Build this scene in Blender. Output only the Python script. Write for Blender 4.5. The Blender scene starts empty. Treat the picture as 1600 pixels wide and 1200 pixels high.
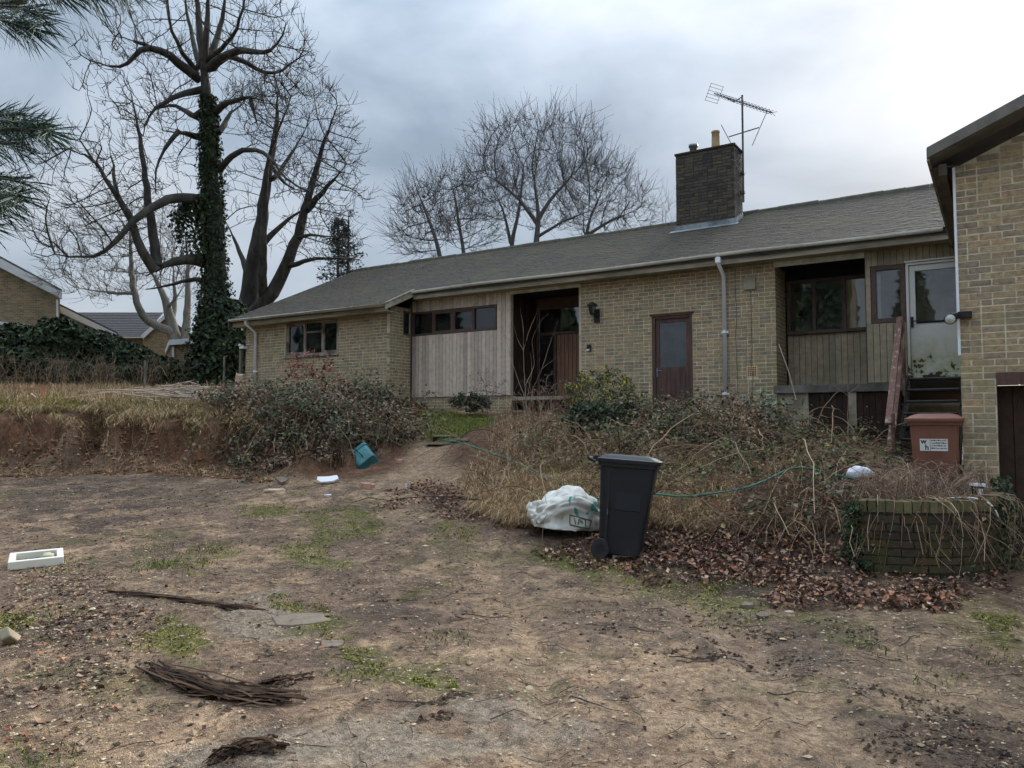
import bpy, math, random
import numpy as np
from mathutils import Vector, Matrix

sc = bpy.context.scene
col = sc.collection
rng = np.random.default_rng(7)
random.seed(7)
R_ = math.radians

# ---------------------------------------------------------------- camera
FPX, YAW, PITCH, CAMZ = 1202.0, R_(32.4), R_(3.1), 1.5
cd = bpy.data.cameras.new('camera'); cam = bpy.data.objects.new('camera', cd); col.objects.link(cam)
cam.location = (0, 0, CAMZ)
cam.rotation_euler = (math.pi / 2 + PITCH, 0, YAW)
cd.sensor_width = 36.0; cd.lens = 36.0 * FPX / 1600.0
cd.clip_start = 0.05; cd.clip_end = 3000
sc.camera = cam

# ---------------------------------------------------------------- sky, sun, exposure
SUN_EL, SUN_AZ = R_(27), R_(3)       # behind the house, a little right of the facade normal
w = bpy.data.worlds.new('World'); sc.world = w; w.use_nodes = True
nt = w.node_tree; nt.nodes.clear()
def wn(t, **k):
    n = nt.nodes.new(t)
    for a, b in k.items(): setattr(n, a, b)
    return n
def wl(a, b): nt.links.new(a, b)
out = wn('ShaderNodeOutputWorld'); bg = wn('ShaderNodeBackground')
sky = wn('ShaderNodeTexSky', sky_type='NISHITA'); sky.sun_disc = False
sky.sun_elevation = SUN_EL; sky.sun_rotation = SUN_AZ
tc = wn('ShaderNodeTexCoord')
sep = wn('ShaderNodeSeparateXYZ'); wl(tc.outputs['Generated'], sep.inputs[0])
zz = wn('ShaderNodeMath', operation='ADD'); zz.inputs[1].default_value = 0.32
zab = wn('ShaderNodeMath', operation='MAXIMUM'); zab.inputs[1].default_value = 0.0
wl(sep.outputs[2], zab.inputs[0]); wl(zab.outputs[0], zz.inputs[0])
dx = wn('ShaderNodeMath', operation='DIVIDE'); wl(sep.outputs[0], dx.inputs[0]); wl(zz.outputs[0], dx.inputs[1])
dy = wn('ShaderNodeMath', operation='DIVIDE'); wl(sep.outputs[1], dy.inputs[0]); wl(zz.outputs[0], dy.inputs[1])
cmb = wn('ShaderNodeCombineXYZ'); wl(dx.outputs[0], cmb.inputs[0]); wl(dy.outputs[0], cmb.inputs[1])
mp = wn('ShaderNodeMapping'); mp.inputs['Location'].default_value = (11.25, -3.0, 1.15); mp.inputs['Scale'].default_value = (2.2, 2.2, 4.2); wl(tc.outputs['Generated'], mp.inputs[0])
n1 = wn('ShaderNodeTexNoise'); n1.inputs['Scale'].default_value = 1.25; n1.inputs['Detail'].default_value = 6; n1.inputs['Roughness'].default_value = 0.5; n1.inputs['Distortion'].default_value = 0.22
wl(mp.outputs[0], n1.inputs['Vector'])
r1 = wn('ShaderNodeValToRGB'); wl(n1.outputs[0], r1.inputs[0])
e = r1.color_ramp.elements
e[0].position = 0.36; e[0].color = (0.112, 0.138, 0.17, 1)
e[1].position = 0.66; e[1].color = (0.275, 0.298, 0.325, 1)
a = e.new(0.46); a.color = (0.168, 0.20, 0.236, 1)
a = e.new(0.54); a.color = (0.212, 0.243, 0.28, 1)
# the cloud is thinner and brighter round the hidden sun
sd = Vector((math.sin(SUN_AZ) * math.cos(SUN_EL), math.cos(SUN_AZ) * math.cos(SUN_EL), math.sin(SUN_EL)))
dt = wn('ShaderNodeVectorMath', operation='DOT_PRODUCT'); wl(tc.outputs['Generated'], dt.inputs[0]); dt.inputs[1].default_value = sd
mx0 = wn('ShaderNodeMath', operation='MAXIMUM'); mx0.inputs[1].default_value = 0; wl(dt.outputs['Value'], mx0.inputs[0])
pw = wn('ShaderNodeMath', operation='POWER'); pw.inputs[1].default_value = 45; wl(mx0.outputs[0], pw.inputs[0])
n2 = wn('ShaderNodeTexNoise'); n2.inputs['Scale'].default_value = 2.0; n2.inputs['Detail'].default_value = 3; wl(mp.outputs[0], n2.inputs['Vector'])
m2 = wn('ShaderNodeMath', operation='MULTIPLY'); wl(pw.outputs[0], m2.inputs[0]); wl(n2.outputs[0], m2.inputs[1])
glow = wn('ShaderNodeMix', data_type='RGBA', blend_type='ADD'); glow.inputs[0].default_value = 1.0
gc = wn('ShaderNodeMix', data_type='RGBA', blend_type='MULTIPLY'); gc.inputs[0].default_value = 1.0
wl(m2.outputs[0], gc.inputs[6]); gc.inputs[7].default_value = (0.09, 0.089, 0.087, 1)
# paler towards the horizon
hz = wn('ShaderNodeMath', operation='SUBTRACT'); hz.inputs[0].default_value = 1.0; wl(zab.outputs[0], hz.inputs[1])
hp = wn('ShaderNodeMath', operation='POWER'); hp.inputs[1].default_value = 7; wl(hz.outputs[0], hp.inputs[0])
hm = wn('ShaderNodeMath', operation='MULTIPLY'); hm.inputs[1].default_value = 0.45; wl(hp.outputs[0], hm.inputs[0])
hmix = wn('ShaderNodeMix', data_type='RGBA'); wl(hm.outputs[0], hmix.inputs[0]); wl(r1.outputs[0], hmix.inputs[6]); hmix.inputs[7].default_value = (0.33, 0.358, 0.395, 1)
wl(hmix.outputs[2], glow.inputs[6]); wl(gc.outputs[2], glow.inputs[7])
# clear sky above the cloud, seen thinly through it
sk = wn('ShaderNodeMix', data_type='RGBA', blend_type='MULTIPLY'); sk.inputs[0].default_value = 1.0
wl(sky.outputs[0], sk.inputs[6]); sk.inputs[7].default_value = (0.1, 0.1, 0.1, 1)
fin = wn('ShaderNodeMix', data_type='RGBA'); fin.inputs[0].default_value = 0.9
wl(sk.outputs[2], fin.inputs[6]); wl(glow.outputs[2], fin.inputs[7])
# sky brightens towards the unseen zenith, steeper than natural overcast, to lift the facade
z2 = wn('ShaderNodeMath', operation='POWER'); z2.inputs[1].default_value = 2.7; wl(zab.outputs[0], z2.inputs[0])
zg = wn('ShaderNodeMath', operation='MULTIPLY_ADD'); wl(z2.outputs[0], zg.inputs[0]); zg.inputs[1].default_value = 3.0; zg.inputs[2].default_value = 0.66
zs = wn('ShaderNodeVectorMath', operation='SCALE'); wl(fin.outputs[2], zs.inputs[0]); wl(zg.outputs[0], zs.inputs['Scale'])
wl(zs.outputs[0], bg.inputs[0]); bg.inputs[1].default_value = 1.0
w.cycles.sampling_method = 'MANUAL'; w.cycles.sample_map_resolution = 256
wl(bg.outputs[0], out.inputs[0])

sl = bpy.data.lights.new('sun', 'SUN'); sun = bpy.data.objects.new('sun', sl); col.objects.link(sun)
sl.energy = 1.5; sl.angle = R_(18); sl.color = (1.0, 0.96, 0.9)
sun.rotation_euler = sd.to_track_quat('Z', 'Y').to_euler()
vs = sc.view_settings; vs.view_transform = 'Standard'; vs.look = 'None'; vs.exposure = 1.56; vs.gamma = 1.0; vs.use_curve_mapping = False
sc.render.engine = 'CYCLES'
cy = sc.cycles; cy.max_bounces = 4; cy.diffuse_bounces = 2; cy.glossy_bounces = 2; cy.transmission_bounces = 3; cy.transparent_max_bounces = 8
cy.use_denoising = True; cy.use_adaptive_sampling = True; cy.adaptive_threshold = 0.018; cy.adaptive_min_samples = 10; cy.use_light_tree = False; cy.caustics_reflective = False; cy.caustics_refractive = False

# ---------------------------------------------------------------- geometry helpers
_h = np.array([-math.sin(YAW), math.cos(YAW), 0.0]); _r = np.array([math.cos(YAW), math.sin(YAW), 0.0]); _z = np.array([0, 0, 1.0])
_F = _h * math.cos(PITCH) + _z * math.sin(PITCH); _U = _z * math.cos(PITCH) - _h * math.sin(PITCH)
_C = np.array([0, 0, CAMZ])
def ray(x, y): return _F + _r * ((x - 800) / FPX) + _U * ((600 - y) / FPX)
def PS(x, y, s): return _C + ray(x, y) * s                 # point at a measured distance
def PY(x, y, Y): d = ray(x, y); return _C + d * (Y / d[1])   # point on a plane parallel to the facade
def GXY(px, s):                                            # plan position at a bearing and distance
    u = (px - 800) / FPX; p = s * (_h + u * _r); return p[0], p[1]
def depth(p): return (np.asarray(p) - _C) @ _F
def proj(p):
    q = np.asarray(p, float) - _C; s = q @ _F; return 800 + FPX * (q @ _r) / s, 600 - FPX * (q @ _U) / s
def S(r, g, b, k=1.0):
    def c(v):
        v /= 255.0
        return v / 12.92 if v <= 0.04045 else ((v + 0.055) / 1.055) ** 2.4
    return (c(r) * k, c(g) * k, c(b) * k, 1.0)

def tag(o, label=None, cat=None, group=None, kind=None):
    if label: o['label'] = label
    if cat: o['category'] = cat
    if group: o['group'] = group
    if kind: o['kind'] = kind
    return o
def empty(name, loc=(0, 0, 0), label=None, cat=None, group=None):
    o = bpy.data.objects.new(name, None); col.objects.link(o); o.location = loc; o.empty_display_size = 0.1
    return tag(o, label, cat, group)

class MB:
    """collects shapes, then links them as one mesh object"""
    def __init__(s): s.v = []; s.f = []; s.n = 0; s.c = []
    def add(s, v, f, c=None):
        v = np.asarray(v, float).reshape(-1, 3)
        s.v.append(v); s.f += [tuple(int(i) + s.n for i in q) for q in f]; s.n += len(v)
        s.c.append(np.tile(np.array(c if c is not None else (1, 1, 1, 1), float), (len(v), 1)))
        return s
    def box(s, lo, hi, c=None, M=None):
        x0, y0, z0 = lo; x1, y1, z1 = hi
        v = np.array([(x0, y0, z0), (x1, y0, z0), (x1, y1, z0), (x0, y1, z0), (x0, y0, z1), (x1, y0, z1), (x1, y1, z1), (x0, y1, z1)], float)
        if M is not None: v = (np.asarray(M)[:3, :3] @ v.T).T + np.asarray(M)[:3, 3]
        return s.add(v, [(0, 3, 2, 1), (4, 5, 6, 7), (0, 1, 5, 4), (1, 2, 6, 5), (2, 3, 7, 6), (3, 0, 4, 7)], c)
    def bar(s, a, b, w, h, up=(0, 0, 1), c=None):
        a = np.array(a, float); b = np.array(b, float); t = b - a; L = np.linalg.norm(t); t /= L
        up = np.array(up, float) if abs(np.dot(t, up)) < .95 else np.array([1.0, 0, 0]); x = np.cross(t, up); x /= np.linalg.norm(x); y = np.cross(x, t)
        M = np.eye(4); M[:3, 0] = x; M[:3, 1] = y; M[:3, 2] = t; M[:3, 3] = a
        return s.box((-w / 2, -h / 2, 0), (w / 2, h / 2, L), c, M)
    def tube(s, pts, rad, n=8, c=None, cap=True):
        pts = np.asarray(pts, float); m = len(pts)
        rad = np.full(m, rad, float) if np.isscalar(rad) else np.asarray(rad, float)
        t = np.gradient(pts, axis=0); t /= np.linalg.norm(t, axis=1)[:, None] + 1e-12
        ref = np.array([0, 0, 1.0]) if abs(t[0][2]) < 0.9 else np.array([1.0, 0, 0])
        x = np.cross(t[0], ref); x /= np.linalg.norm(x); V = []
        an = np.arange(n) * 2 * math.pi / n
        for i in range(m):
            x = x - t[i] * (x @ t[i]); x /= np.linalg.norm(x); y = np.cross(t[i], x)
            V.append(pts[i] + rad[i] * (np.cos(an)[:, None] * x + np.sin(an)[:, None] * y))
        F = []
        for i in range(m - 1):
            for k in range(n):
                a = i * n + k; b = i * n + (k + 1) % n; F.append((a, b, b + n, a + n))
        if cap: F.append(tuple(range(n))[::-1]); F.append(tuple(range((m - 1) * n, m * n)))
        return s.add(np.concatenate(V), F, c)
    def lathe(s, prof, n=20, o=(0, 0, 0), c=None, M=None):
        V = []; F = []; o = np.array(o, float)
        for r, z in prof:
            for k in range(n):
                an = 2 * math.pi * k / n; V.append((r * math.cos(an), r * math.sin(an), z))
        for i in range(len(prof) - 1):
            for k in range(n):
                a = i * n + k; b = i * n + (k + 1) % n; F.append((a, b, b + n, a + n))
        V = np.array(V)
        if M is not None: V = (np.asarray(M)[:3, :3] @ V.T).T + np.asarray(M)[:3, 3]
        return s.add(V + o, F, c)
    def prism(s, poly, d, c=None):
        """poly: planar 3d polygon, d: extrusion vector"""
        p = np.asarray(poly, float); n = len(p); q = p + np.asarray(d, float)
        return s.add(np.vstack([p, q]), [tuple(range(n))[::-1], tuple(range(n, 2 * n))] + [(i, (i + 1) % n, n + (i + 1) % n, n + i) for i in range(n)], c)
    def build(s, name, m, parent=None, smooth=False, kind=None, bevel=0, label=None):
        me = bpy.data.meshes.new(name)
        me.from_pydata(np.concatenate(s.v).tolist(), [], s.f); me.update()
        if any((c != 1).any() for c in s.c):
            at = me.color_attributes.new('col', 'FLOAT_COLOR', 'POINT'); at.data.foreach_set('color', np.concatenate(s.c).astype(np.float32).ravel())
        o = bpy.data.objects.new(name, me); col.objects.link(o)
        if m: me.materials.append(M_[m] if isinstance(m, str) else m)
        if parent: o.parent = parent; o.matrix_parent_inverse = Matrix.Identity(4)
        if parent is not None:
            # vertices are in world space: shift them into the parent's frame
            W = Matrix.Identity(4); p = parent
            while p is not None: W = Matrix.LocRotScale(p.location, p.rotation_euler, p.scale) @ W; p = p.parent
            if W != Matrix.Identity(4): me.transform(W.inverted())
        if smooth: me.polygons.foreach_set('use_smooth', [True] * len(me.polygons))
        if bevel:
            b = o.modifiers.new('bevel', 'BEVEL'); b.width = bevel; b.segments = 2; b.limit_method = 'ANGLE'; b.angle_limit = 0.6
        if kind: o['kind'] = kind
        if label: o['label'] = label
        return o

def fast_mesh(name, V, Fidx, m, cols=None, parent=None, kind=None, smooth=False):
    """numpy mesh: V (n,3), Fidx (k,3|4), cols per vertex"""
    me = bpy.data.meshes.new(name); k = Fidx.shape[1]
    me.vertices.add(len(V)); me.vertices.foreach_set('co', np.ascontiguousarray(V, dtype=np.float32).ravel())
    me.loops.add(Fidx.size); me.loops.foreach_set('vertex_index', np.ascontiguousarray(Fidx, dtype=np.int32).ravel())
    me.polygons.add(len(Fidx)); me.polygons.foreach_set('loop_start', np.arange(0, Fidx.size, k, dtype=np.int32))
    me.polygons.foreach_set('use_smooth', np.full(len(Fidx), bool(smooth)))
    me.update(calc_edges=True)
    if cols is not None:
        at = me.color_attributes.new('col', 'FLOAT_COLOR', 'POINT')
        c = np.ones((len(V), 4), np.float32); c[:, :3] = cols[:, :3]; at.data.foreach_set('color', c.ravel())
    me.materials.append(M_[m] if isinstance(m, str) else m)
    o = bpy.data.objects.new(name, me); col.objects.link(o)
    if parent: o.parent = parent
    if kind: o['kind'] = kind
    return o

# value noise on numpy arrays
_lat = rng.random((256, 256))
def vnoise(x, y):
    x = np.asarray(x, float); y = np.asarray(y, float)
    xi = np.floor(x).astype(int); yi = np.floor(y).astype(int); fx = x - xi; fy = y - yi
    fx = fx * fx * (3 - 2 * fx); fy = fy * fy * (3 - 2 * fy)
    g = lambda i, j: _lat[i % 256, j % 256]
    return (g(xi, yi) * (1 - fx) + g(xi + 1, yi) * fx) * (1 - fy) + (g(xi, yi + 1) * (1 - fx) + g(xi + 1, yi + 1) * fx) * fy
def fbm(x, y, o=4, s=1.0):
    t = 0; a = 0.5; n = 0
    for i in range(o): t = t + a * vnoise(x * s + 17.3 * i, y * s + 9.1 * i); n += a; a *= 0.5; s *= 2.03
    return t / n
def sstep(a, b, x): t = np.clip((x - a) / (b - a), 0, 1); return t * t * (3 - 2 * t)

# ---------------------------------------------------------------- materials
M_ = {}
def nodes(name):
    m = bpy.data.materials.new(name); m.use_nodes = True; M_[name] = m
    n = m.node_tree; b = n.nodes['Principled BSDF']
    return m, n, b
def mk(name, c, rough=0.8, var=0.25, scale=6.0, c2=None, bump=0.0, bscale=40.0, spec=0.3, metal=0.0, attr=False, stretch=None, objvar=0.0, c2pos=(0.45, 0.62)):
    """base colour with two-scale noise, optional second colour, bump, colour attribute and per-object variation"""
    m, n, b = nodes(name); L = n.links.new; N = n.nodes.new
    b.inputs['Roughness'].default_value = rough; b.inputs['Specular IOR Level'].default_value = spec; b.inputs['Metallic'].default_value = metal
    tcn = N('ShaderNodeTexCoord'); vec = tcn.outputs['Object']
    if stretch:
        mpn = N('ShaderNodeMapping'); mpn.inputs['Scale'].default_value = stretch; L(vec, mpn.inputs[0]); vec = mpn.outputs[0]
    nz = N('ShaderNodeTexNoise'); nz.inputs['Scale'].default_value = scale; nz.inputs['Detail'].default_value = 6; nz.inputs['Roughness'].default_value = 0.62; L(vec, nz.inputs['Vector'])
    mr = N('ShaderNodeMapRange'); mr.inputs[1].default_value = 0.3; mr.inputs[2].default_value = 0.7; mr.inputs[3].default_value = 1 - var; mr.inputs[4].default_value = 1 + var; L(nz.outputs[0], mr.inputs[0])
    if attr:
        at = N('ShaderNodeVertexColor'); at.layer_name = 'col'; base = at.outputs[0]
    else:
        rg = N('ShaderNodeRGB'); rg.outputs[0].default_value = c; base = rg.outputs[0]
    if c2 is not None:
        nz2 = N('ShaderNodeTexNoise'); nz2.inputs['Scale'].default_value = scale * 0.37; nz2.inputs['Detail'].default_value = 8; nz2.inputs['Roughness'].default_value = 0.7; L(vec, nz2.inputs['Vector'])
        m2r = N('ShaderNodeMapRange'); m2r.inputs[1].default_value = c2pos[0]; m2r.inputs[2].default_value = c2pos[1]; L(nz2.outputs[0], m2r.inputs[0])
        mixc = N('ShaderNodeMix'); mixc.data_type = 'RGBA'; L(m2r.outputs[0], mixc.inputs[0]); L(base, mixc.inputs[6]); mixc.inputs[7].default_value = c2; base = mixc.outputs[2]
    mu = N('ShaderNodeVectorMath'); mu.operation = 'SCALE'; L(base, mu.inputs[0]); L(mr.outputs[0], mu.inputs['Scale']); base = mu.outputs[0]
    if objvar:
        oi = N('ShaderNodeObjectInfo'); om = N('ShaderNodeMapRange'); om.inputs[3].default_value = 1 - objvar; om.inputs[4].default_value = 1 + objvar; L(oi.outputs['Random'], om.inputs[0])
        m3 = N('ShaderNodeVectorMath'); m3.operation = 'SCALE'; L(base, m3.inputs[0]); L(om.outputs[0], m3.inputs['Scale']); base = m3.outputs[0]
    L(base, b.inputs['Base Color'])
    if bump:
        nb = N('ShaderNodeTexNoise'); nb.inputs['Scale'].default_value = bscale; nb.inputs['Detail'].default_value = 5; L(vec, nb.inputs['Vector'])
        bp = N('ShaderNodeBump'); bp.inputs['Strength'].default_value = bump; bp.inputs['Distance'].default_value = 0.02; L(nb.outputs[0], bp.inputs['Height']); L(bp.outputs[0], b.inputs['Normal'])
    return m
def plain(name, rough, spec):
    m, n, b = nodes(name); at = n.nodes.new('ShaderNodeVertexColor'); at.layer_name = 'col'; n.links.new(at.outputs[0], b.inputs['Base Color']); b.inputs['Roughness'].default_value = rough; b.inputs['Specular IOR Level'].default_value = spec
def ramp_by(name, stops, rough=0.9, src='attr', bump=0.4, bscale=60, var=0.22, scale=18, tint=None):
    """colour picked from a palette by the piece's own random number (attribute 'rnd' or the object's random)"""
    m, n, b = nodes(name); L = n.links.new; N = n.nodes.new
    b.inputs['Roughness'].default_value = rough; b.inputs['Specular IOR Level'].default_value = 0.2
    if src == 'attr': at = N('ShaderNodeVertexColor'); at.layer_name = 'col'; sp = N('ShaderNodeSeparateColor'); L(at.outputs[0], sp.inputs[0]); val = sp.outputs[0]
    else: oi = N('ShaderNodeObjectInfo'); val = oi.outputs['Random']
    rp = N('ShaderNodeValToRGB'); rp.color_ramp.interpolation = 'LINEAR'; L(val, rp.inputs[0])
    el = rp.color_ramp.elements
    for i, c in enumerate(stops):
        p = i / (len(stops) - 1)
        if i == 0: el[0].position = 0; el[0].color = c
        elif i == len(stops) - 1: el[-1].position = 1; el[-1].color = c
        else: q = el.new(p); q.color = c
    geo = N('ShaderNodeNewGeometry')
    nz = N('ShaderNodeTexNoise'); nz.inputs['Scale'].default_value = scale; nz.inputs['Detail'].default_value = 3; nz.inputs['Roughness'].default_value = 0.65; L(geo.outputs['Position'], nz.inputs['Vector'])
    mr = N('ShaderNodeMapRange'); mr.inputs[1].default_value = 0.3; mr.inputs[2].default_value = 0.7; mr.inputs[3].default_value = 1 - var; mr.inputs[4].default_value = 1 + var; L(nz.outputs[0], mr.inputs[0])
    mu = N('ShaderNodeVectorMath'); mu.operation = 'SCALE'; L(rp.outputs[0], mu.inputs[0]); L(mr.outputs[0], mu.inputs['Scale']); base = mu.outputs[0]
    if tint:   # weathering in large patches: (colour, scale, lo, hi, amount)
        nz3 = N('ShaderNodeTexNoise'); nz3.inputs['Scale'].default_value = tint[1]; nz3.inputs['Detail'].default_value = 4; nz3.inputs['Roughness'].default_value = 0.65; L(geo.outputs['Position'], nz3.inputs['Vector'])
        m4 = N('ShaderNodeMapRange'); m4.inputs[1].default_value = tint[2]; m4.inputs[2].default_value = tint[3]; m4.inputs[4].default_value = tint[4]; L(nz3.outputs[0], m4.inputs[0])
        mx = N('ShaderNodeMix'); mx.data_type = 'RGBA'; L(m4.outputs[0], mx.inputs[0]); L(base, mx.inputs[6]); mx.inputs[7].default_value = tint[0]; base = mx.outputs[2]
    L(base, b.inputs['Base Color'])
    nb = N('ShaderNodeTexNoise'); nb.inputs['Scale'].default_value = bscale; nb.inputs['Detail'].default_value = 2; L(geo.outputs['Position'], nb.inputs['Vector'])
    bp = N('ShaderNodeBump'); bp.inputs['Strength'].default_value = bump; bp.inputs['Distance'].default_value = 0.01; L(nb.outputs[0], bp.inputs['Height']); L(bp.outputs[0], b.inputs['Normal'])
    return m

def KK(l, k, t=(1, 1, 1)): return [(c[0] * k * t[0], c[1] * k * t[1], c[2] * k * t[2], 1) for c in l]
BR = [S(84, 76, 66), S(98, 90, 78), S(118, 104, 80), S(132, 114, 80), S(142, 124, 90), S(128, 112, 76), S(112, 102, 84), S(140, 112, 78), S(122, 112, 84), S(94, 84, 70)]
moss_t = (S(134, 138, 92), 0.9, 0.5, 0.72, 0.45)
BR = KK(BR, 1.98, (.99, 1, 1.17)); _m = [sum(c[k] for c in BR) / len(BR) for k in range(3)]; BR = [tuple(.5 * c[k] + .5 * _m[k] for k in range(3)) + (1,) for c in BR]
ramp_by('brick', BR, src='obj', tint=moss_t, var=.32); ramp_by('brick_mass', BR, src='attr', tint=moss_t, var=.32)
DK = [S(62, 54, 46), S(74, 66, 54), S(84, 74, 56), S(66, 60, 50), S(92, 74, 52), S(58, 54, 46)]
DK = KK(DK, 1.0)
ramp_by('planter_brick', DK, src='obj', tint=(S(70, 78, 42), 2.2, 0.48, 0.66, 0.7)); ramp_by('planter_brick_mass', DK, src='attr', tint=(S(70, 78, 42), 2.2, 0.48, 0.66, 0.7))
CH = [S(72, 66, 58), S(84, 78, 68), S(94, 86, 72), S(80, 74, 66), S(66, 62, 58), S(98, 84, 66)]
CH = KK(CH, 1.05, (.95, 1, 1.1))
ramp_by('chimney_brick', CH, src='attr')
TL = [S(60, 58, 56), S(70, 66, 61), S(78, 72, 64), S(66, 64, 63), S(54, 53, 54), S(74, 70, 60)]
TL = [tuple(.6 * c[k] + .4 * (.052, .05, .046)[k] for k in range(3)) + (1,) for c in TL]; TL = KK(TL, 1.9, (1.05, 1, .92))
ttint = (S(112, 108, 84), 0.8, 0.46, 0.7, 0.5)
ramp_by('tile', TL, src='obj', tint=ttint, rough=0.8); ramp_by('tile_mass', TL, src='attr', tint=ttint, rough=0.8)
BD = [S(112, 100, 88), S(124, 110, 96), S(134, 121, 106), S(118, 106, 94), S(104, 94, 84), S(128, 116, 100)]
BD = KK(BD, 3.2, (.97, 1, 1.08))
ramp_by('board', BD, src='obj', var=0.16, scale=9, bump=0.2, tint=(S(140, 136, 118), 1.4, 0.5, 0.75, 0.4))
BD2 = [S(94, 86, 74), S(106, 97, 82), S(114, 104, 88), S(98, 90, 78)]
BD2 = KK(BD2, 2.6)
ramp_by('board_old', BD2, src='obj', var=0.2, scale=9, bump=0.25, tint=(S(130, 132, 104), 1.6, 0.46, 0.7, 0.5))
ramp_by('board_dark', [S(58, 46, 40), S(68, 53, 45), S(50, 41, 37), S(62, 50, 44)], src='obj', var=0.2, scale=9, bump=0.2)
mk('mortar', S(216, 206, 180), 0.95, 0.2, 5, bump=0.5, c2=S(184, 176, 150))
mk('mortar_dark', S(70, 64, 52), 0.95, 0.3, 5, bump=0.5)
mk('plaster', S(168, 158, 140), 0.9, 0.2, 4, c2=S(130, 122, 102), bump=0.2)
mk('gutter', S(238, 238, 230), 0.5, 0.14, 3, c2=S(204, 202, 188), spec=0.4, c2pos=(0.5, 0.7))
mk('white_plastic', S(242, 244, 248), 0.45, 0.05, 4, c2=S(206, 206, 200), spec=0.4, c2pos=(0.58, 0.8))
mk('fascia', S(168, 160, 142), 0.8, 0.2, 5, c2=S(130, 122, 104), stretch=(0.4, 2, 2))
mk('fascia_dark', S(118, 114, 108), 0.8, 0.25, 5, c2=S(92, 88, 80))
mk('lintel', S(214, 214, 200), 0.7, 0.15, 4, c2=S(170, 172, 148))
mk('frame_brown', S(92, 72, 66), 0.6, 0.25, 8, c2=S(94, 80, 70), stretch=(1, 1, 1))
mk('frame_grey', S(168, 156, 146), 0.7, 0.2, 8, c2=S(92, 76, 66))
mk('door_brown', S(98, 74, 66), 0.55, 0.25, 6, c2=S(80, 62, 56), stretch=(6, 6, 0.7))
mk('door_porch', S(150, 112, 94), 0.6, 0.18, 6, c2=S(128, 98, 84), stretch=(6, 6, 0.7))
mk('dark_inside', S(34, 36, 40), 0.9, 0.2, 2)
mk('room', S(120, 115, 105), 0.9, 0.1, 2)
mk('curtain', S(190, 172, 135), 0.9, 0.15, 3)
mk('black_wood', S(38, 38, 40), 0.6, 0.3, 8, c2=S(56, 56, 52), stretch=(0.6, 2, 2))
mk('red_rail', S(122, 92, 82), 0.75, 0.25, 9, c2=S(178, 158, 142), stretch=(2, 2, 0.6), c2pos=(0.54, 0.62))
mk('lead', S(138, 146, 150), 0.6, 0.25, 6, c2=S(98, 106, 108))
mk('terracotta', S(178, 154, 118), 0.85, 0.15, 6)
mk('metal_grey', S(120, 122, 126), 0.4, 0.2, 8, metal=0.7)
mk('aerial', S(96, 94, 96), 0.5, 0.15, 8, metal=0.4)
mk('black_metal', S(38, 39, 42), 0.5, 0.2, 8)
mk('airbrick', S(222, 186, 146), 0.9, 0.1, 10)
mk('dark_hole', S(20, 19, 18), 1.0, 0.1, 3)
mk('neigh_roof', S(72, 74, 78), 0.8, 0.2, 6)
mk('neigh_white', S(214, 214, 214), 0.6, 0.06, 3)
mk('ridge_tile', S(84, 80, 72), 0.9, 0.25, 6, c2=S(92, 92, 66))
# glass: a clear pane with a fresnel reflection and a film of dirt
def glass(name, dirt=0.06, dc=S(120, 125, 128), rough=0.02):
    m, n, b = nodes(name); L = n.links.new; N = n.nodes.new
    o = n.nodes['Material Output']; n.nodes.remove(b)
    fr = N('ShaderNodeFresnel'); fr.inputs[0].default_value = 1.9
    tr = N('ShaderNodeBsdfTransparent'); gl = N('ShaderNodeBsdfGlossy'); gl.inputs['Roughness'].default_value = rough
    df = N('ShaderNodeBsdfDiffuse'); df.inputs[0].default_value = dc
    tcn = N('ShaderNodeTexCoord'); nz = N('ShaderNodeTexNoise'); nz.inputs['Scale'].default_value = 3; nz.inputs['Detail'].default_value = 6; L(tcn.outputs['Object'], nz.inputs['Vector'])
    mr = N('ShaderNodeMapRange'); mr.inputs[1].default_value = 0.4; mr.inputs[2].default_value = 0.75; mr.inputs[3].default_value = dirt * 0.4; mr.inputs[4].default_value = dirt * 2; L(nz.outputs[0], mr.inputs[0])
    bpn = N('ShaderNodeTexNoise'); bpn.inputs['Scale'].default_value = 1.3; L(tcn.outputs['Object'], bpn.inputs['Vector'])
    bp = N('ShaderNodeBump'); bp.inputs['Strength'].default_value = 0.12; bp.inputs['Distance'].default_value = 0.02; L(bpn.outputs[0], bp.inputs['Height']); L(bp.outputs[0], gl.inputs['Normal'])
    m1 = N('ShaderNodeMixShader'); m2 = N('ShaderNodeMixShader')
    L(fr.outputs[0], m1.inputs[0]); L(tr.outputs[0], m1.inputs[1]); L(gl.outputs[0], m1.inputs[2])
    L(mr.outputs[0], m2.inputs[0]); L(m1.outputs[0], m2.inputs[1]); L(df.outputs[0], m2.inputs[2]); L(m2.outputs[0], o.inputs[0])
glass('glass', 0.05); glass('glass_frosted', 0.3, S(92, 104, 112), 0.25)
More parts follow.
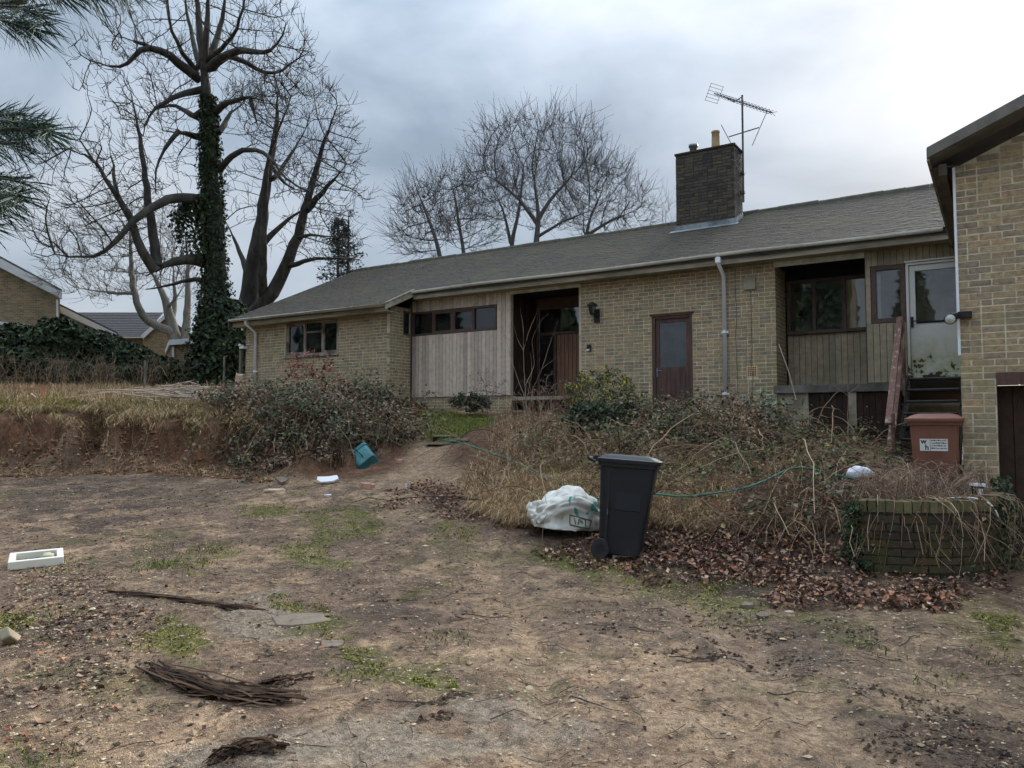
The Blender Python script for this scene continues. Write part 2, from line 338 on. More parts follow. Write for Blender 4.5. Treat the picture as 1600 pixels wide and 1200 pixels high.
# ================================================================ TERRAIN
def tps_fit(P, z, lam=0.02):
    P = np.asarray(P, float); n = len(P)
    d = np.linalg.norm(P[:, None] - P[None], axis=2); K = np.where(d > 0, d * d * np.log(d + 1e-9), 0) + lam * np.eye(n)
    A = np.zeros((n + 3, n + 3)); A[:n, :n] = K; A[:n, n] = 1; A[:n, n + 1:] = P; A[n, :n] = 1; A[n + 1:, :n] = P.T
    w_ = np.linalg.solve(A, np.concatenate([z, np.zeros(3)]))
    def f(x, y):
        x = np.asarray(x, float); sh = x.shape; q = np.stack([x.ravel(), np.asarray(y, float).ravel()], 1); o = np.empty(len(q))
        for i in range(0, len(q), 20000):
            qq = q[i:i + 20000]; dd = np.linalg.norm(qq[:, None] - P[None], axis=2)
            o[i:i + 20000] = np.where(dd > 0, dd * dd * np.log(dd + 1e-9), 0) @ w_[:n] + w_[n] + qq @ w_[n + 1:]
        return o.reshape(sh)
    return f
def gridded(f, x0=-62.0, y0=-6.0, nx=350, ny=265, st=0.2):
    A, B = np.meshgrid(x0 + st * np.arange(nx), y0 + st * np.arange(ny), indexing='ij'); T = f(A, B)
    def g(x, y):
        u = np.clip((np.asarray(x, float) - x0) / st, 0, nx - 1.001); v = np.clip((np.asarray(y, float) - y0) / st, 0, ny - 1.001)
        i = u.astype(int); j = v.astype(int); u = u - i; v = v - j
        return (T[i, j] * (1 - u) + T[i + 1, j] * u) * (1 - v) + (T[i, j + 1] * (1 - u) + T[i + 1, j + 1] * u) * v
    return g
low = []
for px, s, z in [(-300, 1, 0), (800, 1, 0), (1900, 1, 0), (0, 3.4, 0), (800, 3.4, 0), (1600, 3.4, 0), (0, 5.2, .05), (400, 5.2, .04), (800, 5.2, .03), (1200, 5.2, .03), (1600, 5.2, .0),
                 (0, 8, .12), (400, 8, .15), (800, 8, .13), (975, 8.1, .14), (1200, 7.4, .13), (1340, 7.0, .13), (1460, 6.6, .12), (1600, 6.8, .04), (1600, 8.7, .0), (1750, 8.7, 0), (1900, 7, 0),
                 (0, 10, .22), (300, 10, .3), (600, 10, .36), (0, 12, .3), (300, 12, .4), (560, 12, .6), (690, 12, .64), (0, 14, .38), (250, 14, .48), (690, 14, 1.08), (0, 17, .5), (150, 17, .52), (-300, 17, .5), (-300, 10, .2),
                 (700, 16, 1.5), (710, 17.5, 1.74), (690, 18.8, 1.92), (800, 17, 1.75),
                 (760, 9.2, .32), (800, 10, .5), (800, 12, .92), (800, 14, 1.35), (1000, 9, .38), (1000, 10, .72), (1000, 12, 1.02), (1000, 14, 1.36), (980, 15.6, 1.55), (870, 16.2, 1.68), (1090, 14.6, 1.48),
                 (1120, 8.3, .3), (1200, 8.6, .55), (1200, 9.6, .85), (1200, 11, .98), (1200, 13, 1.22), (1200, 14.4, 1.42), (1330, 8.6, .68), (1340, 10, .88), (1340, 12, 1.05), (1340, 13.5, 1.2),
                 (1450, 8.4, .66), (1450, 9.2, .64), (1450, 10.5, .85), (1450, 12, .95), (1470, 13.5, 1.0)]:
    low.append((*GXY(px, s), z))
low = np.array(low); f_low = gridded(tps_fit(low[:, :2], low[:, 2]))
up = []
for px, s, z in [(-200, 17, 1.6), (0, 17, 1.62), (150, 17, 1.66), (300, 15.5, 1.5), (400, 14, 1.35), (480, 13.2, 1.15), (560, 13.2, 1.1), (620, 13.6, 1.15), (640, 15, 1.45), (655, 17, 1.75),
                 (0, 20, 2.25), (150, 20, 2.25), (300, 19, 2.1), (300, 22, 2.45), (420, 17, 1.85), (420, 19.5, 2.25), (520, 15, 1.6), (520, 17.5, 1.95), (610, 17.5, 1.95), (0, 26, 2.7), (200, 26, 2.7), (330, 26, 2.65), (-300, 26, 2.7), (-300, 20, 2.2), (0, 40, 3.0), (300, 40, 3.0), (600, 30, 2.6), (-600, 40, 3)]:
    up.append((*GXY(px, s), z))
up = np.array(up); f_up = gridded(tps_fit(up[:, :2], up[:, 2], 0.05))
upoly = np.array([GXY(*q) for q in [(-900, 16), (-300, 17), (0, 17), (150, 16.7), (250, 15.9), (330, 14.6), (400, 13.2), (470, 12.6), (560, 12.5), (620, 12.8), (648, 13.6), (655, 15.2), (668, 17), (672, 19.4)]] + [(-12.0, 30), (-40, 60), (-60, 30)])
def poly_sd(poly, x, y):
    """signed distance to a polygon, positive inside"""
    x = np.asarray(x, float); y = np.asarray(y, float); d = np.full(x.shape, 1e9); ins = np.zeros(x.shape, bool); n = len(poly)
    for i in range(n):
        ax, ay = poly[i]; bx, by = poly[(i + 1) % n]; ex, ey = bx - ax, by - ay
        t = np.clip(((x - ax) * ex + (y - ay) * ey) / (ex * ex + ey * ey + 1e-12), 0, 1)
        d = np.minimum(d, np.hypot(x - ax - t * ex, y - ay - t * ey))
        c = ((ay > y) != (by > y)) & (x < (bx - ax) * (y - ay) / (by - ay + 1e-12) + ax); ins ^= c
    return np.where(ins, d, -d)
PLC, PLR = (-1.15, 9.0), 1.1          # planter arc
def planter_in(x, y):
    a = (np.hypot(x - PLC[0], y - PLC[1]) < PLR - 0.1) & (x > PLC[0] - 0.02) & (y <= PLC[1] + .02)
    b = (x > PLC[0] - .02) & (x < PLC[0] + PLR - 0.1) & (y > PLC[1]) & (y < 10.1)
    return a | b
RUT = np.array([(-1.0, 3.2), (-1.75, 4.4), (-2.9, 5.9), (-4.3, 7.4), (-5.6, 8.9), (-6.6, 10.6)])
def rut_d(x, y, off):
    d = np.full(np.shape(x), 9.0); n_ = len(RUT)
    tg = np.gradient(RUT, axis=0); tg /= np.linalg.norm(tg, axis=1)[:, None]; Q = RUT + np.stack([-tg[:, 1], tg[:, 0]], 1) * off
    for i in range(n_ - 1):
        e_ = Q[i + 1] - Q[i]; t = np.clip(((x - Q[i, 0]) * e_[0] + (y - Q[i, 1]) * e_[1]) / (e_ @ e_), 0, 1); d = np.minimum(d, np.hypot(x - Q[i, 0] - t * e_[0], y - Q[i, 1] - t * e_[1]))
    return d
def height(x, y, fine=True):
    x = np.asarray(x, float); y = np.asarray(y, float)
    xc = np.clip(x, -60, 6); yc = np.clip(y, -4, 45)
    zl = np.clip(f_low(xc, yc), -0.05, 2.2); zu = np.clip(f_up(xc, yc), 0.5, 3.1)
    sd = poly_sd(upoly, x, y) + (fbm(x, y, 4, 0.7) - 0.5) * 2.0
    left = sstep(-9.5, -12.5, x)
    wd = 0.75 * left + 2.2 * (1 - left)
    k = sstep(0.0, 1.0, sd / wd); z = zl + (np.maximum(zu, zl) - zl) * k
    # drive in front of the planter wall and the garage
    front = (x > -1.17) & (y < 10.3) & ~planter_in(x, y) & (np.hypot(x - PLC[0], y - PLC[1]) > PLR - .1)
    front |= (x > PLC[0] + PLR - 0.1) & (y < 12)
    z = np.where(front, np.minimum(z, 0.14 - 0.03 * np.clip(y - 7, 0, 4) * 1.0), z)
    z = np.where(planter_in(x, y), np.maximum(0.66, z), z)
    if fine:
        rough = 0.35 + 0.65 * sstep(0.05, 0.5, k)
        z = z + (fbm(x, y, 4, 1.3) - 0.5) * 0.10 * rough + (fbm(x + 40, y, 3, 5.0) - 0.5) * 0.055 + (fbm(x + 11, y - 40, 2, 16.0) - 0.5) * 0.022
        wob = (fbm(x - 8, y + 2, 2, .9) - .5) * .35
        for of_ in (-.7, .7): d_ = rut_d(x, y, of_) + wob; z = z - .03 * np.exp(-(d_ / .13) ** 2) + .016 * np.exp(-((np.abs(d_) - .22) / .08) ** 2)
        face = sstep(0.02, 0.3, k) * (1 - sstep(0.7, 0.98, k)); z = z + face * (fbm(x + 3, y + 7, 5, 2.2) - 0.5) * 0.9
    return z
def axis(segs):
    o = [segs[0][0]]
    for a, b, s0, s1 in segs:
        x = a; 
        while x < b - 1e-6:
            t = (x - a) / (b - a); x = min(b, x + s0 + (s1 - s0) * t); o.append(x)
    return np.array(o)
gx = axis([(-900, -120, 200, 60), (-120, -40, 30, 6), (-40, -22, 2, .16), (-22, -9.5, .13, .05), (-9.5, 1.2, .04, .04), (1.2, 6, .06, .5), (6, 60, 2, 15), (60, 900, 60, 200)])
gy = axis([(-600, -40, 150, 20), (-40, -2, 10, 1), (-2, 1.4, .5, .05), (1.4, 10.5, .04, .05), (10.5, 16, .05, .1), (16, 30, .14, 1), (30, 80, 2, 10), (80, 1500, 40, 300)])
GX, GY = np.meshgrid(gx, gy, indexing='ij'); GZ = height(GX, GY)
HT = gridded(lambda x, y: height(x, y, False), -40.0, 0.0, 460, 450, 0.1)
def PG(px, py):
    """where the line of sight through a pixel meets the ground"""
    px = np.atleast_1d(np.asarray(px, float)); py = np.atleast_1d(np.asarray(py, float))
    d = _F[None] + _r[None] * ((px - 800) / FPX)[:, None] + _U[None] * ((600 - py) / FPX)[:, None]
    ss = np.concatenate([np.arange(2.2, 12, .04), np.arange(12, 45, .08)])
    q = _C + d[:, None, :] * ss[None, :, None]; hit = q[..., 2] < HT(q[..., 0], q[..., 1])
    k = np.where(hit.any(1), hit.argmax(1), len(ss) - 1); q = q[np.arange(len(px)), k]; q[:, 2] = height(q[:, 0], q[:, 1]); return q
def gpoly(pts): return PG([p[0] for p in pts], [p[1] for p in pts])[:, :2]
def G1(px, py): return PG(px, py)[0]
def scatter(poly, n, soft=0.25):
    """random plan points in a polygon with a ragged edge"""
    poly = np.asarray(poly); lo = poly.min(0) - soft; hi = poly.max(0) + soft; o = []; c = 0; it = 0
    while c < n and it < 60:
        q = lo + rng.random((n * 2, 2)) * (hi - lo); sd = poly_sd(poly, q[:, 0], q[:, 1]) + (fbm(q[:, 0], q[:, 1], 3, 2.0) - 0.5) * soft * 2
        q = q[sd > 0]; o.append(q); c += len(q); it += 1
    return np.concatenate(o)[:n] if c else np.zeros((0, 2))
# what the ground is made of: bare mud, wet dark mud, moss, leaf mould, soil, worn concrete
POL = {k: gpoly(v) for k, v in dict(
    concrete1=[(395, 935), (440, 925), (520, 990), (430, 1000), (350, 985), (300, 965)],
    concrete2=[(240, 1200), (300, 1165), (430, 1140), (620, 1110), (800, 1100), (980, 1130), (900, 1200)],
    slab=[(430, 942), (470, 955), (510, 985), (450, 990)],
    tan1=[(150, 1060), (225, 1000), (235, 1110), (160, 1160)], tan2=[(1380, 990), (1600, 970), (1600, 1010), (1420, 1020)], tan3=[(1380, 1030), (1600, 1080), (1600, 1140), (1450, 1110)],
    moss1=[(470, 800), (590, 795), (600, 835), (500, 850)], moss2=[(440, 845), (520, 850), (540, 890), (440, 890)], moss3=[(235, 880), (330, 850), (380, 860), (300, 900)], moss4=[(1080, 905), (1165, 905), (1150, 940), (1090, 935)],
    moss5=[(680, 815), (750, 815), (740, 850), (690, 850)], moss6=[(440, 935), (560, 1000), (640, 1060), (600, 1075), (500, 1010)], moss7=[(1530, 960), (1600, 960), (1600, 1030), (1540, 1010)], moss8=[(840, 860), (1000, 880), (1180, 950), (1330, 965), (1300, 975), (1100, 950), (900, 900)], moss9=[(380, 790), (470, 790), (450, 810), (380, 805)],
    moss10=[(270, 960), (330, 1000), (300, 1040), (230, 1010)], moss11=[(600, 1050), (700, 1040), (730, 1075), (640, 1085)], moss12=[(0, 960), (30, 960), (20, 985), (0, 985)],
    wet1=[(0, 740), (280, 745), (330, 800), (160, 850), (0, 850)], wet2=[(1360, 1110), (1600, 1090), (1600, 1200), (1400, 1200)], wet3=[(0, 960), (150, 920), (240, 960), (200, 1040), (0, 1120)], wet4=[(300, 950), (700, 900), (760, 940), (560, 1000)],
    wet5=[(560, 1090), (680, 1070), (760, 1110), (640, 1140)], wet6=[(850, 960), (1100, 930), (1330, 985), (1150, 1010), (900, 1000)], wet7=[(1080, 1000), (1300, 1010), (1400, 1090), (1150, 1100)],
    litter=[(610, 790), (730, 800), (830, 845), (960, 880), (1140, 935), (1330, 945), (1490, 925), (1550, 905), (1330, 870), (1330, 800), (1100, 780), (860, 800), (760, 770), (650, 760)],
    lawn=[(650, 640), (760, 650), (770, 665), (700, 690), (660, 690)], pathsoil=[(610, 760), (650, 700), (710, 690), (700, 730), (640, 800), (600, 840)]).items()}
gn = (GX > -30) & (GX < 6) & (GY > 1) & (GY < 30); fx = GX[gn]; fy = GY[gn]
def msk(name, soft=0.25, nz=0.5, sc_=2.0):
    P = POL[name]; lo = P.min(0) - 1.2; hi = P.max(0) + 1.2; o = np.zeros(len(fx)); i = (fx > lo[0]) & (fx < hi[0]) & (fy > lo[1]) & (fy < hi[1]); x = fx[i]; y = fy[i]
    o[i] = sstep(-soft, soft, poly_sd(P, x, y) + (fbm(x + 5, y + 3, 4, sc_) - 0.5) * nz); return o
c_mud = np.array(S(184, 152, 120)[:3]); c_mud2 = np.array(S(148, 121, 98)[:3]); c_tan = np.array(S(198, 166, 132)[:3]); c_wet = np.array(S(92, 75, 63)[:3]); c_con = np.array(S(164, 148, 128)[:3])
c_moss = np.array(S(120, 115, 62)[:3]); c_soil = np.array(S(112, 78, 54)[:3]); c_leaf = np.array(S(72, 54, 44)[:3]); c_straw = np.array(S(112, 98, 66)[:3]); c_lawn = np.array(S(98, 102, 52)[:3])
def lerp(a, b, t): return a + (b - a) * t[:, None]
n1_ = fbm(fx, fy, 5, 1.1); n2_ = fbm(fx + 30, fy + 12, 5, 3.3); n3_ = fbm(fx - 9, fy + 50, 4, 9.0)
C_ = lerp(np.tile(c_mud2, (len(fx), 1)), c_mud, sstep(0.36, 0.60, n1_ * .5 + n2_ * .5))
C_ = lerp(C_, c_tan, 0.75 * sstep(0.53, 0.68, n2_)); C_ = lerp(C_, c_wet, 0.5 * sstep(0.54, 0.68, fbm(fx + 70, fy - 20, 5, 1.7)))
C_ = lerp(C_, c_wet, 0.55 * sstep(0.55, 0.66, n3_))
for k in ('tan1', 'tan2', 'tan3'): C_ = lerp(C_, c_tan, 0.9 * msk(k))
for k in ('wet1', 'wet2', 'wet3', 'wet4', 'wet5', 'wet6', 'wet7'): C_ = lerp(C_, c_wet, msk(k, 0.5, 1.2) * sstep(0.40, 0.56, n2_) * 0.9)
wetm = np.zeros(len(fx))
for k in ('concrete1', 'concrete2', 'slab'): C_ = lerp(C_, c_con, 0.85 * msk(k, .1, .5) * sstep(0.34, .46, n2_))
for k in POL:
    if k.startswith('moss'): C_ = lerp(C_, c_moss * (0.75 + 0.5 * n3_[:, None]), 0.95 * msk(k, .12, .6, 3) * sstep(0.38, 0.52, n2_ * .5 + n3_ * .5))
C_ = lerp(C_, c_moss * .8, 0.5 * sstep(0.60, 0.70, fbm(fx - 33, fy + 8, 5, 1.5)))
for of_ in (-.7, .7): C_ = lerp(C_, c_tan * .95, .5 * np.exp(-((rut_d(fx, fy, of_) + (fbm(fx - 8, fy + 2, 2, .9) - .5) * .35) / .17) ** 2) * sstep(.3, .5, n2_))
C_ = lerp(C_, c_leaf, 0.8 * msk('litter', .3, .8))
kk = sstep(-0.2, 0.3, poly_sd(upoly, fx, fy)); slope = sstep(0.2, .45, height(fx, fy, False) - 0.1 - 0.03 * np.hypot(fx, fy))
rg_ = (fx > -9.2) & (fy > 7.5)
C_ = lerp(C_, c_soil * .9, 0.85 * np.where(rg_, slope, 0)); C_ = lerp(C_, c_soil * (0.35 + 1.3 * n2_[:, None]) * np.where(n3_[:, None] > .52, 1.25, .9), kk)
top = sstep(.8, 1.3, poly_sd(upoly, fx, fy)); C_ = lerp(C_, c_straw * .7, top * .8)
C_ = lerp(C_, c_tan * .85, 0.8 * msk('pathsoil')); C_ = lerp(C_, c_lawn, msk('lawn', .2, .5))
CC = np.tile(c_straw * .6, (GX.size, 1)).reshape(*GX.shape, 3); CC[gn] = C_
ni, nj = GX.shape; idx = np.arange(ni * nj).reshape(ni, nj)
F4 = np.stack([idx[:-1, :-1], idx[1:, :-1], idx[1:, 1:], idx[:-1, 1:]], -1).reshape(-1, 4)
m, n, b = nodes('ground'); L = n.links.new; N = n.nodes.new
b.inputs['Specular IOR Level'].default_value = 0.35
at = N('ShaderNodeVertexColor'); at.layer_name = 'col'; geo = N('ShaderNodeNewGeometry')
def gnoise(sc_, det=5, ro=.65):
    q = N('ShaderNodeTexNoise'); q.inputs['Scale'].default_value = sc_; q.inputs['Detail'].default_value = det; q.inputs['Roughness'].default_value = ro; L(geo.outputs['Position'], q.inputs['Vector']); return q.outputs[0]
def gmap(v, a, b_, c, d):
    q = N('ShaderNodeMapRange'); q.inputs[1].default_value = a; q.inputs[2].default_value = b_; q.inputs[3].default_value = c; q.inputs[4].default_value = d; L(v, q.inputs[0]); return q.outputs[0]
nA = gnoise(26, 4, .7); nB = gnoise(110, 2, .7); nC = gnoise(5, 3, .6); nD = gnoise(9, 4, .68)
vo = N('ShaderNodeTexVoronoi'); vo.inputs['Scale'].default_value = 75; L(geo.outputs['Position'], vo.inputs['Vector'])
s1 = N('ShaderNodeVectorMath'); s1.operation = 'SCALE'; L(at.outputs[0], s1.inputs[0]); L(gmap(nA, .3, .7, .45, 1.5), s1.inputs['Scale'])
s2 = N('ShaderNodeVectorMath'); s2.operation = 'SCALE'; L(s1.outputs[0], s2.inputs[0]); L(gmap(nB, .3, .7, .62, 1.38), s2.inputs['Scale'])
# pale grit showing in the surface
sp = N('ShaderNodeSeparateColor'); L(vo.outputs['Color'], sp.inputs[0])
gt = N('ShaderNodeMath'); gt.operation = 'GREATER_THAN'; gt.inputs[1].default_value = 0.92; L(sp.outputs[0], gt.inputs[0])
lt = N('ShaderNodeMath'); lt.operation = 'LESS_THAN'; lt.inputs[1].default_value = 0.36; L(vo.outputs['Distance'], lt.inputs[0])
gm = N('ShaderNodeMath'); gm.operation = 'MULTIPLY'; L(gt.outputs[0], gm.inputs[0]); L(lt.outputs[0], gm.inputs[1])
gm2 = N('ShaderNodeMath'); gm2.operation = 'MULTIPLY'; L(gm.outputs[0], gm2.inputs[0]); gm2.inputs[1].default_value = .6
mxg = N('ShaderNodeMix'); mxg.data_type = 'RGBA'; L(gm2.outputs[0], mxg.inputs[0]); L(s2.outputs[0], mxg.inputs[6]); mxg.inputs[7].default_value = S(184, 162, 130)
s3 = N('ShaderNodeVectorMath'); s3.operation = 'SCALE'; L(mxg.outputs[2], s3.inputs[0]); L(gmap(nD, .34, .62, .76, 1.34), s3.inputs['Scale']); L(s3.outputs[0], b.inputs['Base Color'])
L(gmap(nC, .35, .65, .55, .95), b.inputs['Roughness'])
ad = N('ShaderNodeMath'); ad.operation = 'ADD'; L(nA, ad.inputs[0]); L(nB, ad.inputs[1])
bp = N('ShaderNodeBump'); bp.inputs['Strength'].default_value = 1.0; bp.inputs['Distance'].default_value = .05; L(ad.outputs[0], bp.inputs['Height']); L(bp.outputs[0], b.inputs['Normal'])
ground = fast_mesh('ground', np.stack([GX, GY, GZ], -1).reshape(-1, 3), F4, 'ground', CC.reshape(-1, 3), smooth=True)
tag(ground, 'muddy gravel drive with mossy patches rising to the garden bank', 'ground', kind='structure')
# ================================================================ BRICKWORK
def courses(panel, L=0.225, H=0.075, joint=0.014, dep=0.1, off=0.0):
    """panel: (axis, plane, facing, u0, u1, z0, z1, holes) -> list of brick boxes (lo, hi)"""
    ax, pl, fc, u0, u1, z0, z1, holes = panel; o = []
    k0 = int(math.floor(z0 / H)); k1 = int(math.ceil(z1 / H))
    for k in range(k0, k1):
        a = k * H; b = a + H - joint
        if b <= z0 + .01 or a >= z1 - .01: continue
        a = max(a, z0); b = min(b, z1)
        u = u0 - (L / 2 if k % 2 else 0.0)
        while u < u1 - .01:
            l = L if random.random() > 0.16 else L / 2
            v = u + l
            segs = [(max(u, u0), min(v - joint, u1))]
            for h in holes:
                if h[2] < (a + b) / 2 < h[3]:
                    ns = []
                    for p, q in segs:
                        if q <= h[0] or p >= h[1]: ns.append((p, q))
                        else:
                            if p < h[0] - .02: ns.append((p, h[0] - .004))
                            if q > h[1] + .02: ns.append((h[1] + .004, q))
                    segs = ns
            for p, q in segs:
                if q - p < .02: continue
                j = max(-.0018, min(.0018, random.gauss(0, .0015))); e1 = random.gauss(0, .0018); e2 = random.gauss(0, .0018)
                f0 = pl + fc * (j + off); f1 = f0 - fc * dep; lo, hi = min(f0, f1), max(f0, f1)
                if ax == 'y': o.append(((p + abs(e1), lo, a + e2), (q, hi, b + e2)))
                else: o.append(((lo, p + abs(e1), a + e2), (hi, q, b + e2)))
            u = v
    return o
def mortar(mb, panel, rec=0.003, dep=0.11):
    ax, pl, fc, u0, u1, z0, z1, holes = panel
    us = sorted({u0, u1, *[min(max(h[0], u0), u1) for h in holes], *[min(max(h[1], u0), u1) for h in holes]})
    for p, q in zip(us[:-1], us[1:]):
        if q - p < 1e-4: continue
        p += .0035 if p == u0 else 0; q -= .0035 if q == u1 else 0
        c = (p + q) / 2; zs = [(z0, z1)]
        for h in holes:
            if h[0] < c < h[1]:
                n_ = []
                for a, b in zs:
                    if h[3] <= a or h[2] >= b: n_.append((a, b))
                    else:
                        if a < h[2]: n_.append((a, h[2]))
                        if b > h[3]: n_.append((h[3], b))
                zs = n_
        for a, b in zs:
            f0 = pl - fc * rec; f1 = pl - fc * dep; lo, hi = min(f0, f1), max(f0, f1)
            if ax == 'y': mb.box((p, lo, a), (q, hi, b))
            else: mb.box((lo, p, a), (hi, q, b))
_ub = MB().box((-.5, -.5, -.5), (.5, .5, .5)); _unit = {}
def unit_mesh(name, mat):
    if (name, mat) not in _unit:
        o = _ub.build(name, mat); bv = o.data; bpy.data.objects.remove(o); _unit[(name, mat)] = bv
    return _unit[(name, mat)]
def place_pieces(name, mat, massmat, massname, boxes, parent, origin, n=300):
    """the n nearest become objects of their own, the rest one part"""
    P = np.array([(np.array(a) + np.array(b)) / 2 for a, b in boxes]); D = np.array([np.array(b) - np.array(a) for a, b in boxes])
    order = np.argsort(np.linalg.norm(P - _C, axis=1)); me = unit_mesh(name, mat)
    for i in order[:n]:
        o = bpy.data.objects.new(name, me); o.parent = parent; o.location = P[i] - origin; o.scale = D[i]; col.objects.link(o)
    r = order[n:]
    if len(r):
        cs = np.array([(-1, -1, -1), (1, -1, -1), (1, 1, -1), (-1, 1, -1), (-1, -1, 1), (1, -1, 1), (1, 1, 1), (-1, 1, 1)]) * .5
        fs = np.array([(0, 3, 2, 1), (4, 5, 6, 7), (0, 1, 5, 4), (1, 2, 6, 5), (2, 3, 7, 6), (3, 0, 4, 7)])
        V = (P[r][:, None] + D[r][:, None] * cs[None]).reshape(-1, 3) - origin; Fq = (np.arange(len(r)) * 8)[:, None, None] + fs[None]
        cc = np.repeat(rng.random((len(r), 1)), 8, 0).repeat(3, 1)
        fast_mesh(massname, V, Fq.reshape(-1, 4), massmat, cc, parent, 'stuff')

# ================================================================ BUNGALOW
YF, YW = 14.9, 13.97
HB = np.array([-9.0, 14.9, 1.9])
house = empty('bungalow', HB, 'long low brick bungalow with tiled roof, chimney and timber clad bays', 'house')
def X_(px, py=500, Y=YF): return float(PY(px, py, Y)[0])
def Z_(px, py, Y=YF): return float(PY(px, py, Y)[2])
bdoor = (-6.04, -5.17, 1.6, 3.765); wwin = (-16.01, -14.07, 3.33, 4.215); cwin = (14.56, 14.83, 3.74, 4.35)
panels = [('y', YF, -1, -7.67, -3.54, 1.15, 4.68, [bdoor, (-4.115, -3.89, 2.43, 2.65)]),
          ('y', YW, -1, -17.6, -12.43, 1.65, 4.30, [wwin]),
          ('x', -12.43, 1, YW + .102, 14.9, 1.5, 4.42, [cwin]),
          ('y', YF + .02, -1, -12.42, -9.49, 1.5, 2.19, []),
          ('x', -3.54, 1, YF + .102, 15.7, 1.15, 4.68, [])]
mw = MB()
for p in panels: mortar(mw, p)
# the unseen walls, inner leaf, floor and ceiling of the house
mw.box((-7.78, 15.012, 1.2), (-7.64, 16.1, 4.66)); mw.box((-17.6, 14.09, 1.6), (-17.4, 22.9, 4.5)); mw.box((-17.6, 22.9, 1.6), (-0.45, 23.0, 4.6))
mw.box((-12.43, 15.02, 1.2), (-9.5, 15.1, 2.18))
wall = mw.build('wall', 'mortar', house)
bx = []
for p in panels: bx += courses(p)
place_pieces('brick', 'brick', 'brick_mass', 'brickwork', bx, wall, HB)
inn = MB(); inn.box((-17.39, 15.12, 2.1), (-0.5, 22.85, 2.14)); inn.box((-17.39, 14.2, 2.1), (-12.6, 15.1, 2.14)); inn.box((-17.39, 15.0, 4.62), (-0.5, 22.85, 4.64)); inn.box((-13.0, 18.6, 2.21), (-0.5, 18.7, 4.61)); inn.box((-12.40, 15.2, 2.21), (-12.32, 18.6, 4.61))
inn.box((-9.64, 16.25, 2.21), (-9.58, 18.5, 4.61)); inn.box((-7.6, 16.2, 2.21), (-7.5, 18.5, 4.61)); inn.box((-4.9, 15.2, 2.21), (-4.8, 18.5, 4.61)); inn.box((-17.39, 18.0, 2.21), (-13.0, 18.1, 4.61))
inn.build('interior', 'room', house)

# ---- windows and doors
def rect_frame(mb, x0, x1, z0, z1, y0, y1, t=.05, c=None):
    mb.box((x0, y0, z0), (x1, y1, z0 + t)); mb.box((x0, y0, z1 - t), (x1, y1, z1)); mb.box((x0, y0 + .001, z0 + t), (x0 + t, y1 - .001, z1 - t)); mb.box((x1 - t, y0 + .001, z0 + t), (x1, y1 - .001, z1 - t))
def pane(parent, x0, x1, z0, z1, y, m='glass'):
    MB().box((x0, y, z0), (x1, y + .006, z1)).build('pane', m, parent)
def window(x0, x1, z0, z1, y, mull, mat='frame_brown', label=None, t=.05, transom=None, sash=None, openp=()):
    f = MB(); rect_frame(f, x0, x1, z0, z1, y, y + .09, t)
    xs = [x0 + t] + [v for mx in mull for v in (mx - t / 2, mx + t / 2)] + [x1 - t]
    for mx in mull: f.box((mx - t / 2, y + .002, z0 + t), (mx + t / 2, y + .088, z1 - t))
    o = f.build('window', mat, house, label=label, bevel=.004); s_ = MB(); has = False
    for i in range(0, len(xs), 2):
        a, b = xs[i], xs[i + 1]; k = i // 2
        if transom and k == transom[0]:
            tz = transom[1]; s_.box((a, y + .004, tz - .02), (b, y + .086, tz + .02)); has = True
            pane(o, a + .002, b - .002, z0 + t, tz - .021, y + .045); pane(o, a + .002, b - .002, tz + .021, z1 - t, y + .045)
        elif k in openp: pass
        else:
            if sash and k in sash: rect_frame(s_, a + .003, b - .003, z0 + t + .003, z1 - t - .003, y + .012, y + .07, .035); has = True
            pane(o, a + .004, b - .004, z0 + t + .004, z1 - t - .004, y + .045)
    if has: s_.build('sash', mat, o)
    return o
wz = MB().box((wwin[0] - .04, YW - .05, wwin[2] - .05), (wwin[1] + .04, YW + .12, wwin[2] - .005))
w1 = window(wwin[0], wwin[1], wwin[2], wwin[3], YW + .03, [X_(475, 530, YW), X_(502, 530, YW)], 'frame_grey', 'three light window with flaking grey frame', .055, (1, 3.93), [0, 2])
wz.build('sill', 'frame_grey', w1)
cl = window(-12.41, -9.88, 3.735, 4.335, YF - .02, [X_(677), X_(707.5), X_(740.5)], 'frame_brown', 'long strip window with brown frame and leftmost light open', .05, None, [1, 2], openp=())
f = MB(); f.box((-12.5, cwin[0], 3.74), (-12.44, cwin[0] + .05, 4.35)); f.box((-12.5, cwin[0] + .05, 3.74), (-12.44, 14.83, 3.79)); f.box((-12.5, cwin[0] + .05, 4.3), (-12.44, 14.83, 4.35))
cw = f.build('window', 'frame_brown', house); MB().box((-12.475, cwin[0] + .05, 3.79), (-12.469, 14.83, 4.3)).build('pane', 'glass', cw)
MB().box((-12.5, 14.835, 2.19), (-12.415, 14.935, 4.6)).build('corner_post', 'frame_brown', house)
# brown half glazed door
f = MB(); x0, x1, z0, z1 = bdoor; z0 = 1.62
f.box((x0, YF + .02, z0), (x0 + .07, YF + .12, z1)); f.box((x1 - .07, YF + .02, z0), (x1, YF + .12, z1)); f.box((x0 + .07, YF + .021, z1 - .08), (x1 - .07, YF + .119, z1)); f.box((x0 - .04, YF - .03, z1 + .002), (x1 + .04, YF + .02, z1 + .03))
df = f.build('door_frame', 'door_brown', house, bevel=.004)
d = MB(); dz = Z_(1050, 573); d.box((x0 + .075, YF + .045, z0), (x1 - .075, YF + .085, dz)); gt_ = Z_(1050, 503)
d.box((x0 + .075, YF + .045, dz), (x0 + .15, YF + .085, z1 - .085)); d.box((x1 - .15, YF + .045, dz), (x1 - .075, YF + .085, z1 - .085)); d.box((x0 + .15, YF + .046, gt_), (x1 - .15, YF + .084, z1 - .085))
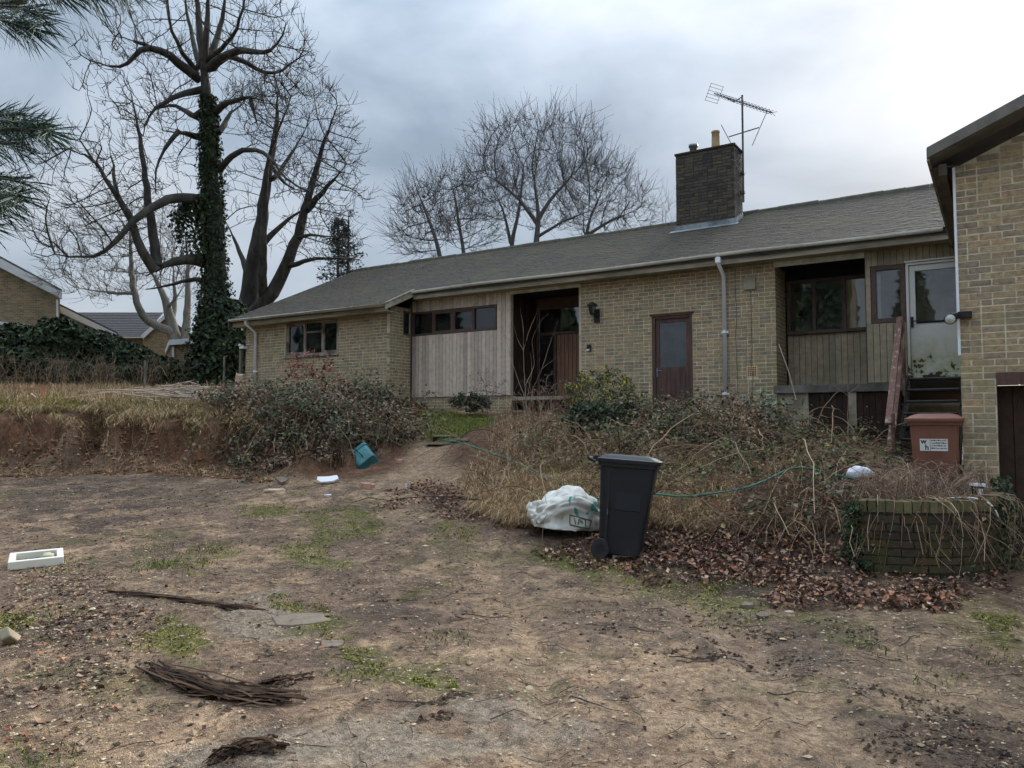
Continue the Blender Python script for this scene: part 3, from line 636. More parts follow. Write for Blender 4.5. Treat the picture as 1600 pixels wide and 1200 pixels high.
for i in range(5): xx = x0 + .19 + i * .105; d.box((xx, YF + .038, z0 + .02), (xx + .09, YF + .045, dz - .06))
door = d.build('door', 'door_brown', house, label='brown half glazed door with frosted pane', bevel=.003)
pane(door, x0 + .15, x1 - .15, dz, gt_, YF + .06, 'glass_frosted')
MB().box((x0 + .155, YF + .09, dz), (x1 - .155, YF + .1, gt_)).build('backing', 'dark_inside', door)
hd = MB(); hd.box((x0 + .085, YF + .028, 2.5), (x0 + .125, YF + .044, 2.68)); hd.tube([(x0 + .105, YF + .03, 2.62), (x0 + .105, YF - .01, 2.62), (x0 + .2, YF - .012, 2.62)], .009, 6); hd.build('handle', 'metal_grey', door)
# ---- entrance porch: recessed door between clad reveals
PB = 16.1
pf = MB(); pf.box((-9.6, PB, 2.19), (-9.46, PB + .1, 4.6)); pf.box((-9.46, PB + .001, 4.32), (-7.68, PB + .09, 4.6)); pf.box((-8.66 - .9, PB, 3.69), (-7.68, PB + .09, 3.75)); pf.box((-9.03, PB + .002, 2.19), (-8.96, PB + .09, 3.69))
porch = pf.build('porch_screen', 'frame_brown', house); pane(porch, -9.45, -7.69, 3.755, 4.315, PB + .04)
nb_ = 12; bw = (9.0 - 7.69 - .03) / nb_
pd = MB().box((-8.955, PB + .05, 2.2), (-7.69, PB + .08, 3.68)).build('door', 'door_porch', house, label='faded reddish brown boarded front door deep in the porch')
for i in range(nb_):
    xx = -8.95 + i * (8.95 - 7.69) / nb_; MB().box((xx, PB + .028, 2.205), (xx + (8.95 - 7.69) / nb_ - .012, PB + .05, 3.675)).build('board', 'door_porch', pd)
MB().box((-8.15, PB + .012, 3.3), (-7.88, PB + .027, 3.38)).build('letter_plate', 'black_metal', pd)
MB().box((-8.93, PB + .0, 3.18), (-8.88, PB + .027, 3.26)).build('handle', 'metal_grey', pd)
pane(porch, -9.45, -9.04, 2.25, 3.68, PB + .04)
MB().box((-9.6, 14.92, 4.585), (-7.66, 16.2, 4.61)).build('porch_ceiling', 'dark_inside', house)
MB().box((-9.6, 14.92, 2.08), (-7.66, 16.2, 2.16)).build('porch_step', 'plaster', house)
MB().box((-9.49, YF - .03, 4.53), (-7.66, YF + .02, 4.635)).build('lintel', 'lintel', house, bevel=.004)
# ---- recessed window bay beside the stairs
RB = 15.72
MB().box((-3.53, YF + .01, 4.55), (-1.97, RB + .1, 4.58)).build('bay_ceiling', 'dark_inside', house)
MB().box((-3.56, YF - .035, 4.5), (-1.975, YF + .02, 4.69)).build('lintel', 'lintel', house, bevel=.004)
w3 = window(-3.52, -1.9, 3.29, 4.36, RB, [X_(1272, 480, RB) , X_(1319, 480, RB)], 'frame_brown', 'wide dark framed window deep in the bay', .065)
MB().box((-3.53, RB + .001, 4.36), (-1.9, RB + .09, 4.56)).build('head_panel', 'dark_inside', house)
MB().box((-2.46, RB + .1, 3.3), (-1.92, RB + .115, 4.35)).build('curtain', 'curtain', w3)
MB().box((-3.60, YF - .02, 2.105), (-1.42, YF + .14, 2.25)).build('sill_beam', 'fascia_dark', house, bevel=.006)
MB().box((-3.53, YF + .03, 1.0), (-2.99, YF + .1, 2.1)).build('render_pier', 'plaster', house); MB().box((-2.30, YF + .01, 1.0), (-2.17, YF + .1, 2.1)).build('render_pier', 'plaster', house)
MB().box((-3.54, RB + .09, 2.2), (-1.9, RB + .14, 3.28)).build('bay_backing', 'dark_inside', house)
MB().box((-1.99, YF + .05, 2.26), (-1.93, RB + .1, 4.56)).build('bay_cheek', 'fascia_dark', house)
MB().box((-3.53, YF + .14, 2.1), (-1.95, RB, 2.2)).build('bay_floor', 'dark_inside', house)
# ---- timber cladding: every board its own part
clad_back = MB()
def boards(x0, x1, z0, z1, y, bwid, mat, gap=.008, th=.02):
    n_ = max(1, round((x1 - x0) / bwid)); bw_ = (x1 - x0) / n_; me = unit_mesh('cladding_board', mat)
    for i in range(n_):
        o = bpy.data.objects.new('cladding_board', me); o.parent = house
        j = max(-.0018, min(.0018, random.gauss(0, .0015))); o.location = np.array((x0 + (i + .5) * bw_, y - th / 2 + j, (z0 + z1) / 2)) - HB; o.scale = (bw_ - gap, th, z1 - z0 + random.gauss(0, .003)); col.objects.link(o)
boards(-12.41, -9.86, 4.34, 4.63, YF, .107, 'board'); boards(-12.41, -9.86, 2.2, 3.73, YF, .107, 'board'); boards(-9.86, -9.5, 2.2, 4.63, YF, .12, 'board')
clad_back.box((-12.41, YF + .004, 4.34), (-9.5, YF + .03, 4.63)); clad_back.box((-12.41, YF + .004, 2.2), (-9.5, YF + .03, 3.73)); clad_back.box((-9.87, YF + .004, 3.73), (-9.5, YF + .03, 4.34))
boards(-1.97, -0.44, 4.33, 4.74, YF, .105, 'board_old'); boards(-1.97, -1.33, 2.26, 3.30, YF, .105, 'board_old'); boards(-1.97, -1.885, 3.30, 4.33, YF, .1, 'board_old')
clad_back.box((-1.98, YF + .004, 4.33), (-0.44, YF + .03, 4.74)); clad_back.box((-1.98, YF + .004, 2.26), (-1.32, YF + .03, 3.3)); clad_back.box((-1.98, YF + .004, 3.3), (-1.88, YF + .03, 4.33))
boards(-3.53, -1.99, 2.22, 3.285, RB + .09, .108, 'board_old')
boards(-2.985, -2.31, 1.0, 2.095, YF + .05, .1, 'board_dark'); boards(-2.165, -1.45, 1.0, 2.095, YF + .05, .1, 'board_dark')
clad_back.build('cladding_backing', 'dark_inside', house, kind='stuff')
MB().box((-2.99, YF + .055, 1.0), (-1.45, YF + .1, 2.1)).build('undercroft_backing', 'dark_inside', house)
# porch left reveal boards, inner ones coloured dark for the unlit interior behind
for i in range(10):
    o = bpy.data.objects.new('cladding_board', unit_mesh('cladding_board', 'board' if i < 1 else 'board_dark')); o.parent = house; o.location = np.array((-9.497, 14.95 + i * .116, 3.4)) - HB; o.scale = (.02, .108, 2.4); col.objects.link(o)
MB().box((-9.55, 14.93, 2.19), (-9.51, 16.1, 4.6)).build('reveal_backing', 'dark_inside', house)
# ---- narrow window and the white back door at the head of the stairs
w4 = window(-1.88, -1.335, 3.31, 4.325, YF - .015, [], 'frame_brown', 'narrow upright window beside the white door', .08)
MB().box((-1.79, YF + .1, 3.4), (-1.74, YF + .12, 4.2)).build('curtain', 'neigh_white', w4)
x0, x1, z0, z1 = -1.325, -0.45, 2.365, 4.325
m, n, b = nodes('rotten_white'); L = n.links.new; N = n.nodes.new
tcn = N('ShaderNodeNewGeometry'); spz = N('ShaderNodeSeparateXYZ'); L(tcn.outputs['Position'], spz.inputs[0])
nz = N('ShaderNodeTexNoise'); nz.inputs['Scale'].default_value = 5; nz.inputs['Detail'].default_value = 7; nz.inputs['Roughness'].default_value = .65; L(tcn.outputs['Position'], nz.inputs['Vector'])
def mr_(v, a, b_, c, d):
    q = N('ShaderNodeMapRange'); q.inputs[1].default_value = a; q.inputs[2].default_value = b_; q.inputs[3].default_value = c; q.inputs[4].default_value = d; L(v, q.inputs[0]); return q.outputs[0]
def mth(op, a, b_):
    q = N('ShaderNodeMath'); q.operation = op
    for i, v in enumerate((a, b_)):
        if isinstance(v, (int, float)): q.inputs[i].default_value = v
        else: L(v, q.inputs[i])
    return q.outputs[0]
zf = mr_(spz.outputs[2], 2.37, 3.25, 1.0, 0.0)
green = mth('MULTIPLY', zf, mr_(nz.outputs[0], .35, .6, 0.15, 1.0)); rot = mr_(mth('ADD', mth('MULTIPLY', zf, .42), nz.outputs[0]), .905, .93, 0, 1)
mxa = N('ShaderNodeMix'); mxa.data_type = 'RGBA'; L(green, mxa.inputs[0]); mxa.inputs[6].default_value = S(216, 216, 210); mxa.inputs[7].default_value = S(164, 170, 110)
mxb = N('ShaderNodeMix'); mxb.data_type = 'RGBA'; L(rot, mxb.inputs[0]); L(mxa.outputs[2], mxb.inputs[6]); mxb.inputs[7].default_value = S(58, 48, 40)
L(mxb.outputs[2], b.inputs['Base Color']); b.inputs['Roughness'].default_value = .6
f = MB(); rect_frame(f, x0, x1, z0 - .001, z1, YF - .04, YF + .06, .045); f.box((x0 - .02, YF - .07, z1 + .002), (x1, YF - .02, z1 + .03))
f.box((x0 - .03, YF - .1, z0 - .05), (x1 + .02, YF + .06, z0 - .003)); wf = f.build('door_frame', 'rotten_white', house, bevel=.004)
d = MB(); gz0, gz1 = 3.28, 4.175; a0, a1 = x0 + .05, x1 - .05
d.box((a0, YF - .01, z0 + .05), (a1, YF + .035, gz0)); d.box((a0, YF - .01, gz0), (a0 + .09, YF + .035, z1 - .05)); d.box((a1 - .07, YF - .01, gz0), (a1, YF + .035, z1 - .05)); d.box((a0 + .09, YF - .009, gz1), (a1 - .07, YF + .034, z1 - .05))
wd_ = d.build('door', 'rotten_white', house, label='white back door with rotten, green stained bottom panel', bevel=.003); pane(wd_, a0 + .09, a1 - .07, gz0, gz1, YF + .015)
MB().box((a0 + .095, YF - .022, gz0 - .02), (a1 - .075, YF - .011, gz0 + .012)).build('glazing_bead', 'dark_inside', wd_)
MB().box((a0 + .1, YF + .3, 2.6), (a1 + .1, YF + .32, 4.3)).build('blind', 'plaster', wd_)
hd = MB(); hd.box((a0 + .01, YF - .03, 3.2), (a0 + .05, YF - .012, 3.38)); hd.tube([(a0 + .03, YF - .03, 3.3), (a0 + .03, YF - .07, 3.3), (a0 + .14, YF - .07, 3.3)], .011, 6); hd.build('handle', 'black_metal', wd_)
# ---- air brick, service box, cables
ab = MB(); ab.box((-4.11, YF - .004, 2.435), (-3.895, YF + .06, 2.647)); abo = ab.build('air_brick', 'airbrick', house, label='orange terracotta air brick with square holes')
for i in range(5):
    for j in range(5):
        xx = -4.11 + .03 + i * .034; zz_ = 2.435 + .024 + j * .035; MB().box((xx, YF - .007, zz_), (xx + .02, YF + .01, zz_ + .022)).build('hole', 'dark_hole', abo)
MB().box((-4.13, YF - .05, 4.12), (-3.9, YF - .002, 4.36)).build('flue_box', 'fascia', house, bevel=.008)
for xx, zt in ((-4.29, 4.7), (-4.0, 4.1)):
    MB().tube([(xx + random.gauss(0, .008), YF - .012, z) for z in np.linspace(1.9, zt, 9)], .005, 5).build('cable', 'fascia_dark', house)
# ================================================================ ROOF
SL = 0.45; RZ, RY = 6.60, 18.5
nrm = np.array([0, -SL, 1.0]); nrm /= np.linalg.norm(nrm); dn = np.array([0, -1.0, -SL]); dn /= np.linalg.norm(dn)
def roofpt(x, t, hgt=0.0): return np.array([x, RY, RZ]) + dn * t + nrm * hgt
EVE = (RY - 14.48) / (-dn[1]); EVW = (RY - 13.56) / (-dn[1]); XL, XM, XR = -17.78, -12.12, -0.43
rs = MB()
rs.prism([roofpt(XL, 0, -.02), roofpt(XR, 0, -.02), roofpt(XR, EVE, -.02), roofpt(XL, EVE, -.02)], -nrm * .08)
rs.prism([roofpt(XL, EVE, -.021), roofpt(XM, EVE, -.021), roofpt(XM, EVW, -.021), roofpt(XL, EVW, -.021)], -nrm * .06)
bk = lambda x, t, h_: np.array([x, 2 * RY, 0]) * np.array([1, 1, 1]) - np.array([0, roofpt(x, t, h_)[1], -roofpt(x, t, h_)[2]])
rs.prism([bk(XL, 0.05, 0), bk(XL, EVE, 0), bk(XR, EVE, 0), bk(XR, .05, 0)], (0, 0, -.08))
roof = rs.build('roof', 'neigh_roof', house)
tb = []; TW, TG = .168, .1
rows = int(EVW / TG) + 1
TC = np.array([(-1, -1, -1), (1, -1, -1), (1, 1, -1), (-1, 1, -1), (-1, -1, 1), (1, -1, 1), (1, 1, 1), (-1, 1, 1)]) * .5
FS = np.array([(0, 3, 2, 1), (4, 5, 6, 7), (0, 1, 5, 4), (1, 2, 6, 5), (2, 3, 7, 6), (3, 0, 4, 7)])
ang = math.atan(SL) - .09; Rt = np.array(Matrix.Rotation(-ang, 3, 'X').inverted())
cent = []; chim_x = (-6.4, -5.0)
for r in range(rows):
    t = (r + .5) * TG + .02; xr = XR if t <= EVE else XM
    x = XL + (TW / 2 if r % 2 else 0)
    while x < xr - .02:
        c = roofpt(x + TW / 2, t, .004 + random.gauss(0, .0012)); yy = c[1]
        if not (chim_x[0] < c[0] < chim_x[1] and 17.4 < yy < 18.4): cent.append((c[0], c[1], c[2], random.gauss(0, .004), min(TW, xr - x)))
        x += TW
cent = np.array(cent); Rb = np.array(Matrix.Rotation(ang, 3, 'X')); dim = np.array((TW - .004, .13, .012))
order = np.argsort(np.linalg.norm(cent[:, :3] - _C, axis=1)); me = unit_mesh('roof_tile', 'tile')
for i in order[:300]:
    o = bpy.data.objects.new('roof_tile', me); o.parent = roof; o.location = cent[i, :3] - HB; o.rotation_euler = (ang, 0, cent[i, 3]); o.scale = (cent[i, 4] - .004, .13, .012); col.objects.link(o)
rest = cent[order[300:]]; cz, sz = np.cos(rest[:, 3]), np.sin(rest[:, 3])
loc = (TC[None] * np.stack([rest[:, 4] - .004, np.full(len(rest), .13), np.full(len(rest), .012)], 1)[:, None]) @ Rb.T
V = np.stack([loc[..., 0] * cz[:, None] - loc[..., 1] * sz[:, None], loc[..., 0] * sz[:, None] + loc[..., 1] * cz[:, None], loc[..., 2]], -1) + rest[:, None, :3] - HB
fast_mesh('roof_tiling', V.reshape(-1, 3), ((np.arange(len(rest)) * 8)[:, None, None] + FS[None]).reshape(-1, 4), 'tile_mass', np.repeat(rng.random((len(rest), 1)), 8, 0).repeat(3, 1), roof, 'stuff')
x = XL; rt = MB().tube([(0, 0, 0), (.44, 0, 0)], [.1, .105], 10).build('ridge_tile', 'ridge_tile', roof); rtm = rt.data; bpy.data.objects.remove(rt)
while x < XR - .1:
    if not (chim_x[0] - .3 < x < chim_x[1] and False):
        o = bpy.data.objects.new('ridge_tile', rtm); o.parent = roof; rtm_l = np.array((x, RY, RZ - .03 + random.gauss(0, .006))); o.location = rtm_l; col.objects.link(o)
    x += .45
# (ridge mesh was shifted into the roof frame when built, so locations are plain world offsets)
# fascia, soffit, gutters, verge
ev = roofpt(0, EVE); evw = roofpt(0, EVW)
fa = MB(); fa.box((XM, 14.56, 4.60), (XR - .05, 14.585, 4.77)); fa.box((XM + .02, 14.586, 4.60), (XR - .05, 14.898, 4.615)); fa.build('fascia', 'fascia', house)
fa = MB(); fa.box((XL + .03, 13.64, 4.20), (XM - .02, 13.665, 4.35)); fa.box((XL + .03, 13.666, 4.20), (XM - .02, 13.968, 4.215)); fa.build('fascia', 'fascia', house)
MB().box((XM, 14.79, 4.622), (XR - .05, 14.896, 4.75)).build('wall_plate', 'fascia_dark', house)
bg_ = MB(); p0 = roofpt(XM, EVW + .02, .03); p1 = roofpt(XM, EVE - .12, .03)
bg_.prism([p0, p1, p1 - _z * .19, p0 - _z * .17], (.03, 0, 0)); bg_.build('bargeboard', 'fascia', house)
bg_ = MB(); p0 = roofpt(XL, EVW + .02, .02); p1 = roofpt(XL, 0, .02); bg_.prism([p0, p1, p1 - _z * .2, p0 - _z * .18], (-.03, 0, 0)); bg_.build('bargeboard', 'fascia_dark', house)
gb = MB(); gb.prism([(-17.59, 13.98, 4.2), (-17.59, 22.9, 4.3), (-17.59, 18.5, 6.4)], (.15, 0, 0)); gb.build('gable_wall', 'mortar', house)
def gutter_run(pts, r0=.058, r1=.052, n_=10):
    g = MB(); pts = np.array(pts, float); F = []; V = []
    for i, p in enumerate(pts):
        for r_ in (r0, r1):
            for k in range(n_ + 1):
                an = math.pi * k / n_; V.append((p[0], p[1] - r_ * math.cos(an), p[2] - r_ * math.sin(an) + .03))
    st = 2 * (n_ + 1)
    for i in range(len(pts) - 1):
        for l in (0, 1):
            for k in range(n_): a = i * st + l * (n_ + 1) + k; F.append((a, a + 1, a + st + 1, a + st))
        F.append((i * st, i * st + n_ + 1, (i + 1) * st + n_ + 1, (i + 1) * st)); F.append((i * st + n_, i * st + 2 * n_ + 1, (i + 1) * st + 2 * n_ + 1, (i + 1) * st + n_))
    F.append(tuple(range(n_ + 1))); F.append(tuple(range((len(pts) - 1) * st, (len(pts) - 1) * st + n_ + 1)))
    return g.add(V, F)
def gutter(pts, drops):
    pts = np.array(pts, float); o = gutter_run(pts).build('gutter', 'gutter', house)
    for xx in drops:
        k = np.interp(xx, pts[:, 0], pts[:, 2]); yy = np.interp(xx, pts[:, 0], pts[:, 1])
        gutter_run([(xx - .03, yy, k + .004), (xx + .03, yy, k + .004)], .063, .0585).build('union', 'gutter', o)
    return o
gx_ = np.linspace(XM + .02, -0.72, 12); gutter([(x, 14.49, 4.765 + .012 * math.sin(x * 1.1) + .004 * x * 0) for x in gx_], [-10.8, -9.2, -7.9, -6.6, -5.2, -4.5, -3.2, -2.2, -1.3, -.95])
gutter([(x, 13.57, 4.335 + .03 * (-(x + 12)) / 6) for x in np.linspace(XL, XM - .03, 6)], [-16.6, -14.9, -13.2])
def downpipe(x, y, zt, zb, yg):
    p = MB(); p.tube([(x, yg, zt + .1), (x, yg, zt - .02), (x, y, zt - .22), (x, y, zb)], .038, 10); o = p.build('downpipe', 'white_plastic', house, smooth=True)
    MB().box((x - .05, yg - .05, zt - .02), (x + .05, yg + .06, zt + .09)).build('outlet', 'white_plastic', o, bevel=.01)
    for z in np.arange(zb + .5, zt - .2, 1.2): c = MB(); c.tube([(x, y, z), (x, y, z + .05)], .044, 10); c.box((x - .07, y + .01, z), (x + .07, y + .05, z + .04)); c.build('clip', 'white_plastic', o)
downpipe(-4.5, 14.83, 4.64, 1.6, 14.5); downpipe(-17.12, 13.9, 4.25, 2.45, 13.6)
wc = MB(); wc.box((-17.66, 13.8, 3.62), (-17.5, 13.95, 3.68)); wc.tube([(-17.62, 13.9, 3.7), (-17.6, 13.75, 3.72)], .03, 8); wc.build('camera_bracket', 'white_plastic', house)
# ---- chimney
ch = MB(); cx0, cx1, cy0, cy1, cz1 = -6.4, -5.0, 17.4, 18.05, 7.95
ch.box((cx0 + .008, cy0 + .008, 5.9), (cx1 - .008, cy1, cz1)); chim = ch.build('chimney', 'mortar_dark', roof, label='square brick chimney stack with lead flashing')
cb = courses(('y', cy0, -1, cx0, cx1, 6.1, cz1, [])) + courses(('x', cx1, 1, cy0 + .102, cy1, 6.05, cz1, []))
P = np.array([(np.array(a) + np.array(b_)) / 2 for a, b_ in cb]); D = np.array([np.array(b_) - np.array(a) for a, b_ in cb])
fast_mesh('brickwork', (P[:, None] + D[:, None] * TC[None]).reshape(-1, 3) - HB, ((np.arange(len(P)) * 8)[:, None, None] + FS[None]).reshape(-1, 4), 'chimney_brick', np.repeat(rng.random((len(P), 1)), 8, 0).repeat(3, 1), chim, 'stuff')
MB().box((cx0 - .025, cy0 - .025, cz1), (cx1 + .025, cy1 + .03, cz1 + .05)).build('capping', 'mortar_dark', chim, bevel=.01)
fl = MB(); zf_ = roofpt(0, (RY - cy0) / -dn[1])[2]
fl.box((cx0 - .04, cy0 - .012, zf_ - .05), (cx1 + .03, cy0 - .003, zf_ + .14)); q = roofpt(0, (RY - cy0 + .16) / -dn[1], .03)
fl.prism([(cx0 - .12, cy0 - .012, zf_ + .03), (cx1 + .1, cy0 - .012, zf_ + .03), (cx1 + .1, q[1], q[2]), (cx0 - .12, q[1], q[2])], (0, 0, -.008))
for i in range(5): y0 = cy0 + i * .13; z0_ = zf_ + SL * (y0 - cy0); fl.box((cx1 + .003, y0, z0_ - .05), (cx1 + .011, y0 + .128, z0_ + .17))
fl.build('flashing', 'lead', chim)
pt = MB().lathe([(.10, 0), (.095, .3), (.088, .46), (.1, .47), (.1, .51), (.085, .515), (.075, .3)], 16, (-5.53, 17.75, cz1 + .03)); pt.build('chimney_pot', 'terracotta', chim, smooth=True)
pt = MB().lathe([(.085, 0), (.085, .22), (.11, .23), (.11, .29), (.0, .33)], 16, (-6.08, 17.75, cz1 + .03)); pt.build('flue_cowl', 'metal_grey', chim, smooth=True)

# ---- fixtures on the house
an = empty('tv_aerial', (-5.02, 18.0, 6.9), 'grey rooftop television aerial on a mast beside the chimney', 'aerial')
MB().tube([(-4.96, 17.98, 6.75), (-4.95, 17.98, 9.32)], .024, 8).build('mast', 'aerial', an)
ar = MB(); A0, A1 = np.array(PY(1116, 146, 17.9)), np.array(PY(1206, 176, 17.9)); A1[1] = 17.2; A0[1] = 18.2; A0 = PY(1116, 146, 18.2); A1 = PY(1206, 176, 17.4)
ar.tube([A0, A1], .016, 6); bo = ar.build('boom', 'aerial', an)
tb_ = (A1 - A0) / np.linalg.norm(A1 - A0); sd_ = np.cross(tb_, _z); sd_ /= np.linalg.norm(sd_); up_ = np.cross(sd_, tb_)
for i in range(17):
    c = A0 + (A1 - A0) * (.1 + .9 * i / 16); e_ = MB()
    for s_ in (-1, 1): e_.tube([c, c + sd_ * s_ * .14 + up_ * .05], .006, 4); e_.tube([c, c + sd_ * s_ * .14 - up_ * .05], .006, 4)
    e_.build('element', 'aerial', bo)
rf = MB()
for k in range(6): rf.tube([A0 + up_ * (-.2 + k * .08) - sd_ * .22, A0 + up_ * (-.2 + k * .08) + sd_ * .22], .006, 4)
for s_ in (-1, 1): rf.tube([A0 - up_ * .2 + sd_ * s_ * .2, A0 + up_ * .2 + sd_ * s_ * .2], .007, 4)
rf.build('reflector', 'aerial', bo)
mt = np.array((-4.95, 17.98, 9.28)); q0 = A0 + (A1 - A0) * .2; q1 = A0 + (A1 - A0) * .55
MB().tube([q0, (q0 + mt) / 2 - _z * .12, mt, mt + (q1 - mt) * .6 - _z * .05, q1], .014, 6).build('stay', 'aerial', an)
vb = MB(); c = np.array((-4.95, 17.98, 8.42)); a_ = c + np.array((-.36, .1, 0)); b_ = c + np.array((.4, -.1, 0)); vb.tube([a_, b_], .014, 6)
vb.tube([a_ + (-.18, 0, .33), a_ + (.16, 0, -.42)], .009, 5); vb.tube([b_ + (.2, 0, .36), b_ + (-.16, 0, -.4)], .009, 5); vb.build('dipole', 'aerial', an)
for zq in (6.95, 7.4): MB().box((-5.0, 17.93, zq), (-4.92, 18.02, zq + .07)).build('clamp', 'aerial', an)
# wall lantern
ln = empty('wall_lantern', (-7.3, 14.9, 3.75), 'black carriage lantern on the brick wall right of the porch', 'lantern')
l_ = MB(); l_.box((-7.34, 14.86, 3.72), (-7.22, 14.898, 4.0)); l_.tube([(-7.28, 14.88, 3.85), (-7.28, 14.78, 3.83), (-7.3, 14.72, 3.9)], .014, 6); l_.build('bracket', 'black_metal', ln)
l_ = MB(); l_.lathe([(.0, 3.86), (.05, 3.86), (.06, 3.9)], 6, (-7.31, 14.72, 0))
for k in range(6):
    a_ = k * math.pi / 3; l_.tube([(-7.31 + .06 * math.cos(a_), 14.72 + .06 * math.sin(a_), 3.9), (-7.31 + .09 * math.cos(a_), 14.72 + .09 * math.sin(a_), 4.06)], .006, 4)
l_.lathe([(.13, 4.06), (.12, 4.08), (.03, 4.14), (0, 4.15)], 6, (-7.31, 14.72, 0)); l_.build('cage', 'black_metal', ln)
MB().lathe([(.055, 3.9), (.084, 4.06)], 6, (-7.31, 14.72, 0)).build('pane', 'glass', ln)
db = empty('door_bell', (-7.47, 14.9, 3.1), 'small black bell box below the lantern by the porch', 'bell')
MB().box((-7.52, 14.86, 3.11), (-7.42, 14.898, 3.25)).build('case', 'black_metal', db, bevel=.015); MB().box((-7.51, 14.85, 3.12), (-7.45, 14.862, 3.15)).build('badge', 'white_plastic', db)
# ================================================================ GARAGE WING (right)
GB = np.array([-0.37, 10.1, 0.0]); GXL, GYF = -0.37, 10.1
gar = empty('garage_wing', GB, 'two storey brick garage wing with sloping bargeboard at the right edge', 'house')
gop = (-0.03, 4.6, -1, 1.96)
gp = [('y', GYF, -1, GXL, 5.4, -.1, 4.45, [gop])]
gm_ = MB()
for p in gp: mortar(gm_, p)
gm_.box((GXL + .008, GYF + .112, -.1), (GXL + .1, 16.6, 4.5)); gm_.prism([(GXL, GYF + .01, 4.45), (5.4, GYF + .01, 4.45), (5.4, GYF + .01, 6.9), (GXL + .01, GYF + .01, 4.47)], (0, .1, 0)); gm_.box((5.4, GYF, -.1), (5.5, 20, 5))
gw = gm_.build('wall', 'mortar', gar)
bx = courses(gp[0], dep=.1)
# gable bricks follow the slope
gpt = ('y', GYF, -1, GXL, 5.4, 4.45, 6.8, [])
bx += [q for q in courses(gpt) if q[1][2] < 4.50 + (q[0][0] - GXL) * .43]
bx += courses(('x', GXL, -1, GYF + .102, 15.0, 0.5, 4.45, []))[::1]
vis = [q for q in bx if q[0][0] < 1.3]; place_pieces('brick', 'brick', 'brick_mass', 'brickwork', vis, gw, GB)
MB().box((-0.03, GYF - .012, 1.955), (4.6, GYF + .06, 2.09)).build('lintel', 'door_brown', gar)
gd = MB().box((-0.02, GYF + .2, -.05), (4.6, GYF + .24, 1.95)).build('garage_door', 'board_dark', gar, label='dark timber garage door at the right edge')
meb = unit_mesh('board', 'board_dark')
for i in range(12):
    o = bpy.data.objects.new('board', meb); o.parent = gd; o.location = np.array((0.05 + i * .14, GYF + .19, .95)) - GB; o.scale = (.132, .02, 1.98); col.objects.link(o)
MB().box((-0.03, GYF + .1, 0), (-0.02, GYF + .2, 1.95)).build('jamb', 'door_brown', gar)
# roof with deep eave and verge
e0, sl_ = np.array([-0.61, 0, 4.53]), .43
def gr(x, y, h_=0): return (x, y, 4.62 + (x + .61) * sl_ + h_)
g_ = MB(); g_.prism([gr(-.61, 9.78), gr(5.4, 9.78), gr(5.4, 20), gr(-.61, 20)], (0, 0, -.06)); grf = g_.build('roof', 'neigh_roof', gar)
g_ = MB(); g_.prism([gr(-.62, 9.74, .03), gr(5.4, 9.74, .03), gr(5.4, 9.74, -.17), gr(-.62, 9.74, -.09)], (0, .035, 0)); g_.build('bargeboard', 'fascia_dark', gar)
g_ = MB(); g_.box((-.625, 9.776, 4.5), (-.6, 20, 4.64)); g_.build('fascia', 'fascia', gar)
g_ = MB(); g_.prism([gr(-.598, 9.776, -.1), gr(5.4, 9.776, -.13), gr(5.4, 10.11, -.13), gr(-.598, 10.11, -.1)], (0, 0, .02)); g_.box((-.598, 10.11, 4.49), (GXL + .002, 20, 4.51)); g_.build('soffit', 'fascia_dark', gar)
cv = MB(); cv.box((-.52, 9.95, 4.36), (-.44, 20, 4.49)); cv.build('soffit_beam', 'fascia_dark', gar)
MB().box((GXL - .018, GYF - .012, 2.3), (GXL + .01, GYF + .008, 4.47)).build('corner_trim', 'white_plastic', gar)
fld = empty('floodlight', (-0.37, 10.1, 2.7), 'black security floodlight with round lamp fixed to the wing corner', 'floodlight')
q = MB(); q.box((-.38, 10.03, 2.72), (-.24, 10.098, 2.79)); q.tube([(-.34, 10.06, 2.75), (-.42, 9.98, 2.75)], .02, 6); q.build('bracket', 'black_metal', fld)
q = MB(); q.box((-.46, 9.93, 2.70), (-.37, 10.02, 2.77)); q.build('sensor', 'black_metal', fld, bevel=.015)
rot = Matrix.Translation((-.45, 9.93, 2.7)) @ Matrix.Rotation(R_(100), 4, 'X') @ Matrix.Rotation(R_(12), 4, 'Y')
q = MB().lathe([(0, -.08), (.035, -.07), (.06, -.02), (.062, .01), (.058, .012)], 16, M=rot); q.build('lamp_housing', 'black_metal', fld, smooth=True)
mk('lamp_glass', S(206, 206, 198), .15, .06, 9, spec=.6); MB().lathe([(.054, .008), (.03, .024), (0, .03)], 16, M=rot).build('lens', 'lamp_glass', fld, smooth=True)

# ================================================================ STAIRS
st = empty('timber_stairs', (-.95, 13.8, .9), 'dark open tread timber stairs rising to the white back door', 'stairs')
sx0, sx1 = -1.34, -.5
for i in range(8):
    y = 14.62 - i * .3; z = 2.30 - i * .198
    MB().box((sx0 + .045, y - .13, z - .04), (sx1 - .045, y + .13, z)).build('tread', 'black_wood', st, bevel=.005); MB().box((sx0 + .05, y - .138, z - .012), (sx1 - .05, y - .131, z + .003)).build('nosing', 'metal_grey', st)
for xx in (sx0, sx1 - .04):
    q = MB(); a = np.array((xx, 14.8, 2.33)); b_ = np.array((xx, 12.42, .76)); q.prism([a, b_, b_ - _z * .26, a - _z * .26], (.04, 0, 0)); q.build('stringer', 'black_wood', st)
MB().box((sx0 - .05, 12.78, .65), (sx0 - .002, 12.87, 1.68)).build('newel_post', 'red_rail', st, bevel=.006)
MB().box((sx0 - .05, 14.56, 2.0), (sx0 - .002, 14.65, 3.3)).build('newel_post', 'red_rail', st, bevel=.006)
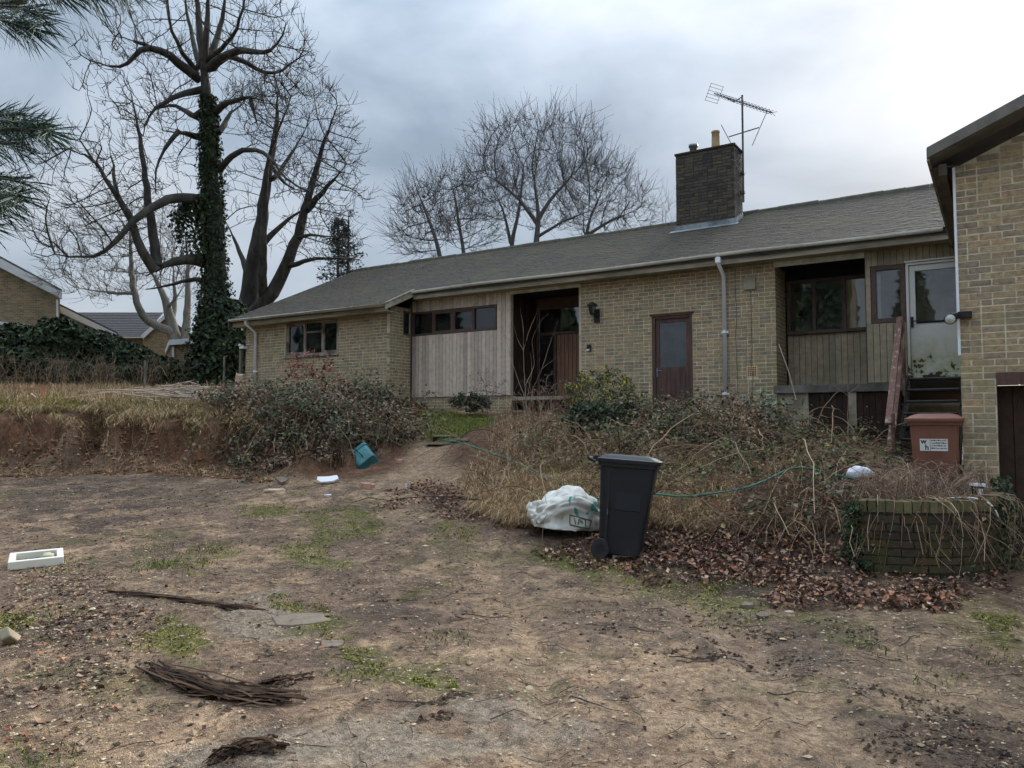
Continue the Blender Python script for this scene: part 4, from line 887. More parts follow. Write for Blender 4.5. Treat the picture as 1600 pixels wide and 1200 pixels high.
MB().bar((sx0 - .078, 14.72, 3.36), (sx0 - .078, 12.72, 1.52), .05, .095, (1, 0, 0)).build('handrail', 'red_rail', st, bevel=.008)
MB().bar((sx0 - .078, 14.7, 2.75), (sx0 - .078, 12.8, 1.1), .03, .1, (1, 0, 0)).build('lower_rail', 'red_rail', st, bevel=.006)

# ================================================================ PLANTER WALL
pl = empty('planter_wall', (PLC[0], PLC[1], .1), 'low curved brick planter wall, mossy, draped with dead stems', 'wall', None)
PO = np.array([PLC[0], PLC[1], .1])
core = MB(); nseg = 28
def arc(r, a): return np.array([PLC[0] + r * math.cos(a), PLC[1] + r * math.sin(a)])
def ring(r0, r1, z0, z1, rag=0):
    V = []; F = []; aa = np.linspace(-math.pi / 2, 0, nseg)
    pts = [(arc(r0, a), arc(r1, a)) for a in aa] + [(np.array([PLC[0] + r0, y]), np.array([PLC[0] + r1, y])) for y in (9.5, 10.09)]
    for a, b_ in pts: V += [(*a, z0), (*b_, z0), (*b_, z1), (*a, z1)]
    for i in range(len(pts) - 1):
        k = 4 * i
        for j in range(4): F.append((k + j, k + (j + 1) % 4, k + 4 + (j + 1) % 4, k + 4 + j))
    F.append((0, 3, 2, 1)); k = 4 * (len(pts) - 1); F.append((k, k + 1, k + 2, k + 3)); return V, F
core.add(*ring(PLR - .012, PLR - .2, -.05, .70)); pw_ = core.build('wall', 'mortar_dark', pl)
per = PLR * math.pi / 2 + 1.09; mep = unit_mesh('brick', 'planter_brick')
def along(s_):
    if s_ < PLR * math.pi / 2: a = -math.pi / 2 + s_ / PLR; p = arc(PLR, a); return p, a
    return np.array([PLC[0] + PLR, PLC[1] + s_ - PLR * math.pi / 2]), 0.0
for k in range(9):
    s_ = 0.0 if k % 2 else -.11
    while s_ < per - .03:
        l = .22 if s_ >= 0 else .22
        a0 = max(s_, 0); a1 = min(s_ + l, per); s_ += .231
        if a1 - a0 < .04: continue
        p, a = along((a0 + a1) / 2); nn = np.array([math.cos(a), math.sin(a)]); p = p - nn * (.05 + random.gauss(0, .003))
        o = bpy.data.objects.new('brick', mep); o.parent = pw_; o.location = np.array((p[0], p[1], .0 + k * .075 + .033)) - PO; o.rotation_euler = (0, 0, a + random.gauss(0, .012)); o.scale = (.1, a1 - a0, .064); col.objects.link(o)
mk('cap_brick', S(116, 104, 80), .95, .35, 8, c2=S(106, 110, 66), bump=.4, objvar=.3)
mec = unit_mesh('coping_brick', 'cap_brick'); s_ = .035
while s_ < per - .03:
    p, a = along(s_); nn = np.array([math.cos(a), math.sin(a)]); p = p - nn * (.105 + random.gauss(0, .004))
    o = bpy.data.objects.new('coping_brick', mec); o.parent = pw_; o.location = np.array((p[0], p[1], .70 + .052 + random.gauss(0, .004))) - PO; o.rotation_euler = (random.gauss(0, .02), random.gauss(0, .02), a + random.gauss(0, .02)); o.scale = (.215, .066, .104); col.objects.link(o); s_ += .076
# ================================================================ PROPS
def rrect(w_, d_, r_, n_=4):
    o = []
    for cx, cy, a0 in ((w_ / 2 - r_, d_ / 2 - r_, 0), (-w_ / 2 + r_, d_ / 2 - r_, 90), (-w_ / 2 + r_, -d_ / 2 + r_, 180), (w_ / 2 - r_, -d_ / 2 + r_, 270)):
        for k in range(n_ + 1): a = R_(a0 + 90 * k / n_); o.append((cx + r_ * math.cos(a), cy + r_ * math.sin(a)))
    return np.array(o)
def loft(mb, secs, cap=(True, True)):
    """secs: list of (z, offset_x, offset_y, w, d, r)"""
    V = []; F = []; n_ = 20
    for z, ox, oy, w_, d_, r_ in secs:
        for x, y in rrect(w_, d_, r_): V.append((x + ox, y + oy, z))
    for i in range(len(secs) - 1):
        for k in range(n_): a = i * n_ + k; b_ = i * n_ + (k + 1) % n_; F.append((a, b_, b_ + n_, a + n_))
    if cap[0]: F.append(tuple(range(n_))[::-1])
    if cap[1]: F.append(tuple(range((len(secs) - 1) * n_, len(secs) * n_)))
    return mb.add(V, F)
mk('bin_black', S(26, 31, 37), .42, .12, 3, spec=.45, c2=S(58, 60, 60), c2pos=(.54, .74))
mk('bin_brown', S(136, 92, 76), .5, .1, 3, spec=.4, c2=S(118, 80, 64), c2pos=(.5, .75))
mk('rubber', S(52, 50, 50), .85, .2, 10); mk('sticker', S(228, 228, 222), .6, .06, 10); mk('print_black', S(30, 30, 32), .7, .1, 5)
def wheelie_bin(name, mat, label, tall=1.06):
    e_ = empty(name, (0, 0, 0), label, 'wheelie bin'); k = tall / 1.06
    q = loft(MB(), [(.05 * k, -.02, 0, .46, .41, .05), (.06 * k, -.02, 0, .49, .43, .06), (.45 * k, 0, 0, .56, .475, .05), (.93 * k, .02, 0, .645, .53, .05), (.932 * k, .02, 0, .69, .58, .05), (.985 * k, .02, 0, .70, .585, .05), (.985 * k, .02, 0, .62, .52, .04), (.9 * k, .02, 0, .60, .50, .04)], (True, True))
    body = q.build('body', mat, e_, smooth=False, bevel=.004)
    for yy in (-1, 1): MB().box((-.2, yy * .262 - .004, .12 * k), (-.17, yy * .262 + .004, .9 * k)).build('rib', mat, body)
    for yy in (-1, 1): MB().box((-.1, yy * .245 - .006, .5 * k), (.2, yy * .245 + .006, .84 * k)).build('side_panel', mat, body, bevel=.005)
    MB().box((.3, -.16, .9 * k), (.345, .16, .94 * k)).build('grip', mat, body, bevel=.006)
    q = loft(MB(), [(.975 * k, .03, 0, .735, .635, .06), (1.012 * k, .03, 0, .745, .64, .06), (1.02 * k, .03, 0, .70, .58, .06), (1.045 * k, .01, 0, .60, .5, .06), (1.06 * k, 0, 0, .46, .38, .06)])
    q.build('lid', mat, e_, bevel=.004)
    q = MB(); q.tube([(-.36, -.24, .97 * k), (-.45, -.24, 1.0 * k), (-.45, .24, 1.0 * k), (-.36, .24, .97 * k)], .017, 8); q.box((-.4, -.2, .975 * k), (-.335, -.1, 1.03 * k)); q.box((-.4, .1, .975 * k), (-.335, .2, 1.03 * k)); q.build('handle', mat, e_)
    MB().tube([(-.235, -.27, .105), (-.235, .27, .105)], .014, 8).build('axle', 'black_metal', e_)
    for yy in (-.27, .27):
        Mw = Matrix.Translation((-.235, yy, .105)) @ Matrix.Rotation(math.pi / 2, 4, 'X')
        wh = MB().lathe([(.05, -.026), (.1, -.026), (.105, -.015), (.105, .015), (.1, .026), (.05, .026)], 22, M=Mw).build('wheel', 'rubber', e_)
        MB().lathe([(0, -.018), (.052, -.02), (.052, .02), (0, .018)], 22, M=Mw).build('rim', 'black_metal', wh)
    return e_
def setxf(e_, loc, rot): e_.location = loc; e_.rotation_euler = rot
bb = wheelie_bin('wheelie_bin', 'bin_black', 'black wheelie bin standing tilted on dead leaves in front of the white sack')
p = G1(972, 866); print('black bin', p, depth(p)); setxf(bb, (p[0], p[1], p[2] - .03), (R_(-2), R_(4), YAW - R_(14)))
bb.scale = (.88, .95, 1.02)
br = wheelie_bin('wheelie_bin', 'bin_brown', 'brown wheelie bin with a white sticker at the foot of the stairs')
# sticker on the brown bin's front face (+x is its front)
q = MB().box((.3, -.16, .66), (.312, -.05, .80)); sk_ = q.build('sticker', 'sticker', br)
q = MB().box((.3, -.045, .66), (.312, .14, .80)); sk2 = q.build('sticker', 'sticker', br)
for ch_, yy, zz_, size in (('w', -.15, .745, .09), ('h', -.105, .675, .085)):
    cu = bpy.data.curves.new('lettering', 'FONT'); cu.body = ch_; cu.size = size; cu.extrude = .0006; cu.materials.append(M_['print_black']); cu.offset = .002
    t_o = bpy.data.objects.new('lettering', cu); me_t = bpy.data.meshes.new_from_object(t_o); bpy.data.objects.remove(t_o)
    o = bpy.data.objects.new('lettering', me_t); col.objects.link(o); o.parent = sk_; o.location = (.3135, yy, zz_); o.rotation_euler = (math.pi / 2, 0, math.pi / 2)
random.seed(5)
for r in range(4):
    q = MB(); y = -.035
    while y < .125:
        l = random.uniform(.006, .022); hh = random.uniform(.008, .016); q.box((.3121, y, .775 - r * .03), (.3128, min(y + l, .132), .775 - r * .03 + hh)); y += l + random.uniform(.004, .009)
    q.build('print_line', 'print_black', sk2)
tilt = math.atan2(.05, .9)
for o in (sk_, sk2): o.rotation_euler = (0, R_(4.6), 0); o.location = (-.052, 0, .002)
pb = PS(1462, 700, 8.95); zb = float(height(pb[0], pb[1])); setxf(br, (pb[0], pb[1], .60), (0, R_(1.5), R_(-88)))
br.scale = (.93, .93, .98)

# bulk bag
m, n, b = nodes('bulk_bag'); L = n.links.new; N = n.nodes.new
tcn = N('ShaderNodeTexCoord'); nz = N('ShaderNodeTexNoise'); nz.inputs['Scale'].default_value = 3.4; nz.inputs['Detail'].default_value = 3; nz.inputs['Distortion'].default_value = 1.2; L(tcn.outputs['Object'], nz.inputs['Vector'])
rp = N('ShaderNodeValToRGB'); rp.color_ramp.elements[0].position = .61; rp.color_ramp.elements[0].color = S(222, 220, 210); rp.color_ramp.elements[1].position = .64; rp.color_ramp.elements[1].color = S(92, 160, 154); L(nz.outputs[0], rp.inputs[0])
nz2 = N('ShaderNodeTexNoise'); nz2.inputs['Scale'].default_value = 9; nz2.inputs['Detail'].default_value = 6; L(tcn.outputs['Object'], nz2.inputs['Vector'])
mr1 = N('ShaderNodeMapRange'); mr1.inputs[1].default_value = .35; mr1.inputs[2].default_value = .7; mr1.inputs[3].default_value = .82; mr1.inputs[4].default_value = 1.05; L(nz2.outputs[0], mr1.inputs[0])
sc1 = N('ShaderNodeVectorMath'); sc1.operation = 'SCALE'; L(rp.outputs[0], sc1.inputs[0]); L(mr1.outputs[0], sc1.inputs['Scale']); L(sc1.outputs[0], b.inputs['Base Color']); b.inputs['Roughness'].default_value = .7
wv = N('ShaderNodeTexWave'); wv.inputs['Scale'].default_value = 60; L(tcn.outputs['Object'], wv.inputs['Vector']); bp = N('ShaderNodeBump'); bp.inputs['Strength'].default_value = .1; bp.inputs['Distance'].default_value = .004; L(wv.outputs[0], bp.inputs['Height']); L(bp.outputs[0], b.inputs['Normal'])
def lumpy(nu, nv, rx, ry, rz, seed, amp=.16, flat=.35):
    U_, V_ = np.meshgrid(np.linspace(0, 2 * math.pi, nu, endpoint=False), np.linspace(0, math.pi, nv), indexing='ij')
    n_ = np.stack([np.cos(U_) * np.sin(V_), np.sin(U_) * np.sin(V_), np.cos(V_)], -1)
    f_ = 1 + amp * (2 * fbm(n_[..., 0] * 1.6 + seed, n_[..., 1] * 1.6 + n_[..., 2] * 2.1, 4, 1.0) - 1) * 1.6
    rid = 1 - np.abs(2 * fbm(n_[..., 0] * 2.2 + 9 + seed, n_[..., 2] * 2.6 + n_[..., 1], 3, 1.3) - 1) * 2.2; f_ = f_ + .1 * np.clip(rid, -1, 1)
    sg = np.sign(n_) * np.abs(n_) ** .75; P_ = sg * f_[..., None] * np.array([rx, ry, rz]); P_[..., 2] = np.maximum(P_[..., 2], -rz * flat)
    F = []
    for i in range(nu):
        for j in range(nv - 1): F.append((i * nv + j, i * nv + j + 1, ((i + 1) % nu) * nv + j + 1, ((i + 1) % nu) * nv + j))
    return P_.reshape(-1, 3), F
bag = empty('bulk_bag', (0, 0, 0), 'crumpled white builders bulk bag with teal print slumped behind the black bin', 'sack')
V, F = lumpy(90, 56, .46, .34, .2, 3.3, .22)
def ridge(a, b_): return 1 - np.abs(2 * fbm(a, b_, 2) - 1) * 2
dv = V / (np.linalg.norm(V, axis=1)[:, None] + 1e-9); V = V + dv * (.045 * ridge(V[:, 0] * 5 + V[:, 2] * 3, V[:, 1] * 4 - V[:, 2] * 3) + .016 * ridge(V[:, 0] * 14 + V[:, 2] * 9, V[:, 1] * 7 + 3))[:, None]
V[:, 2] += .06 * np.sin(V[:, 0] * 6 + 1) * (V[:, 2] > 0); q = MB().add(V, F); q.build('sack', 'bulk_bag', bag, smooth=True)
for k, (x, z) in enumerate(((-.1, .25), (.12, .22))):
    MB().tube([(x, -.34, -.02), (x + .01, -.31, .17), (x + .03, -.1, z + .07), (x + .06, .1, z + .06)], .012, 5).build('strap', 'sticker', bag)
mk('olive_print', S(108, 112, 84), .8, .2, 12)
def skin_pt(x, z):
    f_ = V[V[:, 1] < 0]; k = np.argmin((f_[:, 0] - x) ** 2 + (f_[:, 2] - z) ** 2 + .02 * f_[:, 1]); return np.array((x, f_[k, 1] - .004, z))
q = MB()
for a, b_ in (((.02, .07), (.3, .03)), ((.03, -.02), (.28, -.05)), ((.02, .07), (.03, -.02)), ((.3, .03), (.28, -.05)), ((.08, .045), (.1, -.015)), ((.14, .04), (.13, -.02)), ((.14, .04), (.19, .0)), ((.22, .03), (.23, -.03))):
    q.tube([skin_pt(a[0] + (b_[0] - a[0]) * t, a[1] + (b_[1] - a[1]) * t) for t in np.linspace(0, 1, 6)], .007, 5)
q.build('print_panel', 'olive_print', bag)
p = G1(884, 828); setxf(bag, (p[0], p[1], p[2] + .12), (0, R_(4), YAW)); bag.scale = (.88, .85, 1.15)

# green kerbside caddy, tipped over
mk('caddy_green', S(60, 124, 128), .45, .12, 4, spec=.4, c2=S(44, 86, 92))
cdy = empty('recycling_caddy', (0, 0, 0), 'teal green plastic recycling caddy tipped over below the bramble mound', 'caddy')
q = loft(MB(), [(0, 0, 0, .27, .25, .05), (.02, 0, 0, .29, .27, .05), (.34, 0, 0, .35, .33, .05), (.34, 0, 0, .385, .36, .06), (.375, 0, 0, .385, .36, .06), (.375, 0, 0, .32, .3, .05), (.05, 0, 0, .26, .24, .04)], (True, True)); q.build('body', 'caddy_green', cdy, bevel=.004)
q = loft(MB(), [(.38, 0, 0, .38, .36, .06), (.4, 0, 0, .39, .37, .06), (.43, 0, 0, .33, .3, .06)]); q.build('lid', 'caddy_green', cdy, bevel=.004)
MB().tube([(.19, 0, .33), (.25, 0, .25), (.23, 0, .1), (.17, 0, .02)][:3] + [(.16, 0, .06)], .012, 6).build('handle', 'black_metal', cdy)
MB().tube([(0, -.195, .36), (0, -.21, .25), (.0, -.18, .12), (0, .0, .0), (0, .18, .12), (0, .21, .25), (0, .195, .36)], .009, 6).build('strap', 'black_metal', cdy)
p = G1(574, 722); setxf(cdy, (p[0] + .08, p[1], p[2] + .1), (R_(-70), R_(-38), YAW + R_(20))); cdy.scale = (1.2, 1.2, 1.2)

# shallow white tray with a dark hole
mk('tray_white', S(232, 228, 212), .5, .06, 5); mk('foam', S(206, 196, 160), .9, .2, 14)
tr_ = empty('white_tray', (0, 0, 0), 'shallow square white tray with dark hollow lying on the mud at left', 'tray')
q = MB(); hw, t_, hh = .235, .06, .085
for a, b_ in (((-hw, -hw), (hw, -hw + t_)), ((-hw, hw - t_), (hw, hw)), ((-hw, -hw + t_), (-hw + t_, hw - t_)), ((hw - t_, -hw + t_), (hw, hw - t_))): q.box((a[0], a[1], 0), (b_[0], b_[1], hh))
q.build('rim', 'tray_white', tr_, bevel=.008); MB().box((-hw + t_, -hw + t_, .01), (hw - t_, hw - t_, .02)).build('base', 'dark_hole', tr_)
V, F = lumpy(16, 10, .055, .06, .04, 8, .2); MB().add(V + np.array((.1, .0, .05)), F).build('foam', 'foam', tr_, smooth=True)
p = G1(57, 880); setxf(tr_, (p[0], p[1], p[2] - .005), (R_(3), R_(-2), YAW + R_(31)))

# garden hose
def ribbon(pts, n_=80):
    pts = np.array(pts, float); t = np.r_[0, np.cumsum(np.linalg.norm(np.diff(pts, axis=0), axis=1))]; u = np.linspace(0, t[-1], n_)
    o = np.stack([np.interp(u, t, pts[:, k]) for k in range(3)], 1)
    for _ in range(6): o[1:-1] = .25 * o[:-2] + .5 * o[1:-1] + .25 * o[2:]
    return o
mk('hose', S(58, 120, 104), .45, .15, 5)
hp_ = [(690, 688), (715, 690), (745, 700), (790, 715), (840, 738), (890, 762), (925, 778), (965, 782), (1015, 768), (1060, 778), (1105, 772), (1150, 766), (1190, 755), (1225, 735), (1248, 727), (1290, 738), (1330, 748), (1370, 755), (1430, 742), (1480, 755), (1530, 775), (1550, 790)]
hs = [14.4, 13.8, 13.0, 12.0, 10.8, 9.9, 9.4, 9.1, 8.9, 8.8, 8.7, 8.7, 8.8, 8.9, 9.0, 9.0, 8.9, 8.8, 8.5, 8.2, 7.8, 7.6]
hpts = [PS(x, y, s) for (x, y), s in zip(hp_, hs)]
tag(MB().tube(ribbon(hpts, 140), .013, 6).build('garden_hose', 'hose', smooth=True), 'thin green garden hose trailing through the weeds behind the bins', 'hose')
# small cup and pale pipe on the planter
cup = empty('plastic_tub', (0, 0, 0), 'small black tub with white lid on the planter wall', 'tub')
MB().lathe([(.0, 0), (.045, 0), (.055, .1)], 14).build('tub', 'bin_black', cup); MB().lathe([(.068, .1), (.07, .105), (.07, .13), (.0, .13)], 14).build('lid', 'white_plastic', cup); MB().box((-.025, -.058, .02), (.02, -.048, .08)).build('sticker', 'sticker', cup)
p = PS(1527, 784, 7.55); setxf(cup, (p[0], p[1], .806), (0, R_(4), YAW))
pp = [PS(x, y, s) for x, y, s in ((1480, 779, 7.2), (1505, 776, 7.35), (1525, 778, 7.3), (1545, 784, 7.25), (1556, 795, 7.2), (1560, 808, 7.2))]
tag(MB().tube(ribbon(pp, 24), .008, 6).build('white_cable', 'white_plastic', smooth=True), 'stiff white cable curling over the planter wall', 'cable')

# scraps and rubble
def scrap(name, label, cat, px, py, w_, d_, h_, mat, tilt_=(0, 0), rz=0, seed=1, lift=0.0, grp=None):
    U_ = np.linspace(0, 2 * math.pi, 9, endpoint=False); rr_ = random.Random(seed); r = np.array([rr_.uniform(.5, 1.25) for k in range(9)])
    top_ = np.stack([np.cos(U_) * r * w_ / 2, np.sin(U_) * r * d_ / 2, h_ + (r - 1) * h_ * .6], 1); bot = top_ * np.array([1.04, 1.04, 0])
    q = MB().add(np.vstack([bot, top_, [(0, 0, h_ * 1.1)]]), [(i, (i + 1) % 9, 9 + (i + 1) % 9, 9 + i) for i in range(9)] + [(9 + i, 9 + (i + 1) % 9, 18) for i in range(9)])
    o = q.build(name, mat); p = G1(px, py); o.location = (p[0], p[1], p[2] + lift - .004); o.rotation_euler = (R_(tilt_[0]), R_(tilt_[1]), YAW + R_(rz)); return tag(o, label, cat, grp)
mk('scrap_white', S(224, 226, 232), .6, .08, 6); mk('scrap_pale', S(204, 186, 160), .9, .15, 8, bump=.3); mk('scrap_pink', S(176, 138, 118), .9, .2, 8, bump=.3); mk('stone_grey', S(122, 110, 96), .9, .2, 8, bump=.4)
scrap('plastic_sheet', 'torn white plastic sheet leaning on the mound, right of the grey one', 'scrap', 511, 756, .3, .22, .02, 'scrap_white', (32, 0), 0, 2, .07)
scrap('plastic_sheet', 'greyish plastic scrap at the foot of the brambles', 'scrap', 440, 757, .26, .18, .03, 'stone_grey', (25, 6), 0, 3, .05)
scrap('tile_shard', 'flat cream slab of broken tile on dark soil', 'rubble', 430, 769, .3, .16, .03, 'scrap_pale', (0, 0), 10, 5)
scrap('tile_shard', 'small white chip below the torn plastic sheet', 'rubble', 512, 776, .1, .06, .03, 'scrap_white', (8, 0), 10, 6)
scrap('broken_brick', 'pinkish broken brick right of the torn plastic sheet', 'rubble', 574, 762, .3, .2, .09, 'scrap_pink', (0, 8), 20, 7)
scrap('broken_brick', 'small pink rubble lump on the worn path', 'rubble', 624, 724, .14, .1, .06, 'scrap_pink', (0, 0), 0, 8)
scrap('paper_ball', 'small crumpled white paper on the trodden path', 'scrap', 637, 761, .09, .07, .05, 'scrap_white', (0, 0), 0, 9)
scrap('flat_stone', 'flat pale grey stone among dead leaves', 'stone', 1192, 966, .1, .08, .02, 'stone_grey', (20, 0), 0, 10, .01)
scrap('flat_stone', 'slim cream chip beside the grey stone', 'stone', 1233, 955, .09, .035, .015, 'scrap_pale', (0, 0), 0, 11)
scrap('flat_stone', 'mauve grey stone left of the pale chip', 'stone', 1165, 950, .14, .1, .03, 'stone_grey', (4, 0), 0, 12)
scrap('paving_slab', 'broken grey slab edged with moss in the drive', 'slab', 468, 972, .55, .4, .02, 'stone_grey', (0, 0), 30, 13)
scrap('paving_slab', 'pale slab corner showing in mud by the moss', 'slab', 520, 1004, .22, .16, .02, 'stone_grey', (0, 0), 20, 14)
# white rag in the weeds
V, F = lumpy(20, 12, .13, .1, .085, 6.1, .3); o = MB().add(V, F).build('white_rag', 'scrap_white', smooth=True); o.location = PS(1343, 741, 8.6); tag(o, 'crumpled white rag caught in dead stems left of the brown bin', 'rag')
p0, p1 = G1(957, 874), G1(1013, 874); tag(MB().bar(p0 + _z * .015, p1 + _z * .015, .03, .018).build('white_batten', 'scrap_white'), 'thin white batten lying under the black bin', 'batten')
# rotten post end at the left foreground
p = G1(24, 1000); o = MB().box((-.04, -.035, -.1), (.04, .035, .2)).build('post_stump', 'board_old', bevel=.014); o.location = (p[0], p[1], p[2] - .02); o.rotation_euler = (R_(40), R_(50), 0); tag(o, 'short rotten wooden post end in the left foreground', 'post')
# planks and posts on the bank
mk('plank_pale', S(204, 176, 150), .8, .2, 6, stretch=(.5, 3, 3)); mk('plank_red', S(176, 122, 96), .8, .2, 6)
def on(px, s, dz): x, y = GXY(px, s); return np.array((x, y, float(height(x, y)) + dz))
tag(MB().bar(on(30, 19.4, .28), on(64, 19.2, .33), .06, .05).build('plank', 'plank_red'), 'reddish plank lying on the grass bank at left', 'plank')
tag(MB().bar(on(48, 19.0, .22), on(66, 18.9, .02), .05, .04).build('plank', 'plank_pale'), 'pale plank end sloping below the reddish plank', 'plank')
tag(MB().bar(on(67, 19.1, 0), on(67, 19.1, .4), .07, .07).build('post', 'plank_red'), 'short red timber post on the bank', 'post')
for px, s, hh, lab in ((225, 21.5, .85, 'thin timber stake in front of the ivy hedge'), (349, 22.0, 1.0, 'thin stake standing before the ivy clad trunk'), (375, 21.6, 1.15, 'brown timber post at the left corner of the bungalow')):
    a = on(px, s, -.05); tag(MB().bar(a, a + _z * (hh + .1), .07 if px == 375 else .04, .07 if px == 375 else .04).build('fence_post', 'fascia_dark'), lab, 'post')
o = scrap('branch_stump', 'pale split stump of wood at the left corner of the bungalow', 'stump', 371, 606, .22, .2, .5, 'plank_pale', (6, 8), 0, 15); p = on(371, 20.6, 0); o.location = p

# dead fronds: bundles of dry strands
plain('frond', .9, .15)
def frond(name, label, pts, n_, spread, rad, cols):
    base = ribbon([G1(x, y) for x, y in pts], 40); V = []; F = []; C2 = []; mb = MB()
    for k in range(n_):
        a, b_ = sorted((int(random.random() ** 1.3 * 30), int(12 + random.random() * 28)))
        if b_ - a < 5: continue
        off = np.array([random.gauss(0, spread), random.gauss(0, spread), abs(random.gauss(0, spread * .7)) + .01]); fan = np.array([random.gauss(0, spread), random.gauss(0, spread), abs(random.gauss(0, spread * .35))])
        seg = base[a:b_:3]; u = np.linspace(0, 1, len(seg))[:, None]; pth = seg + off * (.35 + .65 * u * (1 - u) * 2) + fan * (u - .5) * 1.6 + np.array([[random.gauss(0, .006), random.gauss(0, .006), random.gauss(0, .003)] for _ in seg])
        c = cols[random.randrange(len(cols))]; mb.tube(pth, rad * random.uniform(.5, 1.3), 3, c, cap=False)
    return tag(mb.build(name, 'frond'), label, 'dead frond')
FC = [S(62, 48, 38), S(84, 64, 50), S(50, 40, 34), S(104, 82, 64), S(72, 56, 46)]
frond('dead_frond', 'thick bundle of dark dead palm frond lying across the muddy drive', [(236, 1040), (262, 1058), (300, 1078), (350, 1090), (400, 1096), (440, 1097), (478, 1096)], 260, .05, .007, FC)
frond('dead_frond', 'long thin dead frond stalk above the thick bundle', [(165, 928), (220, 932), (275, 940), (330, 946), (380, 952), (430, 958)], 110, .022, .005, FC)
frond('dead_branch', 'dark clump of dead frond near the bottom edge', [(340, 1190), (370, 1180), (410, 1176), (442, 1172)], 110, .04, .007, FC)
frond('dead_branch', 'short dark clod of rotten frond right of the bundle', [(412, 1068), (440, 1066), (480, 1062)], 60, .025, .006, FC)
# pale heap of cut branches on the bank
mk('cut_wood', S(186, 168, 152), .85, .2, 9)
hp2 = empty('branch_heap', on(290, 19.5, 0), 'tangled heap of pale cut branches lying on the bank', 'branches')
for k in range(34):
    a = on(290 + random.gauss(0, 34), 19.2 + random.gauss(0, .7), .12 + abs(random.gauss(0, .1))); d = _r * random.gauss(0, 1) + _h * random.gauss(0, .4); d = d / np.linalg.norm(d) * random.uniform(.6, 1.8); m_ = a + d * .5 + _z * random.uniform(-.02, .16); e2 = a + d + _z * random.gauss(0, .08)
    MB().tube([a - d * .3, a, m_, e2], [.012, .016, .012, .006], 4).build('branch', 'cut_wood', hp2)
# ================================================================ NEIGHBOURS
def nbr(name, label, px, s): return empty(name, on(px, s, 0), label, 'house')
m, n, b = nodes('neigh_brick'); L = n.links.new; N = n.nodes.new
geo = N('ShaderNodeNewGeometry'); dv = N('ShaderNodeVectorMath'); dv.operation = 'DOT_PRODUCT'; L(geo.outputs['Position'], dv.inputs[0]); dv.inputs[1].default_value = _r
sz_ = N('ShaderNodeSeparateXYZ'); L(geo.outputs['Position'], sz_.inputs[0]); cb_ = N('ShaderNodeCombineXYZ'); L(dv.outputs['Value'], cb_.inputs[0]); L(sz_.outputs[2], cb_.inputs[1])
bt = N('ShaderNodeTexBrick'); bt.inputs['Scale'].default_value = 1; bt.inputs['Brick Width'].default_value = .225; bt.inputs['Row Height'].default_value = .075; bt.inputs['Mortar Size'].default_value = .008; bt.inputs['Color1'].default_value = S(150, 128, 96); bt.inputs['Color2'].default_value = S(104, 90, 72); bt.inputs['Mortar'].default_value = S(150, 140, 118); bt.inputs['Bias'].default_value = -.1
L(cb_.outputs[0], bt.inputs['Vector']); L(bt.outputs['Color'], b.inputs['Base Color']); b.inputs['Roughness'].default_value = .95
mk('neigh_tile', S(78, 76, 76), .85, .25, 10, stretch=(1, 1, 1))
_hn = -_h
def slab(pts, s, thick, name, mat, parent):
    """flat front traced at its own distance and given real depth away from the viewer"""
    P = [PS(x, y, s) for x, y in pts]; q = ray(pts[0][0] * .5 + 80, 665); q = q / np.linalg.norm(q); return MB().prism(P, q * thick).build(name, mat, parent)
def rows_of(p0, p1, q0, q1, n_, name, mat, parent, th=.03):
    """a pitched roof laid in n_ courses, each its own strip: p0-p1 ridge, q0-q1 eave"""
    p0, p1, q0, q1 = [np.array(v) for v in (p0, p1, q0, q1)]; nn = np.cross(p1 - p0, q0 - p0); nn /= np.linalg.norm(nn); nn *= np.sign(nn[2])
    for i in range(n_):
        a, b_ = i / n_, (i + 1.08) / n_; A, B, Cc, Dd = p0 + (q0 - p0) * a, p1 + (q1 - p1) * a, p1 + (q1 - p1) * b_, p0 + (q0 - p0) * b_
        MB().prism([A, B, Cc + nn * th, Dd + nn * th], -nn * th * .8).build(name, mat, parent)
n1 = nbr('neighbour_house', 'neighbouring brick house with white sloping bargeboard at the left edge', 0, 33)
slab([(-160, 330), (94, 464), (90, 600), (-160, 600)], 33, 6, 'wall', 'neigh_brick', n1)
slab([(-160, 318), (97, 455), (97, 467), (-160, 336)], 32.7, .25, 'bargeboard', 'neigh_white', n1)
slab([(-160, 317), (97, 454), (97, 452), (-160, 314)], 32.9, 7, 'roof', 'neigh_tile', n1)
slab([(-30, 499), (46, 507), (46, 514), (-30, 512)], 32.8, .15, 'window_head', 'neigh_white', n1); slab([(-30, 512), (44, 514), (44, 560), (-30, 560)], 32.85, .1, 'window', 'glass_frosted', n1)
slab([(88, 468), (91, 468), (91, 520), (88, 520)], 32.6, .1, 'downpipe', 'neigh_white', n1)
n2 = nbr('neighbour_annexe', 'lower brick annexe with white sloping verge joined to the left neighbour', 130, 35)
slab([(86, 484), (178, 530), (180, 600), (86, 600)], 35, 5, 'wall', 'neigh_brick', n2); slab([(84, 473), (184, 522), (182, 529), (84, 484)], 34.8, .25, 'bargeboard', 'neigh_white', n2)
slab([(84, 472), (184, 521), (184, 519), (84, 470)], 34.9, 5, 'roof', 'neigh_tile', n2)
n3 = nbr('neighbour_bungalow', 'distant low house with dark slate grey tiled roof behind the hedge', 210, 42)
rows_of(PS(120, 488, 45), PS(256, 488, 45), PS(150, 525, 41), PS(224, 525, 41), 14, 'tile_course', 'neigh_tile', n3)
slab([(176, 525), (232, 525), (232, 600), (176, 600)], 41.3, 4, 'wall', 'neigh_brick', n3); slab([(176, 524), (226, 524), (226, 528), (176, 528)], 41.0, .2, 'fascia', 'neigh_white', n3)
